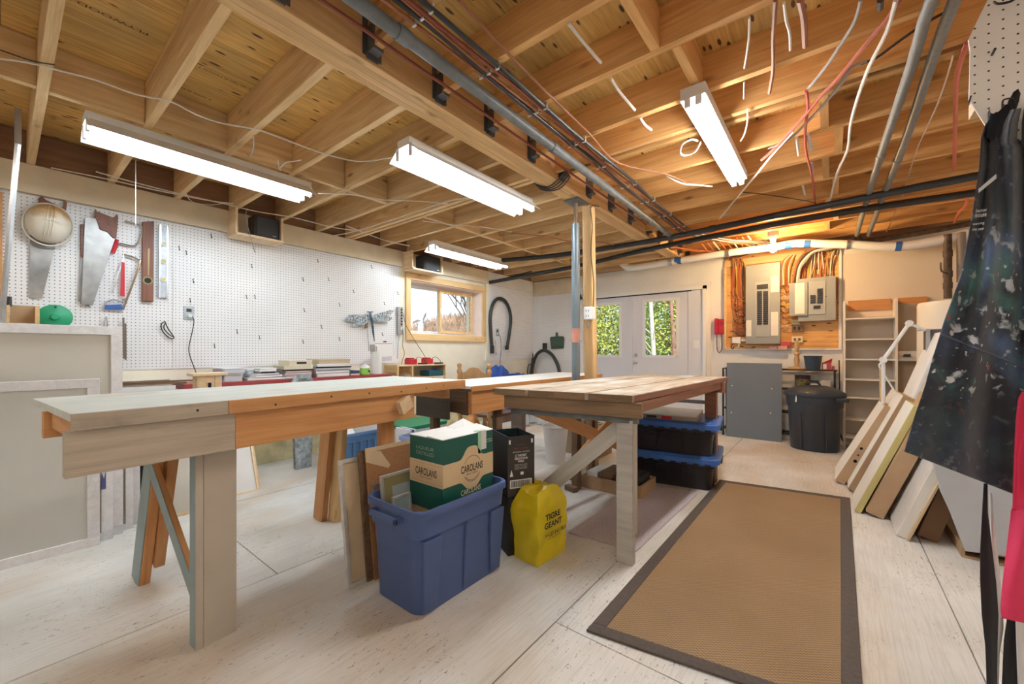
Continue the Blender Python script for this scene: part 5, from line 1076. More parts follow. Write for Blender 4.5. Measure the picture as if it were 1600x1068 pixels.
# white bucket, box behind, jugs
t = thing('white_bucket', 'frosted white plastic waste bin on the floor under the plank table', 'bucket', (-2.16, 3.42, 0)); frost = pm('frosted_white', (.82, .83, .84), .35)
MB().lathe([(.088, .0), (.090, .004), (.128, .355), (.136, .358), (.136, .366), (.127, .366), (.087, .010), (.001, .008)], (-2.15, 3.42, 0), 36, cap=False).build('bucket_body', frost, t, smooth=40)
t = thing('carton', 'brown cardboard carton with black script behind the white waste bin', 'carton', (-2.1, 3.98, 0)); MB().box(-2.34, 3.82, 0, -1.87, 4.12, .31).build('box_body', pm('cardboard_grey', (.36, .29, .21), .8), t, bevel=.002); txt('lettering', 'ribs', black_ink, t, (-2.0, 3.819, .17), (1, 0, 0), (0, 0, 1), width=.09, height=.03, shear=.3)
t = thing('shallow_tray', 'dark shallow tray resting on the brown carton', 'tray', (-2.15, 3.95, .312)); MB().rbox(-2.42, 3.76, -1.93, 4.10, .312, .328, .02, in0=.03).build('tray_body', pm('grey_tray', (.22, .23, .22), .4), t, bevel=.003); MB().rbox(-2.38, 3.80, -1.97, 4.06, .329, .333, .02).build('tray_inside', pm('dark_brown_tray', (.05, .04, .03), .5), t)
clearj = pm('clear_jug', (.86, .92, .95), .1, trans=.8, ior=1.33)
for k, (x, y, z) in enumerate(((-3.55, 4.80, 0), (-3.40, 5.02, 0), (-3.62, 5.05, 0), (-3.52, 4.93, .265))):
    t = thing('water_jug', ['nearest clear plastic jug on the floor beyond the white waste bin', 'right rear clear jug on the floor by the left wall', 'left rear clear jug on the floor by the left wall', 'clear jug lying on top of the other jugs'][k], 'jug', (x, y, z), 0, 'clear plastic jugs')
    MB().lathe([(.055, 0), (.07, .01), (.07, .16), (.06, .18), (.03, .22), (.02, .235), (.02, .25)], (0, 0, 0), 20).build('jug_body', clearj, t, smooth=True, local=True); MB().lathe([(.022, .248), (.022, .263)], (0, 0, 0), 16).build('cap', blue_paint, t, local=True)
# blue tarp, white cloth, vacuum hose heap near the corner
t = thing('blue_tarp', 'crumpled bright blue tarp heaped on a dark crate beyond the wooden chair', 'tarp', (-4.15, 5.2, 0))
def tarp(u, v):
    x = -4.36+.42*u; y = 4.70+1.05*v; hgt = .86*math.exp(-((v-.05)/.40)**2)+.66*math.exp(-((v-.75)/.35)**2); e_ = min(1, 7*min(u+.03, 1-u+.001, v+.02, 1-v+.001))
    return (x, y, .16+(hgt-.14)*e_+.05*e_*mnoise.noise(Vector((u*5, v*9, 0)))+.02*e_*mnoise.noise(Vector((u*18, v*24, 0))))
MB().box(-4.34, 4.80, 0, -3.98, 5.65, .30).build('crate', brown_wood, t)
MB().grid(tarp, 50, 50).build('tarp_sheet', pm('tarp_blue', (.02, .07, .33), .35, var=.15, sc=20), t, smooth=True, solid=.004)
t = thing('shop_vacuum_hose', 'black hose arching over tools in the far corner', 'hose', (-3.9, 6.0, 0)); Yc = 6.05
ribbed([onY(a, b_, Yc) for a, b_ in ((829, 592), (832, 572), (838, 555), (846, 548), (854, 548), (864, 556), (872, 572), (875, 590))], .030).build('hose_body', hosem, t, smooth=True)
MB().box(onY(853, 540, 6.18).x-.02, 6.10, onY(853, 545, 6.15).z, onY(853, 540, 6.18).x+.02, 6.19, onY(853, 540, 6.15).z+.05).build('hook', black_pl, t)
MB().lathe([(.13, 0), (.15, .05), (.15, .40), (.14, .46), (.08, .50), (.04, .51)], (-4.17, 5.96, 0), 28).build('canister', pm('vac_grey', (.10, .13, .16), .4), t, smooth=40)
MB().tube([onY(875, 588, Yc), onY(878, 640, Yc)+Vector((0, 0, 0))], .030, 12).build('hose_end', hosem, t, smooth=True)
MB().tube([onY(829, 590, Yc), (-4.17, 5.97, .5)], .028, 12).build('hose_end', hosem, t, smooth=True)
t = thing('garden_hooks', 'black wrought iron shepherd hooks leaning in the corner', 'hook', (-4.15, 5.9, 0))
for k, q in enumerate((((820, 600), (818, 585), (815, 573), (812, 569), (810, 572), (811, 575)), ((825, 600), (824, 580), (826, 570), (829, 569), (831, 576)))): MB().tube(smoothpts([onY(a, b_, 6.0) for a, b_ in q]), .007, 8).build('hook_rod', black_pl, t, smooth=True)
for q in ((820, 592), (825, 592)): MB().tube([onY(q[0], q[1], 6.0), Vector((onY(q[0], q[1], 6.0).x, 5.95, 0))], .007, 8).build('hook_rod', black_pl, t)
t = thing('dark_umbrella', 'dark furled umbrella standing in the corner', 'umbrella', onZ(830, 656, 0)); p = onY(830, 560, 6.05); MB().tube([(p.x, 6.0, .05), (p.x, 6.05, .5), (p.x, 6.10, .98)], [.015, .035, .022], 10).build('canopy', black_matte, t, smooth=True); MB().tube([(p.x, 6.1, .98), (p.x-.01, 6.12, 1.06)], .013, 8).build('handle', brown_wood, t)
tag(MB().tube([onY(838, 590, 6.1), onY(830, 543, 6.17)], .009, 6).build('wooden_dowel', pine, None), 'thin wooden dowel leaning against the corner wall', 'dowel')
t = thing('dustpan', 'dark green dustpan hanging on the back wall left of the door', 'dustpan', onY(870, 535, 6.17)); P_ = lambda a, b_, y=6.165: onY(a, b_, y)
MB().prism([P_(859, 529), (P_(860, 526)), P_(879, 525), P_(881, 528), P_(880, 544), P_(861, 545)], (0, .02, 0)).build('pan', pm('olive_green', (.055, .10, .065), .5), t, bevel=.004); MB().prism([P_(868, 519), P_(871, 519), P_(871, 526), P_(868, 526)], (0, .02, 0)).build('handle', pm('olive_green', (.055, .10, .065), .5), t, bevel=.004)
MB().prism([P_(862, 541, 6.16), P_(879, 540, 6.16), P_(880, 544, 6.16), P_(861, 545, 6.16)], (0, .006, 0)).build('lip', pm('olive_dark', (.03, .06, .04), .5), t)
# whirligig outside
t = thing('garden_spinner', 'white garden spinner with grey blades outside the window', 'ornament', (-5.6, 4.1, 1.25)); Wx = -5.4
MB().tube([onX(657, 524, Wx)-Vector((0, 0, .05)), onX(658, 508, Wx), onX(659, 500, Wx)], [.05, .05, .015], 12).build('base', white_gloss, t, smooth=True); MB().tube([onX(659, 530, Wx), onX(659, 500, Wx)], .01, 6).build('post', steel, t)
for q in ([(660, 500), (662, 492), (666, 487), (666, 492), (662, 501)], [(660, 501), (652, 499), (645, 502), (644, 506), (654, 502)], [(661, 501), (667, 505), (669, 511), (665, 508), (660, 503)]): MB().prism([onX(a, b_, Wx+.03) for a, b_ in q], (.004, 0, 0)).build('blade', pm('blade_grey', (.45, .45, .45), .5), t)
# ================================================================ back wall, right of the doors
def rect(px0, py0, px1, py1, y, dep, name, mat, par, bevel=.002):
    """box whose front face shows the given pixel rectangle at plane y"""
    a = onY(px0, (py0+py1)/2, y); b_ = onY(px1, (py0+py1)/2, y); xm = (px0+px1)/2; z1 = onY(xm, py0, y).z; z0 = onY(xm, py1, y).z
    return MB().box(a.x, y, z0, b_.x, y+dep, z1).build(name, mat, par, bevel=bevel)
pb = struct('trim_4', MB().box(-1.15, 6.165, 1.12, .09, 6.20, 1.137), white_gloss)
for k, (x0, x1) in enumerate(((-1.145, -.52), (-.518, .07))): MB().box(x0, 6.185, 1.14, x1, 6.199, 2.395).build('plywood_board', ply_board, pb)
MB().box(-1.148, 6.14, 1.138, -1.122, 6.184, 2.25).build('side_trim', pine, pb); MB().box(.072, 6.17, 1.12, .10, 6.199, 2.395).build('side_trim', white_wall, pb)
board('ledger', (-1.15, 6.175, 2.30), (.07, 6.175, 2.30), .09, .02, pine, pb)
panel_grey = pm('panel_grey', (.30, .31, .31), .4, var=.04, sc=3); paper = pm('label_paper', (.72, .70, .66), .7); breaker = pm('breaker_black', (.025, .025, .03), .4)
t = thing('breaker_panel', 'tall grey electrical panel with two columns of black breakers', 'electrical panel', (-.70, 6.12, 1.2))
Yp = 6.08; cab = rect(1165, 412, 1219, 537, Yp, .10, 'cabinet', panel_grey, t, .004); cov = rect(1180, 440, 1203, 526, Yp-.006, .006, 'cover', pm('cover_grey', (.36, .37, .37), .4), t)
rect(1182.5, 444, 1200, 451, Yp-.014, .008, 'main_breaker', breaker, cov, .001)
for c in (1183, 1192.5):
    for k in range(17): rect(c, 454.5+3.1*k, c+7.6, 457.1+3.1*k, Yp-.014, .008, 'breaker', breaker, cov, 0)
for q in ((1204, 431, 1217.5, 456), (1204.5, 487, 1216, 524), (1166, 500, 1174, 525)): rect(*q, Yp-.002, .002, 'paper_label', paper, cab, 0)
t = thing('breaker_panel', 'smaller grey electrical panel with an open door, right of the tall one', 'electrical panel', (-.15, 6.12, 1.45))
rect(1247, 433, 1306, 501, Yp, .10, 'cabinet', panel_grey, t, .004); dr = rect(1233, 441, 1262, 493, Yp-.025, .02, 'door', panel_grey, t, .003); rect(1242, 442, 1257, 490, Yp-.028, .002, 'paper_label', paper, dr, 0)
cov = rect(1263, 439, 1290, 491, Yp-.008, .008, 'cover', pm('cover_grey', (.36, .37, .37), .4), t)
for c, k0, k1 in ((1266, 4, 8), (1277, 1, 8)):
    for k in range(k0, k1): rect(c, 447+3.4*k, c+8.5, 449.8+3.4*k, Yp-.016, .008, 'breaker', breaker, cov, 0)
rect(1271, 477, 1282, 482, Yp-.016, .008, 'main_breaker', breaker, cov, 0)
MB().lathe([(.006, 0), (.006, -.004)], onY(1291, 463, Yp), 8, axis='y').build('latch', black_pl, t)
# cables over the backboard
copper_w = pm('orange_cable', (.46, .12, .035), .5); white_w = pm('white_cable', (.72, .68, .62), .5); black_w = pm('black_cable', (.05, .04, .035), .5); brown_w = pm('brown_cable', (.34, .13, .06), .5); yellow_w = pm('yellow_cable', (.60, .38, .06), .5); red_w = pm('red_cable', (.48, .07, .05), .5); grey_w = pm('grey_cable', (.35, .32, .30), .5)
t = thing('cable_bundle', 'bundle of orange cables running down the backboard left of the tall panel', 'cables', onY(1153, 470, 6.16))
rr = random.Random(11)
for k in range(11):
    x = 1144+1.85*k; yb = 455+rr.uniform(0, 60); m_ = [copper_w, brown_w, copper_w, black_w, yellow_w, copper_w][k % 6]
    pts = [onY(x+rr.uniform(-8, 4), 404, 6.14), onY(x+rr.uniform(-2, 2), 414, 6.13), onY(x+rr.uniform(-1, 1), 440, 6.165), onY(x+rr.uniform(-1, 1), yb-10, 6.165), onY(min(1164, x+4), yb, 6.16), onY(1165, yb+rr.uniform(-3, 6), 6.15)]
    MB().tube(smoothpts(pts), .006, 6).build('cable', m_, t, smooth=True)
for k in range(12):
    yb = 476+4.6*k; MB().tube(smoothpts([onY(1146+rr.uniform(-2, 3), yb-6, 6.165), onY(1150, yb+rr.uniform(-2, 2), 6.15), onY(1157, yb+rr.uniform(-3, 3), 6.15), onY(1165, yb+rr.uniform(-2, 2), 6.15)]), .005, 6).build('cable', [copper_w, brown_w, black_w, copper_w][k % 4], t, smooth=True)
for k in range(6): MB().tube(smoothpts([onY(1147+2.4*k, 500, 6.17), onY(1149+2.2*k+rr.uniform(-2, 2), 512, 6.16), onY(1151+2*k+rr.uniform(-2, 2), 528, 6.165)]), .005, 6).build('cable', brown_w, t, smooth=True)
t = thing('cable_bundle', 'cables curving between the two electrical panels', 'cables', onY(1226, 450, 6.16))
for k in range(8):
    yb = 448+9*k; MB().tube(smoothpts([onY(1219, yb, 6.14), onY(1225+rr.uniform(-2, 2), yb+rr.uniform(-6, 6), 6.12), onY(1229+rr.uniform(-2, 2), yb+rr.uniform(-2, 8), 6.12), onY(1234, yb+rr.uniform(-3, 3), 6.14)]), .006, 6).build('cable', [copper_w, brown_w, white_w, yellow_w, black_w][k % 5], t, smooth=True)
for k in range(7):
    x = 1221+2.2*k; MB().tube(smoothpts([onY(x+14-k, 398, 6.13), onY(x+4, 406, 6.12), onY(x, 420, 6.14), onY(x-1+rr.uniform(-2, 2), 446, 6.15)]), .006, 6).build('cable', [copper_w, white_w, yellow_w, brown_w][k % 4], t, smooth=True)
t = thing('cable_bundle', 'cables arching down into the top of the right electrical panel', 'cables', onY(1270, 410, 6.16))
for k in range(4): MB().tube(smoothpts([onY(1300, 384+1.5*k, 6.05), onY(1272, 388+2*k, 6.06), onY(1252+2*k, 400+3*k, 6.06), onY(1243+2.5*k, 420, 6.08), onY(1239+3*k, 442, 6.10)]), .011, 8).build('cable', [brown_w, black_w, white_w, grey_w][k], t, smooth=True)
for k in range(13):
    x = 1250+4.2*k; MB().tube(smoothpts([onY(x+rr.uniform(4, 12), 391, 6.14), onY(x+rr.uniform(0, 4), 400, 6.12), onY(x+rr.uniform(-2, 2), 415, 6.15), onY(x+rr.uniform(-3, 1), 434, 6.13)]), .006, 6).build('cable', [copper_w, copper_w, brown_w, yellow_w, white_w, black_w, brown_w][k % 7], t, smooth=True)
for k, x in enumerate((1274, 1279, 1284)): MB().tube([onY(x, 392, 6.1), onY(x-3+3*k, 420, 6.1)], .005, 6).build('white_lead', white_w, t); MB().tube([onY(x-3+3*k, 420, 6.1), onY(x-6+5*k, 428, 6.11)], .008, 6).build('connector', [yellow_w, white_w, red_w][k], t)
# small boxes on the backboard
t = thing('dark_switch_box', 'small dark switch box below the right electrical panel', 'switch box', onY(1246, 512, 6.17)); rect(1237, 508, 1255, 518, 6.15, .035, 'box_body', brown_wood, t); rect(1240, 510, 1243, 515, 6.145, .005, 'switch', black_pl, t, 0); rect(1247, 510, 1250, 515, 6.145, .005, 'switch', black_pl, t, 0)
t = thing('brass_junction_box', 'brass coloured junction box just above the dark switch box', 'junction box', onY(1243, 500, 6.17)); rect(1236, 499, 1250, 507, 6.15, .035, 'box_body', pm('brass_box', (.40, .30, .15), .4, metal=.5), t)
t = thing('cream_outlet_box', 'cream double outlet box above the candlestick', 'outlet', onY(1246, 530, 6.17)); rect(1237, 525.5, 1254, 534.5, 6.15, .035, 'box_body', pm('cream_plastic', (.75, .68, .50), .5), t); rect(1240, 528, 1244, 532, 6.148, .003, 'receptacle', brown_wood, t, 0); rect(1247, 528, 1251, 532, 6.148, .003, 'receptacle', brown_wood, t, 0)
t = thing('white_adapter', 'white plug adapters with cords below the cable bundle', 'adapter', onY(1150, 532, 6.17)); rect(1144, 526.5, 1157, 536, 6.14, .045, 'adapter_body', white_gloss, t, .004); rect(1158, 527, 1165, 533, 6.15, .035, 'cream_block', pm('cream_plastic', (.75, .68, .50), .5), t, .003)
for q in (((1146, 536), (1142, 541), (1145, 545), (1147, 541)), ((1152, 536), (1155, 540), (1150, 544)), ((1157, 535), (1153, 541), (1150, 545))): MB().tube(smoothpts([onY(a, b_, 6.14) for a, b_ in q]), .005, 6).build('cord', black_pl if q[0][0] == 1146 else white_w, t, smooth=True)
pinkbox = pm('bulb_box_red', (.55, .08, .10), .5); 
for k, (a, b0, b1_, c, m_) in enumerate(((1202, 541, 546, 1214, pm('bulb_box_pink', (.70, .40, .40), .5)), (1215, 540, 546, 1230, pm('bulb_box_orange', (.72, .38, .28), .5)), (1220, 533.5, 539.6, 1236, pinkbox))):
    tag(rect(a, b0, c, b1_, 6.12 if k < 2 else 6.125, .05, 'bulb_box', m_, None), ['pink and white bulb carton at the left end of the ledge', 'orange and white bulb carton on the ledge under the red one', 'red bulb carton on top, left of the cream outlet box'][k], 'box')
# telephone
t = thing('wall_telephone', 'red wall telephone right of the French doors', 'telephone', onY(1125, 510, 6.19)); tel = pm('telephone_red', (.50, .012, .03), .3)
tb_ = rect(1116, 498, 1134, 522, 6.16, .038, 'base', tel, t, .006); rect(1116, 497, 1122, 521, 6.12, .04, 'handset', tel, t, .010); rect(1125, 502, 1132, 508, 6.155, .005, 'keypad', pm('telephone_dark', (.3, .01, .02), .4), tb_)
MB().tube(smoothpts([onY(a, b_, 6.15) for a, b_ in ((1120, 521), (1120, 538), (1121, 547), (1124, 550.5), (1127, 547), (1128, 538), (1127, 522))]), .006, 6).build('cord', pm('cord_dark', (.12, .04, .04), .5), t, smooth=True)

# wire shelf with its things
t = thing('wire_shelf', 'black metal shelf stand against the back wall behind the bin', 'shelf', (-.5, 6.05, 0)); bl = pm('shelf_black', (.03, .028, .028), .45, metal=.4)
for z in (.885, .645, .36, .10):
    for yy in (5.93, 6.02, 6.11, 6.17): MB().box(-1.13, yy-.006, z-.012, .06, yy+.006, z).build('shelf_bar', bl, t)
    for xx in (-1.12, -.72, -.32, .035): MB().box(xx-.008, 5.925, z-.012, xx+.008, 6.175, z-.001).build('cross_bar', bl, t)
for xx in (-1.12, .035):
    for yy in (5.93, 6.16): MB().box(xx-.010, yy-.010, 0, xx+.010, yy+.010, .884).build('upright', bl, t)
MB().tube(smoothpts([(.075, 6.14, 1.0), (.08, 6.13, .6), (.07, 6.1, .3), (.09, 6.08, .12), (.13, 6.02, .02)]), .006, 6).build('cord', black_pl, t, smooth=True)
def onsh(px, y=6.03): return onY(px, 575, y).x
t = thing('candlestick', 'turned light wood candlestick on the shelf right of the grey panel', 'candlestick', (onsh(1245), 6.03, .886)); x = onsh(1245)
MB().lathe([(.095, .886), (.10, .892), (.095, .905), (.03, .915), (.022, .93), (.030, 1.0), (.022, 1.05), (.034, 1.075), (.018, 1.10), (.028, 1.16), (.022, 1.19), (.020, 1.23), (.001, 1.235)], (x, 6.03, 0), 24).build('stem', wood('candlestick_wood', (.50, .28, .12), (.66, .42, .2), .4, knot=0, ax=2), t, smooth=40)
t = thing('blue_pot', 'slate blue flower pot on the shelf beside the candlestick', 'pot', (onsh(1270), 6.0, .886)); x = onsh(1270, 6.0); MB().lathe([(.07, .886), (.088, 1.03), (.093, 1.04), (.092, 1.05), (.082, 1.05), (.066, .90), (.001, .898)], (x, 6.02, 0), 28, cap=False).build('pot_body', pm('slate_blue', (.045, .075, .115), .5), t, smooth=40)
t = thing('red_box', 'open red and white carton at the right end of the wire shelf', 'box', (onsh(1292), 6.03, .886)); x0, x1 = onsh(1284, 6.0), onsh(1299, 6.0); MB().box(x0, 6.0, .886, x1, 6.08, .965).build('box_body', pinkbox, t, bevel=.002); MB().box(x0+.012, 5.9985, .895, x0+.045, 6.0, .955).build('print', white_gloss, t); MB().hexa([(x0, 6.075, .965), (x1, 6.075, .965), (x1, 6.08, .965), (x0, 6.08, .965), (x0+.04, 6.05, .985), (x1+.01, 6.04, 1.02), (x1+.01, 6.045, 1.02), (x0+.04, 6.055, .985)]).build('flap', pinkbox, t); MB().box(x1+.005, 6.02, .886, x1+.03, 6.08, .93).build('side_pack', pinkbox, t)
t = thing('paint_can', 'dark paint can with gold label on the second wire shelf', 'paint can', (onsh(1254), 6.05, .646)); x = onsh(1254, 6.05); MB().lathe([(.078, .646), (.078, .80), (.082, .803), (.082, .812), (.074, .812), (.072, .806), (.001, .806)], (x, 6.05, 0), 28).build('can_body', pm('can_dark', (.03, .02, .025), .35), t, smooth=40); MB().lathe([(.079, .68), (.079, .77)], (x, 6.05, 0), 28, cap=False).build('can_label', pm('gold_label', (.16, .13, .05), .5, var=.8, sc=40), t, smooth=True)
for k, (a, b_, h_) in enumerate(((1266, 1279, .09), (1281, 1299, .10))):
    x0, x1 = onsh(a, 6.02), onsh(b_, 6.02); t = thing('plastic_tub', ['white tub with black stripe beside the paint can', 'pale beige tub at the right of the second wire shelf'][k], 'tub', ((x0+x1)/2, 6.06, .646)); MB().rbox(x0, 6.02, x1, 6.11, .646, .646+h_, .015).build('tub_body', [white_gloss, pm('beige_tub', (.6, .52, .42), .5)][k], t, bevel=.003); MB().rbox(x0-.003, 6.017, x1+.003, 6.113, .646+h_, .66+h_, .015).build('lid', [black_pl, pm('beige_tub', (.6, .52, .42), .5)][k], t)
# grey board leaning on the shelf
t = thing('grey_panel', 'large flat grey painted panel leaning against the wire shelf', 'panel', (-.78, 5.88, 0)); a, b_ = onY(1135, 600, 5.88), onY(1221.5, 600, 5.88); zt = onY(1178, 567, 5.90).z
MB().hexa([(a.x, 5.865, 0), (b_.x, 5.865, 0), (b_.x, 5.877, 0), (a.x, 5.877, 0), (a.x, 5.908, zt), (b_.x, 5.908, zt), (b_.x, 5.920, zt), (a.x, 5.920, zt)]).build('sheet', pm('panel_slate', (.165, .19, .225), .5, var=.04, sc=3), t, bevel=.001)
for q in ((1144, 602), (1206, 607), (1143, 644), (1204, 645)): MB().lathe([(.008, -.004), (.008, .0)], onY(q[0], q[1], 5.875)-Vector((0, .008, 0)), 8, axis='y').build('screw_cap', white_gloss, t)
# waste bin
bin_m = pm('bin_charcoal', (.036, .044, .060), .36, var=.05, sc=4); BX, BY = -.15, 5.70
t = thing('trash_can', 'large dark charcoal lidded trash can in front of the wire shelf', 'trash can', (BX, BY, 0))
MB().lathe([(.215, 0), (.222, .01), (.245, .47), (.262, .49), (.268, .60), (.262, .61)], (BX, BY, 0), 40, sy=.80).build('can_body', bin_m, t, smooth=40)
MB().lathe([(.285, .600), (.290, .612), (.285, .640), (.265, .655), (.20, .690), (.12, .715), (.05, .722), (.001, .724)], (BX, BY, 0), 40, sy=.80).build('lid', bin_m, t, smooth=50)
for a in (-118, -90, -62): r_ = .236; x, y = BX+r_*math.cos(math.radians(a)), BY+r_*.80*math.sin(math.radians(a)); MB().box(x-.006, y-.010, .02, x+.006, y+.01, .42).build('rib', bin_m, t, bevel=.003)
MB().box(BX+.19, BY-.17, .56, BX+.30, BY-.10, .60).build('handle', bin_m, t, bevel=.010); MB().tube(smoothpts([(BX-.06, BY-.02, .715), (BX-.05, BY-.03, .745), (BX+.03, BY-.03, .75), (BX+.06, BY-.02, .715)]), .010, 8).build('lid_handle', bin_m, [c for c in bpy.data.objects if c.parent == t and c.name.startswith('lid')][0], smooth=True)
MB().prism([(BX-.165, BY-.204, .54), (BX-.150, BY-.207, .54), (BX-.148, BY-.205, .58), (BX-.155, BY-.205, .62), (BX-.160, BY-.204, .58)], (0, -.003, 0)).build('paint_splash', white_gloss, t)
# open shelf unit
su = pm('shelf_unit_white', (.76, .72, .66), .55); sx0, sx1 = onY(1322, 560, 5.93).x-.025, onY(1399, 560, 5.93).x+.02; Yf = 5.93
t = thing('shelf_unit', 'tall narrow cream white open shelf unit, empty, against the back wall', 'shelf unit', ((sx0+sx1)/2, 6.05, 0))
zt = onY(1322, 470, Yf).z
MB().box(sx0, Yf, 0, sx0+.02, 6.195, zt).build('side_panel', su, t); MB().box(sx1-.02, Yf, 0, sx1, 6.195, zt).build('side_panel', su, t)
for py in (496, 529, 561, 593, 622, 657, 686): z = onY(1360, py, Yf).z; MB().box(sx0+.02, Yf, max(.02, z-.012), sx1-.02, 6.18, max(.035, z+.004)).build('shelf', su, t)
MB().box(sx0+.02, 6.18, .04, sx1-.02, 6.19, zt-.17).build('back_panel', pm('shelf_back', (.58, .50, .42), .6), t)
rect(1325, 468, 1392, 484, 6.165, .03, 'back_rail', orange_wood, t, .001)
MB().box(sx1-.005, 6.15, zt-.06, sx1+.25, 6.19, zt+.02).build('back_rail', orange_wood, t, bevel=.001)
MB().box(sx1+.001, 6.10, 0, sx1+.22, 6.17, zt-.05).build('side_board', pm('tan_board', (.48, .38, .28), .6), t)
# right hand part of the back wall: drywall
MB().box(.11, 6.188, 0, 1.55, 6.199, 2.25).build('drywall_panel', pm('beige_drywall', (.72, .63, .53), .7, var=.03, sc=3), wallB)
# water heater
t = thing('water_heater', 'white water heater tank at the right end of the back wall', 'water heater', (.98, 5.55, 0)); wh = pm('heater_white', (.80, .79, .76), .3)
MB().lathe([(.30, .0), (.30, 1.545), (.295, 1.56), (.29, 1.57), (.001, 1.575)], (.965, 5.60, 0), 40).build('tank', wh, t, smooth=40); MB().lathe([(.303, 1.30), (.303, 1.31)], (.965, 5.60, 0), 40, cap=False).build('seam_band', grey_paint, t, smooth=True)
MB().box(.70, 5.285, 1.03, .78, 5.325, 1.16).build('number_label', pm('navy_label', (.02, .05, .16), .4), t)
txt('lettering', '6', white_ink, t, (.722, 5.284, 1.06), (1, 0, 0), (0, 0, 1), height=.055, lift=.001)
MB().box(.69, 5.285, .82, .78, 5.32, .90).build('paper_tag', paper, t)
t = thing('wall_box', 'white box with dark tool on the wall left of the water heater', 'box', onY(1418, 555, 6.0)); rect(1403, 548, 1434, 564, 5.98, .15, 'box_body', pm('offwhite_box', (.70, .66, .6), .5), t); rect(1411, 553, 1423, 557, 5.95, .02, 'tool', black_pl, t); rect(1392, 553, 1412, 555, 5.94, .012, 'tool_shaft', pine, t)

# ---------------------------------------------------------------- leaning flat cartons on the right
def leanbox(nm, label, piv, top, th, dep, mat, side=None, ln=None, cat='carton', yy=None):
    p = onZ(*piv) if yy is None else None
    if yy is not None: p = onY(*piv, yy); p.z = 0
    q = onY(top[0], top[1], p.y); u = Vector((q.x-p.x, 0, q.z)); L = u.length if ln is None else ln; u.normalize(); v = Vector((-u.z, 0, u.x)); u_ = u*L; v_ = v*th; D = Vector((0, dep, 0))
    t = thing(nm, label, cat, p)
    MB().hexa([p, p+D, p+D+v_, p+v_, p+u_, p+u_+D, p+u_+v_+D, p+u_+v_]).build('box_body', mat, t, bevel=.002)
    if side: e_ = v*.0015; MB().hexa([p+v_+D*.005+u*.004, p+v_+D*.995+u*.004, p+v_+D*.995+e_+u*.004, p+v_+D*.005+e_+u*.004, p+u_*.995+v_+D*.005, p+u_*.995+v_+D*.995, p+u_*.995+v_+D*.995+e_, p+u_*.995+v_+D*.005+e_]).build('front_sheet', side, t)
    return t, p, u, v
card2 = pm('cardboard_side', (.46, .30, .175), .8, var=.06, sc=8); white_card = pm('white_carton', (.80, .77, .70), .65, var=.03, sc=3)
t, p, u, v = leanbox('flat_carton', 'leftmost leaning flat carton, white faced with brown printed edge', (1319.7, 757), (1399, 640), .067, .45, card2, white_card)
for k, q in enumerate((.215, .27, .33)):
    c_ = p+u*q+v*(.028+.006*k)+Vector((0, -.0012, 0)); s = MB(); s.lathe([(.013, 0), (.013, -.0008), (.008, -.0008), (.008, 0)] if k != 1 else [(.011, 0), (.011, -.0008), (.001, -.0008)], (0, 0, 0), 14 if k == 0 else (3 if k == 1 else 4), axis='y').xf(Matrix.Translation(c_) @ Matrix.Rotation(math.radians(25), 4, 'Y')); s.build('printed_mark', black_ink, t)
leanbox('flat_carton', 'small white carton end showing behind the leftmost leaning carton', (1333, 748), (1416, 618), .075, .3, white_card, None, yy=4.78)
leanbox('flat_carton', 'second leaning flat carton, brown edge, from the left', (1342, 771), (1431, 624), .070, .42, card2, white_card)
leanbox('flat_carton', 'thin leaning carton with yellow edge and white face', (1345, 802), (1422, 668), .036, .36, pm('yellow_card', (.60, .52, .22), .7), white_card, ln=.80)
leanbox('flat_carton', 'wide brown leaning carton right of the yellow edged one', (1380, 811.5), (1433, 718), .090, .36, card2, cardb, ln=.85)
leanbox('wrapped_canvas', 'white canvas wrapped in clear plastic leaning among the cartons', (1416, 842), (1470, 745), .046, .5, pm('wrapped_white', (.78, .77, .74), .25, bump=.3, bsc=16), None, ln=.75, cat='canvas')
leanbox('thin_board', 'thin pale board leaning against the wrapped canvas', (1421, 846), (1469, 758), .012, .5, card_pale, None, ln=.75, cat='board')
leanbox('flat_carton', 'dark brown leaning carton in the shade right of the wrapped canvas', (1465, 848), (1492, 790), .085, .45, pm('cardboard_dark', (.22, .12, .065), .8), None, ln=.7)
leanbox('white_board', 'tall white board leaning behind the cartons, beside the black apron', (1362, 778), (1442, 600), .018, .5, white_matte, None, ln=1.30, cat='board', yy=4.15)
t = thing('pallet_box', 'low brown corrugated tray on the floor under the grey plastic sheet', 'carton', (.65, 3.3, 0)); a, b_ = onZ(1503, 870), onZ(1568, 880)
for q in ((0, .0, .012), (0, .045, .057)): MB().box(a.x, a.y, q[1], b_.x+.25, a.y+.6, q[2]).build('deck', cardb, t)
for x in (a.x, a.x+.10, a.x+.20, a.x+.30): MB().box(x, a.y+.002, .012, x+.012, a.y+.6, .045).build('rib', cardb, t)
t = thing('plastic_sheet', 'grey white plastic wrapped panel hanging below the black apron', 'sheet', (.65, 3.2, .06)); Ys = 3.17
MB().prism([onY(c_, d_, Ys) for c_, d_ in ((1452, 700), (1600, 700), (1600, 872), (1566, 868), (1508, 861), (1486, 803), (1470, 768))], (0, .025, 0)).build('sheet', pm('grey_plastic_wrap', (.52, .53, .56), .3, var=.06, sc=5, bump=.25, bsc=7), t, bevel=.004)
# side table that carries them, hidden mostly by the apron
t = thing('side_table', 'white topped side table behind the leaning cartons', 'table', (1.0, 4.0, 0)); MB().box(.66, 3.30, .70, 1.48, 5.0, .73).build('table_top', white_gloss, t, bevel=.004)
for x in (.70, 1.42):
    for y in (3.36, 4.94): MB().box(x, y-.02, 0, x+.04, y+.02, .70).build('leg', steel, t)
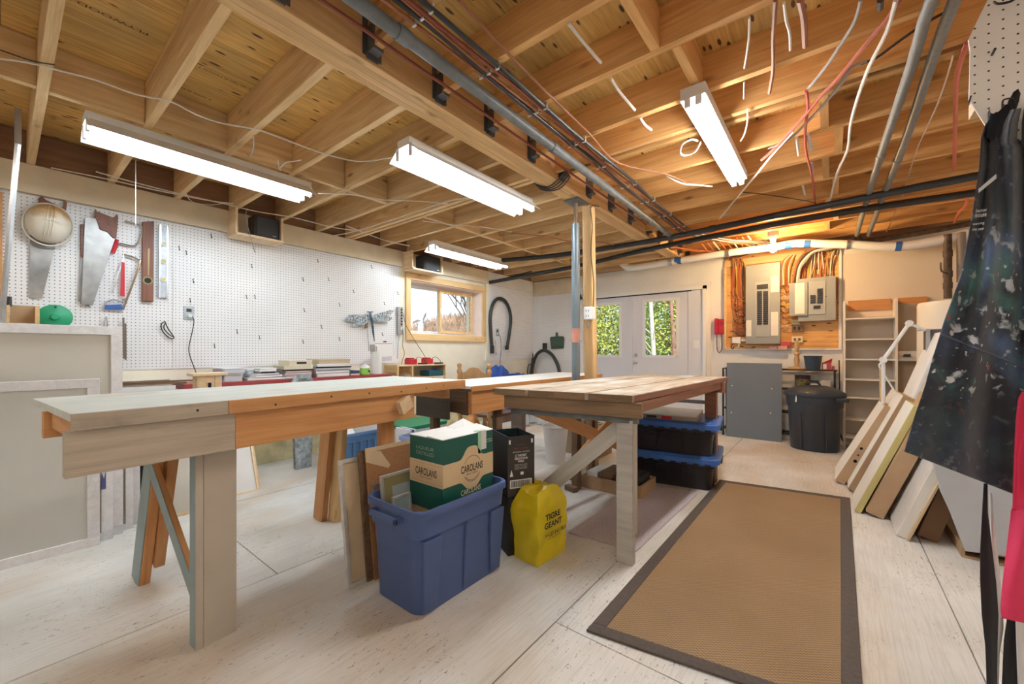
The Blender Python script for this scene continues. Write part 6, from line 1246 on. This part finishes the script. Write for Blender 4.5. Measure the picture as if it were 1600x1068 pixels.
# desk lamp
t = thing('desk_lamp', 'white swing arm magnifier lamp rising behind the leaning cartons', 'lamp', onY(1380, 640, 4.5)); LM = lambda a, b_, y=4.5: onY(a, b_, y)
MB().tube([LM(1380, 650), LM(1380, 562)], .013, 10).build('stem', white_gloss, t, smooth=True); MB().tube([LM(1380, 562), LM(1421, 505)], .013, 10).build('arm', white_gloss, t, smooth=True); MB().tube([LM(1421, 505), LM(1446, 516)], .011, 10).build('arm', white_gloss, t, smooth=True)
for q in ((1380, 562), (1421, 505)): MB().lathe([(.022, -.02), (.026, -.01), (.026, .01), (.022, .02)], LM(*q), 14, axis='y').build('joint', white_gloss, t, smooth=True)
MB().tube([LM(1376, 625), LM(1375, 572)], .005, 6).build('spring', pine, t); MB().tube(smoothpts([LM(1377, 566), LM(1374, 572), LM(1385, 590), LM(1397, 610)]), .006, 6).build('cord', white_gloss, t, smooth=True)
MB().hexa([LM(1446, 518), LM(1470, 520), LM(1470, 520)+Vector((.02, .18, 0)), LM(1446, 518)+Vector((.02, .18, 0)), LM(1448, 516), LM(1472, 515), LM(1472, 515)+Vector((.02, .18, 0)), LM(1448, 516)+Vector((.02, .18, 0))]) if False else None
MB().box(LM(1447, 530).x, 4.46, LM(1447, 556).z, LM(1480, 530).x, 4.62, LM(1447, 515).z).build('lamp_head', pm('lamp_head_dark', (.10, .08, .08), .5), t, bevel=.006); MB().box(LM(1445, 530).x, 4.455, LM(1447, 558).z, LM(1452, 530).x, 4.458, LM(1447, 514).z).build('head_rim', steel, t)
# black totes with blue lids
tb = pm('tote_black', (.018, .016, .019), .35); tl = pm('lid_blue', (.045, .14, .46), .4)
def bigtote(label, z0):
    t = thing('storage_tote', label, 'storage tote', (-1.10, 3.67, z0), math.radians(8), 'black totes with blue lids')
    tote_shape(-.37, -.29, .37, .29, .235, .04, .05).build('tub', tb, t, smooth=35, local=True)
    for k in range(6): MB().hexa([(-.30+.10*k, -.250, .02), (-.275+.10*k, -.250, .02), (-.275+.10*k, -.24, .02), (-.30+.10*k, -.24, .02), (-.30+.10*k, -.278, .20), (-.275+.10*k, -.278, .20), (-.275+.10*k, -.25, .20), (-.30+.10*k, -.25, .20)]).build('rib', tb, t, local=True)
    for k in range(4): MB().box(.315, -.18+.10*k, .02, .345, -.155+.10*k, .20).build('rib', tb, t, local=True)
    m = MB().rbox(-.392, -.312, .392, .312, .218, .256, .06); m.rbox(-.36, -.28, .36, .28, .256, .268, .06, in1=.006); m.build('lid', tl, t, smooth=35, bevel=.003, local=True)
    for k in range(9): MB().box(-.35+.085*k, -.309, .207, -.31+.085*k, -.300, .219).build('lid_tab', tl, t, local=True)
    for sx_ in (-1, 1): MB().box(sx_*.385-.012, -.08, .185, sx_*.385+.012, .08, .222).build('latch', tb, t, local=True, bevel=.004)
    return t
bigtote('lower black tote with blue lid standing on the floor under the plank table', 0); bigtote('upper black tote with blue lid stacked on the other', .270)
t = thing('board_game_box', 'flat white topped box with red and black printed edge lying on the upper tote', 'box', (-1.14, 3.60, .54)); M = Matrix.Translation((-1.16, 3.66, .540)) @ Matrix.Rotation(math.radians(8), 4, 'Z')
MB().box(-.27, -.27, 0, .29, .22, .034).xf(M).build('box_body', pm('box_edge_tan', (.40, .32, .26), .7), t, bevel=.002); MB().box(-.268, -.268, .034, .288, .218, .040).xf(M).build('top_sheet', pm('glossy_top', (.62, .62, .62), .25), t); MB().box(.02, -.2715, .004, .10, -.270, .030).xf(M).build('red_print', red_paint, t); MB().box(-.10, -.2715, .006, -.02, -.270, .028).xf(M).build('black_print', black_pl, t)
# ================================================================ pipes and wires under the ceiling
pvc_grey = pm('grey_pvc', (.165, .18, .19), .4, var=.2, sc=16); abs_black = pm('black_abs', (.035, .038, .042), .35, var=.2, sc=10); white_pvc = pm('white_pvc', (.80, .79, .77), .4); tape_blue = pm('blue_tape', (.03, .13, .42), .5); conduit_m = pm('grey_conduit', (.20, .20, .20), .5, var=.12, sc=40)
def pipe(nm, label, pts, r, mat, cat='pipe', n=14, k=4, group=None, couplings=(), cm=None):
    t = thing(nm, label, cat, pts[0], 0, group); pts = [Vector(p) for p in pts]
    MB().tube(smoothpts(pts, k) if k > 1 else pts, r, n).build('tube', mat, t, smooth=True)
    for c_ in couplings:
        i, f = int(c_), c_-int(c_); a, b_ = pts[i], pts[min(i+1, len(pts)-1)]; d = (b_-a).normalized(); q = a.lerp(b_, f); MB().tube([q-d*.03, q+d*.03], r*1.16, n).build('coupling', cm or mat, t, smooth=True)
    return t
dull_red = pm('dull_red_line', (.27, .075, .045), .5)
zp = 2.405
pipe('drain_pipe', 'thick grey plastic pipe running along the main beam toward the back', [(-1.385, -.5, zp), (-1.388, .9, zp), (-1.395, 2.2, zp), (-1.41, 4.62, 2.40)], .028, pvc_grey, couplings=(1.1, 2.0, 2.75), k=2)
zq = 2.436
pipe('copper_line', 'thin copper line stapled beside the main beam', [(-1.525, -.5, zq), (-1.52, .7, zq), (-1.515, 1.3, zq-.006), (-1.53, 2.0, zq), (-1.525, 3.0, zq-.004), (-1.53, 4.2, zq)], .008, dull_red, n=8)
for k, x in enumerate((-1.325, -1.300, -1.275, -1.250, -1.222)):
    pts = [(x+.008*math.sin(j*1.9+k*2), -.4+.5*j, zq-.004+.004*math.sin(j*2.3+k)) for j in range(11)]+[(x+.06, 4.85, zq-.01), (x+.30, 5.3, zq-.03), (x+.55+.03*k, 5.75, 2.40), (-1.10+.03*k, 6.1, 2.36)]
    pipe('cable_run', ['leftmost reddish', 'black second', 'copper coloured middle', 'reddish fourth', 'black rightmost'][k]+' line of the bundle stapled under the joists beside the grey pipe', pts, (.008, .011, .007, .008, .011)[k], (brown_w, abs_black, brown_w, dull_red, abs_black)[k], 'cable', 8, 3, 'stapled lines under the joists')
for y in (1.04, 1.44, 1.84, 2.28, 2.68, 3.12, 3.55, 4.02, 4.48):
    for x in (-1.325, -1.275, -1.222): tag(MB().box(x-.013, y-.004, zq-.018, x+.013, y+.004, zq-.012).box(x-.013, y-.004, zq-.018, x-.010, y+.004, 2.452).box(x+.010, y-.004, zq-.018, x+.013, y+.004, 2.452).build('cable_staple', white_gloss), 'small white cable staple holding the line bundle to a joist', 'staple', 'white cable staples')
pipe('cable_run', 'single brown cable crossing the joists right of the line bundle', [onZ(717, 0, zq), onZ(792, 82, zq), onZ(867, 157, zq), onZ(922, 210, zq), onZ(965, 254, zq), onZ(1040, 272, zq-.01), onZ(1075, 286, zq), onZ(1110, 291, zq)], .006, brown_w, 'cable', 8)
za = 2.375
pipe('black_pipe', 'lower long black plastic pipe crossing the room in front of the back wall', [(-4.36, onX(765, 441, -4.36).y, onX(765, 441, -4.36).z), onZ(895, 417, za-.03), onZ(1010, 390, za), onZ(1200, 352, za), onZ(1340, 328, za), onZ(1530, 300, za), onZ(1590, 290, za)], .030, abs_black, couplings=(2.4,))
pipe('black_pipe', 'upper long grey black pipe crossing the room in front of the back wall', [onZ(765, 408, za), onZ(860, 400, za), onZ(950, 387, za), onZ(1040, 372, za), onZ(1200, 339, za), onZ(1340, 311, za), onZ(1530, 274, za), onZ(1590, 262, za)], .030, abs_black, couplings=(3.5,))
zc = 2.395
pipe('conduit', 'left grey conduit of the pair crossing the right side joists', [onZ(1478, 0, zc)+Vector((.03, -.5, 0)), onZ(1456, 0, zc), onZ(1425, 100, zc), onZ(1372, 255, zc), onZ(1347, 338, zc+.02), onZ(1339, 367, zc)], .021, conduit_m, couplings=(2.9,), k=3, group='grey conduit pair')
pipe('conduit', 'right grey conduit of the pair crossing the right side joists', [onZ(1492, 0, zc)+Vector((.03, -.5, 0)), onZ(1492, 0, zc), onZ(1452, 107, zc), onZ(1425, 190, zc), onZ(1400, 257, zc), onZ(1372, 327, zc+.02), onZ(1357, 367, zc)], .021, conduit_m, couplings=(3.9,), k=3, group='grey conduit pair')
Yw = 5.78
t = pipe('vent_pipe', 'white plastic pipe wrapped with blue tape running above the doors and panels', [onY(962, 401, Yw+.1), onY(968, 406, Yw+.05), onY(976, 415, Yw), onY(990, 418, Yw), onY(1060, 407, Yw), onY(1137, 395, Yw), onY(1206, 386, Yw), onY(1244, 380, Yw), onY(1298, 381, Yw), onY(1332, 382, Yw), onY(1400, 385, Yw), onY(1465, 376, Yw), onY(1512, 364, Yw)], .046, white_pvc)
for a, b0, b1_ in ((1060, 407, 406.5), (1232, 382.5, 382), (1262, 380.5, 380.5), (1404, 384.8, 384.5)):
    MB().tube([onY(a-5, b0, Yw), onY(a+5, b1_, Yw)], .049, 14).build('tape_band', tape_blue, t, smooth=True)
for a, b0 in ((1048, 409), (1137, 395), (1326, 382)): MB().tube([onY(a-3, b0, Yw), onY(a+3, b0-.4, Yw)], .054, 14).build('pipe_strap', steel, t, smooth=True)
rp = pm('old_brown_pipe', (.10, .07, .055), .55, metal=.3, var=.4, sc=20)
pipe('iron_pipe', 'dark brown pipe running right from the conduits along the back wall', [onY(1338, 366, 5.95), onY(1342, 374, 5.95), onY(1352, 377, 5.95), onY(1440, 363, 5.95), onY(1530, 346, 5.95)], .030, rp)
t = pipe('iron_pipe', 'dark vertical pipe with a valve above the water heater', [onY(1481, 366, 5.75), onY(1481, 466, 5.75)], .030, rp, k=1, couplings=(.3, .62, .8)); MB().tube(smoothpts([onY(1481, 427, 5.72), onY(1472, 424, 5.70), onY(1470, 418, 5.70), onY(1470, 410, 5.70)]), .008, 6).build('valve_handle', rp, t, smooth=True)
pipe('iron_pipe', 'grey brown vertical pipe right of the valve pipe', [onY(1502, 363, 5.75), onY(1502, 440, 5.75)], .032, pm('pipe_greybrown', (.24, .20, .18), .5), k=1)
# loose wires: (label, points in the picture, height, radius, material)
zw = 2.440
W = [
 ('white cable hanging in a long curve right of the bright batten', [(1345, 0), (1335, 35), (1312, 72), (1290, 105), (1270, 130), (1262, 138)], zw, .007, grey_w),
 ('pink red cable slanting across the right side joists', [(1406, 0), (1385, 32), (1365, 55), (1340, 85), (1310, 122), (1278, 155), (1262, 175), (1240, 200), (1215, 228), (1190, 250)], zw-.015, .009, pm('faded_red_cable', (.42, .12, .08), .5)),
 ('white cable falling from the joists left of the conduits', [(1400, 0), (1385, 50), (1360, 100), (1348, 130), (1335, 170), (1328, 200), (1324, 235), (1308, 270), (1297, 313)], zw-.02, .008, white_w),
 ('grey cable joining the pink one behind the bright batten', [(1355, 95), (1330, 106), (1315, 130), (1290, 160), (1262, 190), (1230, 220), (1200, 232)], zw-.01, .007, grey_w),
 ('pink white cable with brown shading at the top right', [(1212, 0), (1210, 30), (1208, 60), (1208, 108), (1202, 145)], zw, .009, brown_w),
 ('short white stub beside the brown shaded cable', [(1225, 5), (1228, 30), (1234, 52), (1235, 78)], zw, .006, white_w),
 ('thick short brown and white stub at the top right', [(1250, 0), (1256, 30), (1258, 72)], zw, .012, brown_w),
 ('black hanging stub near the top right', [(1376, 0), (1375, 14)], zw, .012, black_w),
 ('white curved stub between joists at the upper right', [(1171, 28), (1170, 60), (1166, 90), (1163, 106)], zw, .005, white_w),
 ('small white stub below the curved one', [(1163, 128), (1162, 154)], zw, .004, white_w),
 ('white stub hanging from the second joist', [(888, 36), (905, 58), (925, 82), (939, 98)], zw, .007, white_w),
 ('white stub hanging from the third joist', [(955, 123), (967, 142), (980, 158), (992, 172)], zw, .007, white_w),
 ('short white stub hanging from the fourth joist', [(1000, 184), (1008, 195), (1018, 203)], zw, .007, white_w),
 ('white looped cable just left of the bright batten', [(1095, 222), (1085, 238), (1070, 243), (1063, 238), (1066, 226), (1080, 218), (1090, 220)], zw-.02, .006, white_w),
 ('pale cable running under the far joists', [(1040, 273), (1065, 286), (1090, 289), (1113, 291)], zw-.012, .007, white_w),
 ('thin white wire crossing behind the bright batten', [(1168, 170), (1168, 190), (1163, 210), (1157, 220)], zw, .005, white_w),
 ('white cable running down from the batten end', [(1240, 205), (1222, 225), (1200, 250), (1180, 275), (1160, 298), (1124, 342)], zw-.02, .007, white_w),
 ('dark thin wire from the batten to the cable junction', [(1160, 300), (1190, 303), (1225, 308), (1262, 314), (1275, 317)], zw-.02, .004, black_w),
 ('pink cable dropping to the cable junction', [(1260, 142), (1262, 165), (1258, 210), (1260, 240), (1268, 270), (1272, 300), (1274, 318)], zw-.01, .008, red_w),
 ('bright pink red cable beside the pegboard piece', [(1512, 66), (1500, 98), (1494, 130), (1493, 165), (1492, 215), (1491, 265)], zw-.01, .011, pm('coral_cable', (.62, .16, .10), .5)),
 ('coral cable end curling near the apron', [(1503, 300), (1511, 310), (1508, 322), (1498, 332), (1491, 348)], zw-.02, .011, pm('coral_cable', (.62, .16, .10), .5)),
 ('thin pale string hanging left of the coral cable', [(1490, 85), (1480, 120), (1466, 160), (1448, 200), (1432, 235), (1415, 290), (1400, 330), (1385, 362)], zw-.01, .004, pm('string', (.55, .38, .28), .7)),
 ('thin dark cable crossing behind the conduits', [(1475, 20), (1440, 40), (1400, 68), (1370, 90), (1345, 100)], zw+.0, .006, black_w),
 ('thick white pair of stubs near the blocking', [(1262, 210), (1268, 235)], zw, .012, white_w),
 ('white stub left of the blocking', [(1245, 215), (1248, 242)], zw, .009, white_w),
 ('white stub under the blocking lower down', [(1254, 290), (1258, 304)], zw, .008, white_w),
 ('lilac stub beside the blocking', [(1268, 255), (1270, 272)], zw, .010, pm('lilac_stub', (.50, .42, .48), .6)),
 ('orange cable tangle above the doors, upper strand', [(1017, 415), (1040, 395), (1060, 388), (1100, 392), (1140, 390)], 2.42, .008, copper_w),
 ('orange cable tangle above the doors, middle strand', [(1022, 390), (1045, 385), (1075, 390), (1095, 393)], 2.42, .010, copper_w),
 ('orange cable tangle above the doors, lower strand', [(1040, 400), (1070, 404), (1090, 408), (1115, 404), (1140, 408)], 2.41, .007, brown_w),
]
for lb_, pts, z, r, mt in W: pipe('wire', lb_, [onZ(a, b_, z) for a, b_ in pts], r, mt, 'wire', 6, 3)
for k in range(9): pipe('wire', 'short orange cable fanning over the white pipe above the left panel', [onZ(1096+9*k, 380-1.5*k, 2.43), onZ(1104+9*k, 390-1.5*k, 2.425), onZ(1112+9*k, 398-k, 2.415)], .007, [copper_w, brown_w, white_w][k % 3], 'wire', 6, 3, 'cables fanning toward the panels')
zl = 2.388
WL = [
 ('white wire draped under the left joists from the far left edge', [(0, 92), (45, 98), (100, 112), (150, 125), (215, 148), (265, 158), (305, 178), (345, 192), (400, 202), (430, 212), (500, 238), (560, 252), (612, 246)], zl, .0045, white_w),
 ('dark thin wire above the leftmost fitting', [(0, 78), (50, 95), (85, 101)], zl, .003, black_w),
 ('white wire running from the leftmost fitting to the middle one', [(497, 302), (550, 304), (600, 312), (650, 314), (700, 318)], zl, .0045, white_w),
 ('pale wire along the header left of the first speaker', [(80, 262), (160, 278), (240, 296), (320, 312), (365, 318)], zl-.03, .004, white_w),
 ('second wire from the leftmost fitting along the wall', [(150, 268), (200, 282), (270, 300), (350, 318), (400, 330), (460, 340), (520, 355), (560, 360)], zl-.01, .0045, white_w),
 ('looping thin wire near the second joist bay', [(290, 300), (300, 315), (330, 320), (355, 316)], zl-.02, .003, white_w),
 ('white twin wire along a joist toward the window', [(500, 372), (560, 360), (640, 334), (700, 314), (735, 308)], zl, .005, white_w),
 ('white wire crossing toward the far fitting', [(660, 345), (700, 350), (750, 354), (800, 362)], zl, .004, white_w),
 ('brown wire under the joists behind the far fitting', [(800, 364), (860, 370), (895, 378), (940, 378), (960, 384)], zl, .006, brown_w),
 ('pale wire from the first speaker down the corner', [(540, 352), (600, 375), (640, 384)], zl-.02, .004, white_w),
 ('dark pipe stub at the far left corner of the ceiling', [(765, 442), (800, 432), (830, 424)], zl-.03, .012, black_w),
]
for lb_, pts, z, r, mt in WL: pipe('wire', lb_, [onZ(a, b_, z) for a, b_ in pts], r, mt, 'wire', 6, 3)
t = thing('speaker_wire', 'thin wire hanging down beside the first speaker', 'wire', onX(385, 350, -4.1)); MB().tube(smoothpts([onX(a, b_, -4.12) for a, b_ in ((387, 325), (384, 338), (390, 365), (399, 395), (395, 385))]), .003, 6).build('tube', grey_w, t, smooth=True)
t = thing('pull_string', 'thin white pull string hanging in front of the pegboard', 'string', onX(212, 270, -3.6)); MB().tube([onX(212, 250, -3.6), onX(212, 352, -3.6)], .002, 5).build('string', white_gloss, t)
t = thing('ceiling_hooks', 'small white wire hooks on a left joist', 'hook', onZ(440, 255, zl))
for q in (((434, 250), (436, 262), (438, 266)), ((438, 262), (446, 254), (458, 252), (470, 250))): MB().tube(smoothpts([onZ(a, b_, zl-.01) for a, b_ in q]), .004, 6).build('hook', white_gloss, t, smooth=True)
t = thing('ceiling_hooks', 'metal hook screwed to the joist above the leftmost fitting', 'hook', onZ(392, 220, zl)); MB().tube(smoothpts([onZ(396, 212, zl), onZ(396, 232, zl-.02), onZ(391, 244, zl-.03), onZ(386, 240, zl-.02)]), .004, 6).build('hook', steel, t, smooth=True)
for k in range(4): pipe('wire', ['first', 'second', 'third', 'fourth'][k]+' thin black cable bridging the bottom of the main beam', [onZ(835+3*k, 287+3*k, 2.392), onZ(855+2*k, 292+2*k, 2.388), onZ(868+3*k, 284+3*k, 2.388), onZ(884+2*k, 268+3*k, 2.392), (-1.56, onZ(890, 268, 2.43).y+.02*k, 2.43)], .005, black_w, 'wire', 6, 3)
# ================================================================ near right: pegboard piece, apron, pink cloth
Yb = 1.66
pegn = peg_mat('pegboard_face_near', (.88, .84, .79), 0, 2, hole=.095)
t = thing('pegboard_piece', 'cut corner piece of white pegboard hanging from the joists at top right', 'pegboard', (.45, Yb, 2.0))
c_ = lambda a, b_, y=Yb: onY(a, b_, y)
MB().prism([c_(1513, 62), c_(1516, 80), c_(1514, 155), c_(1540, 196), c_(1562, 225), c_(1562, 225)+Vector((.55, 0, 0)), c_(1540, 0)+Vector((.60, 0, 0)), c_(1543, 0), c_(1528, 30)], (0, .006, 0)).build('board', pegn, t)
MB().box(c_(1521, 20, 1.70).x, 1.675, 2.10, c_(1521, 20, 1.70).x+.035, 1.71, 2.449).build('cleat', joist_wood, t); MB().box(c_(1508, 185, 1.8).x, 1.68, c_(1508, 197, 1.8).z, 1.0, 1.76, c_(1508, 176, 1.8).z).build('cleat', pine, t)
MB().tube(smoothpts([c_(1553, 3, Yb-.02), c_(1560, 6, Yb-.03), c_(1580, 2, Yb-.03), c_(1592, -8, Yb-.02)]), .003, 6).build('peg_wire', black_pl, t, smooth=True); MB().tube([c_(1550, 86), c_(1555, 76, Yb-.03)], .0028, 6).build('peg_wire', black_pl, t); MB().tube([c_(1514, 160), c_(1517, 150, Yb-.02)], .002, 6).build('peg_wire', black_pl, t)
MB().box(.95, 1.62, 0, 1.04, 1.71, 2.449).build('post', pine, t)
board('arm', (.99, 1.69, 1.80), (.48, 1.69, 1.80), .04, .03, pine, t)

def apron_mat():
    m, nt, n, l, b = _new('painted_denim'); tc = n.new('ShaderNodeTexCoord')
    def nz(s, det=5, dist=0.0, off=0):
        mp = n.new('ShaderNodeMapping'); mp.inputs['Location'].default_value = (off, off*.7, off*1.3); l.new(tc.outputs['Object'], mp.inputs[0]); t_ = n.new('ShaderNodeTexNoise'); t_.inputs['Scale'].default_value = s; t_.inputs['Detail'].default_value = det; t_.inputs['Distortion'].default_value = dist; l.new(mp.outputs[0], t_.inputs[0]); return t_.outputs[0]
    out = _ramp(n, l, nz(5), [(.3, (.017, .020, .032)), (.7, (.035, .041, .062))]).outputs[0]
    sx = n.new('ShaderNodeSeparateXYZ'); l.new(tc.outputs['Object'], sx.inputs[0])
    zone = _ramp(n, l, sx.outputs[2], [(.0, (.10, .10, .10)), (.235, (.16, .16, .16)), (.27, (1, 1, 1)), (.58, (1, 1, 1)), (.72, (.12, .12, .12))])
    zm = n.new('ShaderNodeMapRange'); zm.inputs[1].default_value = 1.0-1.9+.7; 
    l.new(zone.outputs[0], zm.inputs[0]) if False else None
    for s, det, off, lo, hi, col in ((6, 9, 1, .46, .64, (.10, .17, .33)), (8, 9, 4, .52, .68, (.08, .22, .22)), (24, 9, 2, .59, .65, (.60, .65, .70)), (16, 7, 6, .66, .70, (.40, .10, .05)), (42, 5, 3, .64, .67, (.70, .70, .71)), (18, 6, 9, .66, .72, (.10, .30, .22))):
        f = _ramp(n, l, nz(s, det, .35, off), [(lo, (0, 0, 0)), (hi, (1, 1, 1))]); mu = n.new('ShaderNodeMath'); mu.operation = 'MULTIPLY'; l.new(f.outputs[0], mu.inputs[0]); l.new(zone.outputs[0], mu.inputs[1])
        mx = n.new('ShaderNodeMixRGB'); l.new(mu.outputs[0], mx.inputs[0]); l.new(out, mx.inputs[1]); mx.inputs[2].default_value = (*col, 1); out = mx.outputs[0]
    l.new(out, b.inputs['Base Color']); b.inputs['Roughness'].default_value = .75; b.inputs['Sheen Weight'].default_value = .3
    bp = n.new('ShaderNodeBump'); bp.inputs['Strength'].default_value = .3; bp.inputs['Distance'].default_value = .002; l.new(nz(420, 2), bp.inputs['Height']); l.new(bp.outputs[0], b.inputs['Normal']); return m
am = apron_mat()
D0 = 1.06      # how far in front the cloth hangs; its own plane is turned toward the room
ax_ = Vector((_c, _s, 0)); an_ = Vector((-_s, _c, 0))
def ap(px, py, d): return Vector((0, 0, CAMH)) + an_*d + ax_*((px-CX)/FPX*d) + Vector((0, 0, (CY-py)/FPX*d))
t = thing('painters_apron', 'black denim apron splashed with blue and white paint hanging at the right', 'apron', ap(1560, 760, D0))
L_ = [(175, 1556), (195, 1540), (215, 1534), (260, 1531), (330, 1521), (430, 1502), (500, 1476), (560, 1457), (600, 1446), (650, 1429), (705, 1413)]
def lx(y):
    for (y0, x0), (y1, x1) in zip(L_, L_[1:]):
        if y <= y1: return x0+(x1-x0)*(y-y0)/(y1-y0)
    return L_[-1][1]
def apron(u, v):
    # v 0 = top, 1 = hem; u 0 = left edge, 1 = right edge (beyond the frame)
    yl = 175+(705-175)*v; xl = lx(yl); xr = 1600+40*v-(10 if v < .1 else 0)+30; yr = 165+(805-165)*v
    x = xl+(xr-xl)*u; y = yl+(yr-yl)*u
    fold = .020*math.sin(u*11+v*2.2)*(1.15-v*.55)+.012*math.sin(u*23-v*3)*(1-v*.5)+.010*mnoise.noise(Vector((u*3, v*4, 0)))
    fold += .004*mnoise.noise(Vector((u*14, v*60, 0)))*(1 if v > .93 else .1)
    return ap(x, y, D0+fold-.03*u)
MB().grid(apron, 120, 140).build('skirt', am, t, smooth=True, solid=.0025)
MB().tube([Vector(apron(u/60, .655+.02*u/60))+(-an_)*.004 for u in range(61)], .0022, 6).build('pocket_seam', pm('seam_grey', (.16, .17, .22), .8), t, smooth=True)
def ply(u, v): return Vector(apron(.18+.70*u, .58+.40*v*.55))-an_*(.006+.004*math.sin(u*5))
MB().grid(ply, 40, 30).build('pocket', am, t, smooth=True, solid=.002) if False else None
# gathered top
def knot(u, v):
    a = 2*PI*u; r = .022+.006*v+.004*math.sin(a*4+v*3); return ap(1562, 195, D0+.0)+ax_*(r*math.cos(a)*1.1)+an_*(r*math.sin(a)*.7)+Vector((0, 0, .035-.07*v+.01*math.sin(a*3)))
MB().grid(knot, 40, 14).build('gathered_top', pm('denim_dark', (.012, .014, .022), .8), t, smooth=True)
MB().tube(smoothpts([ap(1572, 190, D0), ap(1586, 150, D0+.01), ap(1594, 100, D0+.02), ap(1600, 60, D0+.03), ap(1612, 0, D0+.04)]), .010, 8).build('neck_strap', black_matte, t, smooth=True)
MB().tube(smoothpts([ap(1566, 168, D0-.03), ap(1568, 156, D0-.03), ap(1584, 154, D0-.03), ap(1590, 160, D0-.03)]), .002, 6).build('hanging_hook', black_pl, t, smooth=True)
dvm = (ap(1530, 305, D0)-ap(1530, 315, D0)).normalized()
for k, s_ in enumerate(('Sector', 'mouse', 'warning', 'the new')): txt('lettering', s_, white_ink, t, ap(1524-1.0*k-(2 if k > 1 else 0), 332+8*k+(5 if k > 1 else 0), D0-.032), ax_+Vector((0, 0, .12)), Vector((0, 0, 1)), width=.030, height=.008, shear=.3)
for (a, b_), (a2, b2_) in (((1529, 298), (1556, 276)),): MB().prism([ap(a, b_+3, D0-.032), ap(a, b_-3, D0-.032), ap(a2, b2_-4, D0-.032), ap(a2, b2_+3, D0-.032)], -an_*.0012).build('light_tape', pm('grey_tape', (.62, .64, .66), .5), t)
# ties
def strip(nm, pts, wd, mat, par):
    m = MB(); n0 = len(pts)
    P_ = []
    for (x, y, w, d) in pts: P_ += [ap(x-w/2, y, d), ap(x+w/2, y, d)]
    m.v = P_; m.f = [(2*i, 2*i+1, 2*i+3, 2*i+2) for i in range(n0-1)]
    return m.build(nm, mat, par, solid=.002, smooth=True)
strip('waist_tie', [(1540, 755, 5, D0+.03), (1539, 800, 8, D0+.03), (1541, 860, 18, D0+.03), (1544, 910, 24, D0+.03), (1547, 960, 25, D0+.03), (1549, 1010, 18, D0+.03), (1550, 1090, 14, D0+.03)], 0, pm('tie_black', (.022, .022, .026), .8), t)
strip('waist_tie', [(1584, 950, 16, D0+.05), (1581, 1000, 24, D0+.05), (1578, 1090, 26, D0+.05)], 0, pm('tie_black', (.022, .022, .026), .8), t)
w = thing('white_tie', 'white cloth tie hanging beside the black apron strap', 'cloth', ap(1558, 900, D0+.06))
strip('tie', [(1548, 770, 3, D0+.06), (1553, 850, 8, D0+.06), (1561, 930, 8, D0+.07), (1563, 980, 9, D0+.06), (1556, 1020, 11, D0+.06), (1553, 1090, 12, D0+.06)], 0, white_matte, w)
w = thing('white_cloth', 'white cloth hanging under the pink garment in the bottom right corner', 'cloth', ap(1600, 1000, D0+.04)); strip('cloth_sheet', [(1602, 960, 30, D0+.035), (1602, 1020, 26, D0+.035), (1606, 1090, 30, D0+.035)], 0, white_matte, w)
p = thing('pink_garment', 'bright pink garment hanging at the right edge in front of the apron', 'garment', ap(1600, 900, .98)); pinkm = pm('pink_cloth', (.78, .045, .13), .75, var=.08, sc=9, bump=.1, bsc=300)
PL = [(612, 1598), (622, 1592), (660, 1588), (720, 1585), (792, 1583), (796, 1580), (860, 1573), (920, 1566), (950, 1564), (965, 1566), (985, 1600)]
def pl(y):
    for (y0, x0), (y1, x1) in zip(PL, PL[1:]):
        if y <= y1: return x0+(x1-x0)*(y-y0)/(y1-y0)
    return PL[-1][1]
def pinkg(u, v):
    y = 612+353*v+(22*u if v > .9 else 0); x = pl(min(y, 964)); return ap(x+(1665-x)*u, y, .98+.012*math.sin(u*9+v*3)+.008*mnoise.noise(Vector((u*4, v*5, 2)))-.02*u+(.004 if v > .5 else 0))
MB().grid(pinkg, 40, 80).build('cloth_body', pinkm, p, smooth=True, solid=.003)
MB().tube([Vector(pinkg(u/30, .52))-an_*.002 for u in range(31)], .0015, 5).build('seam', pm('pink_dark', (.5, .02, .08), .8), p, smooth=True)
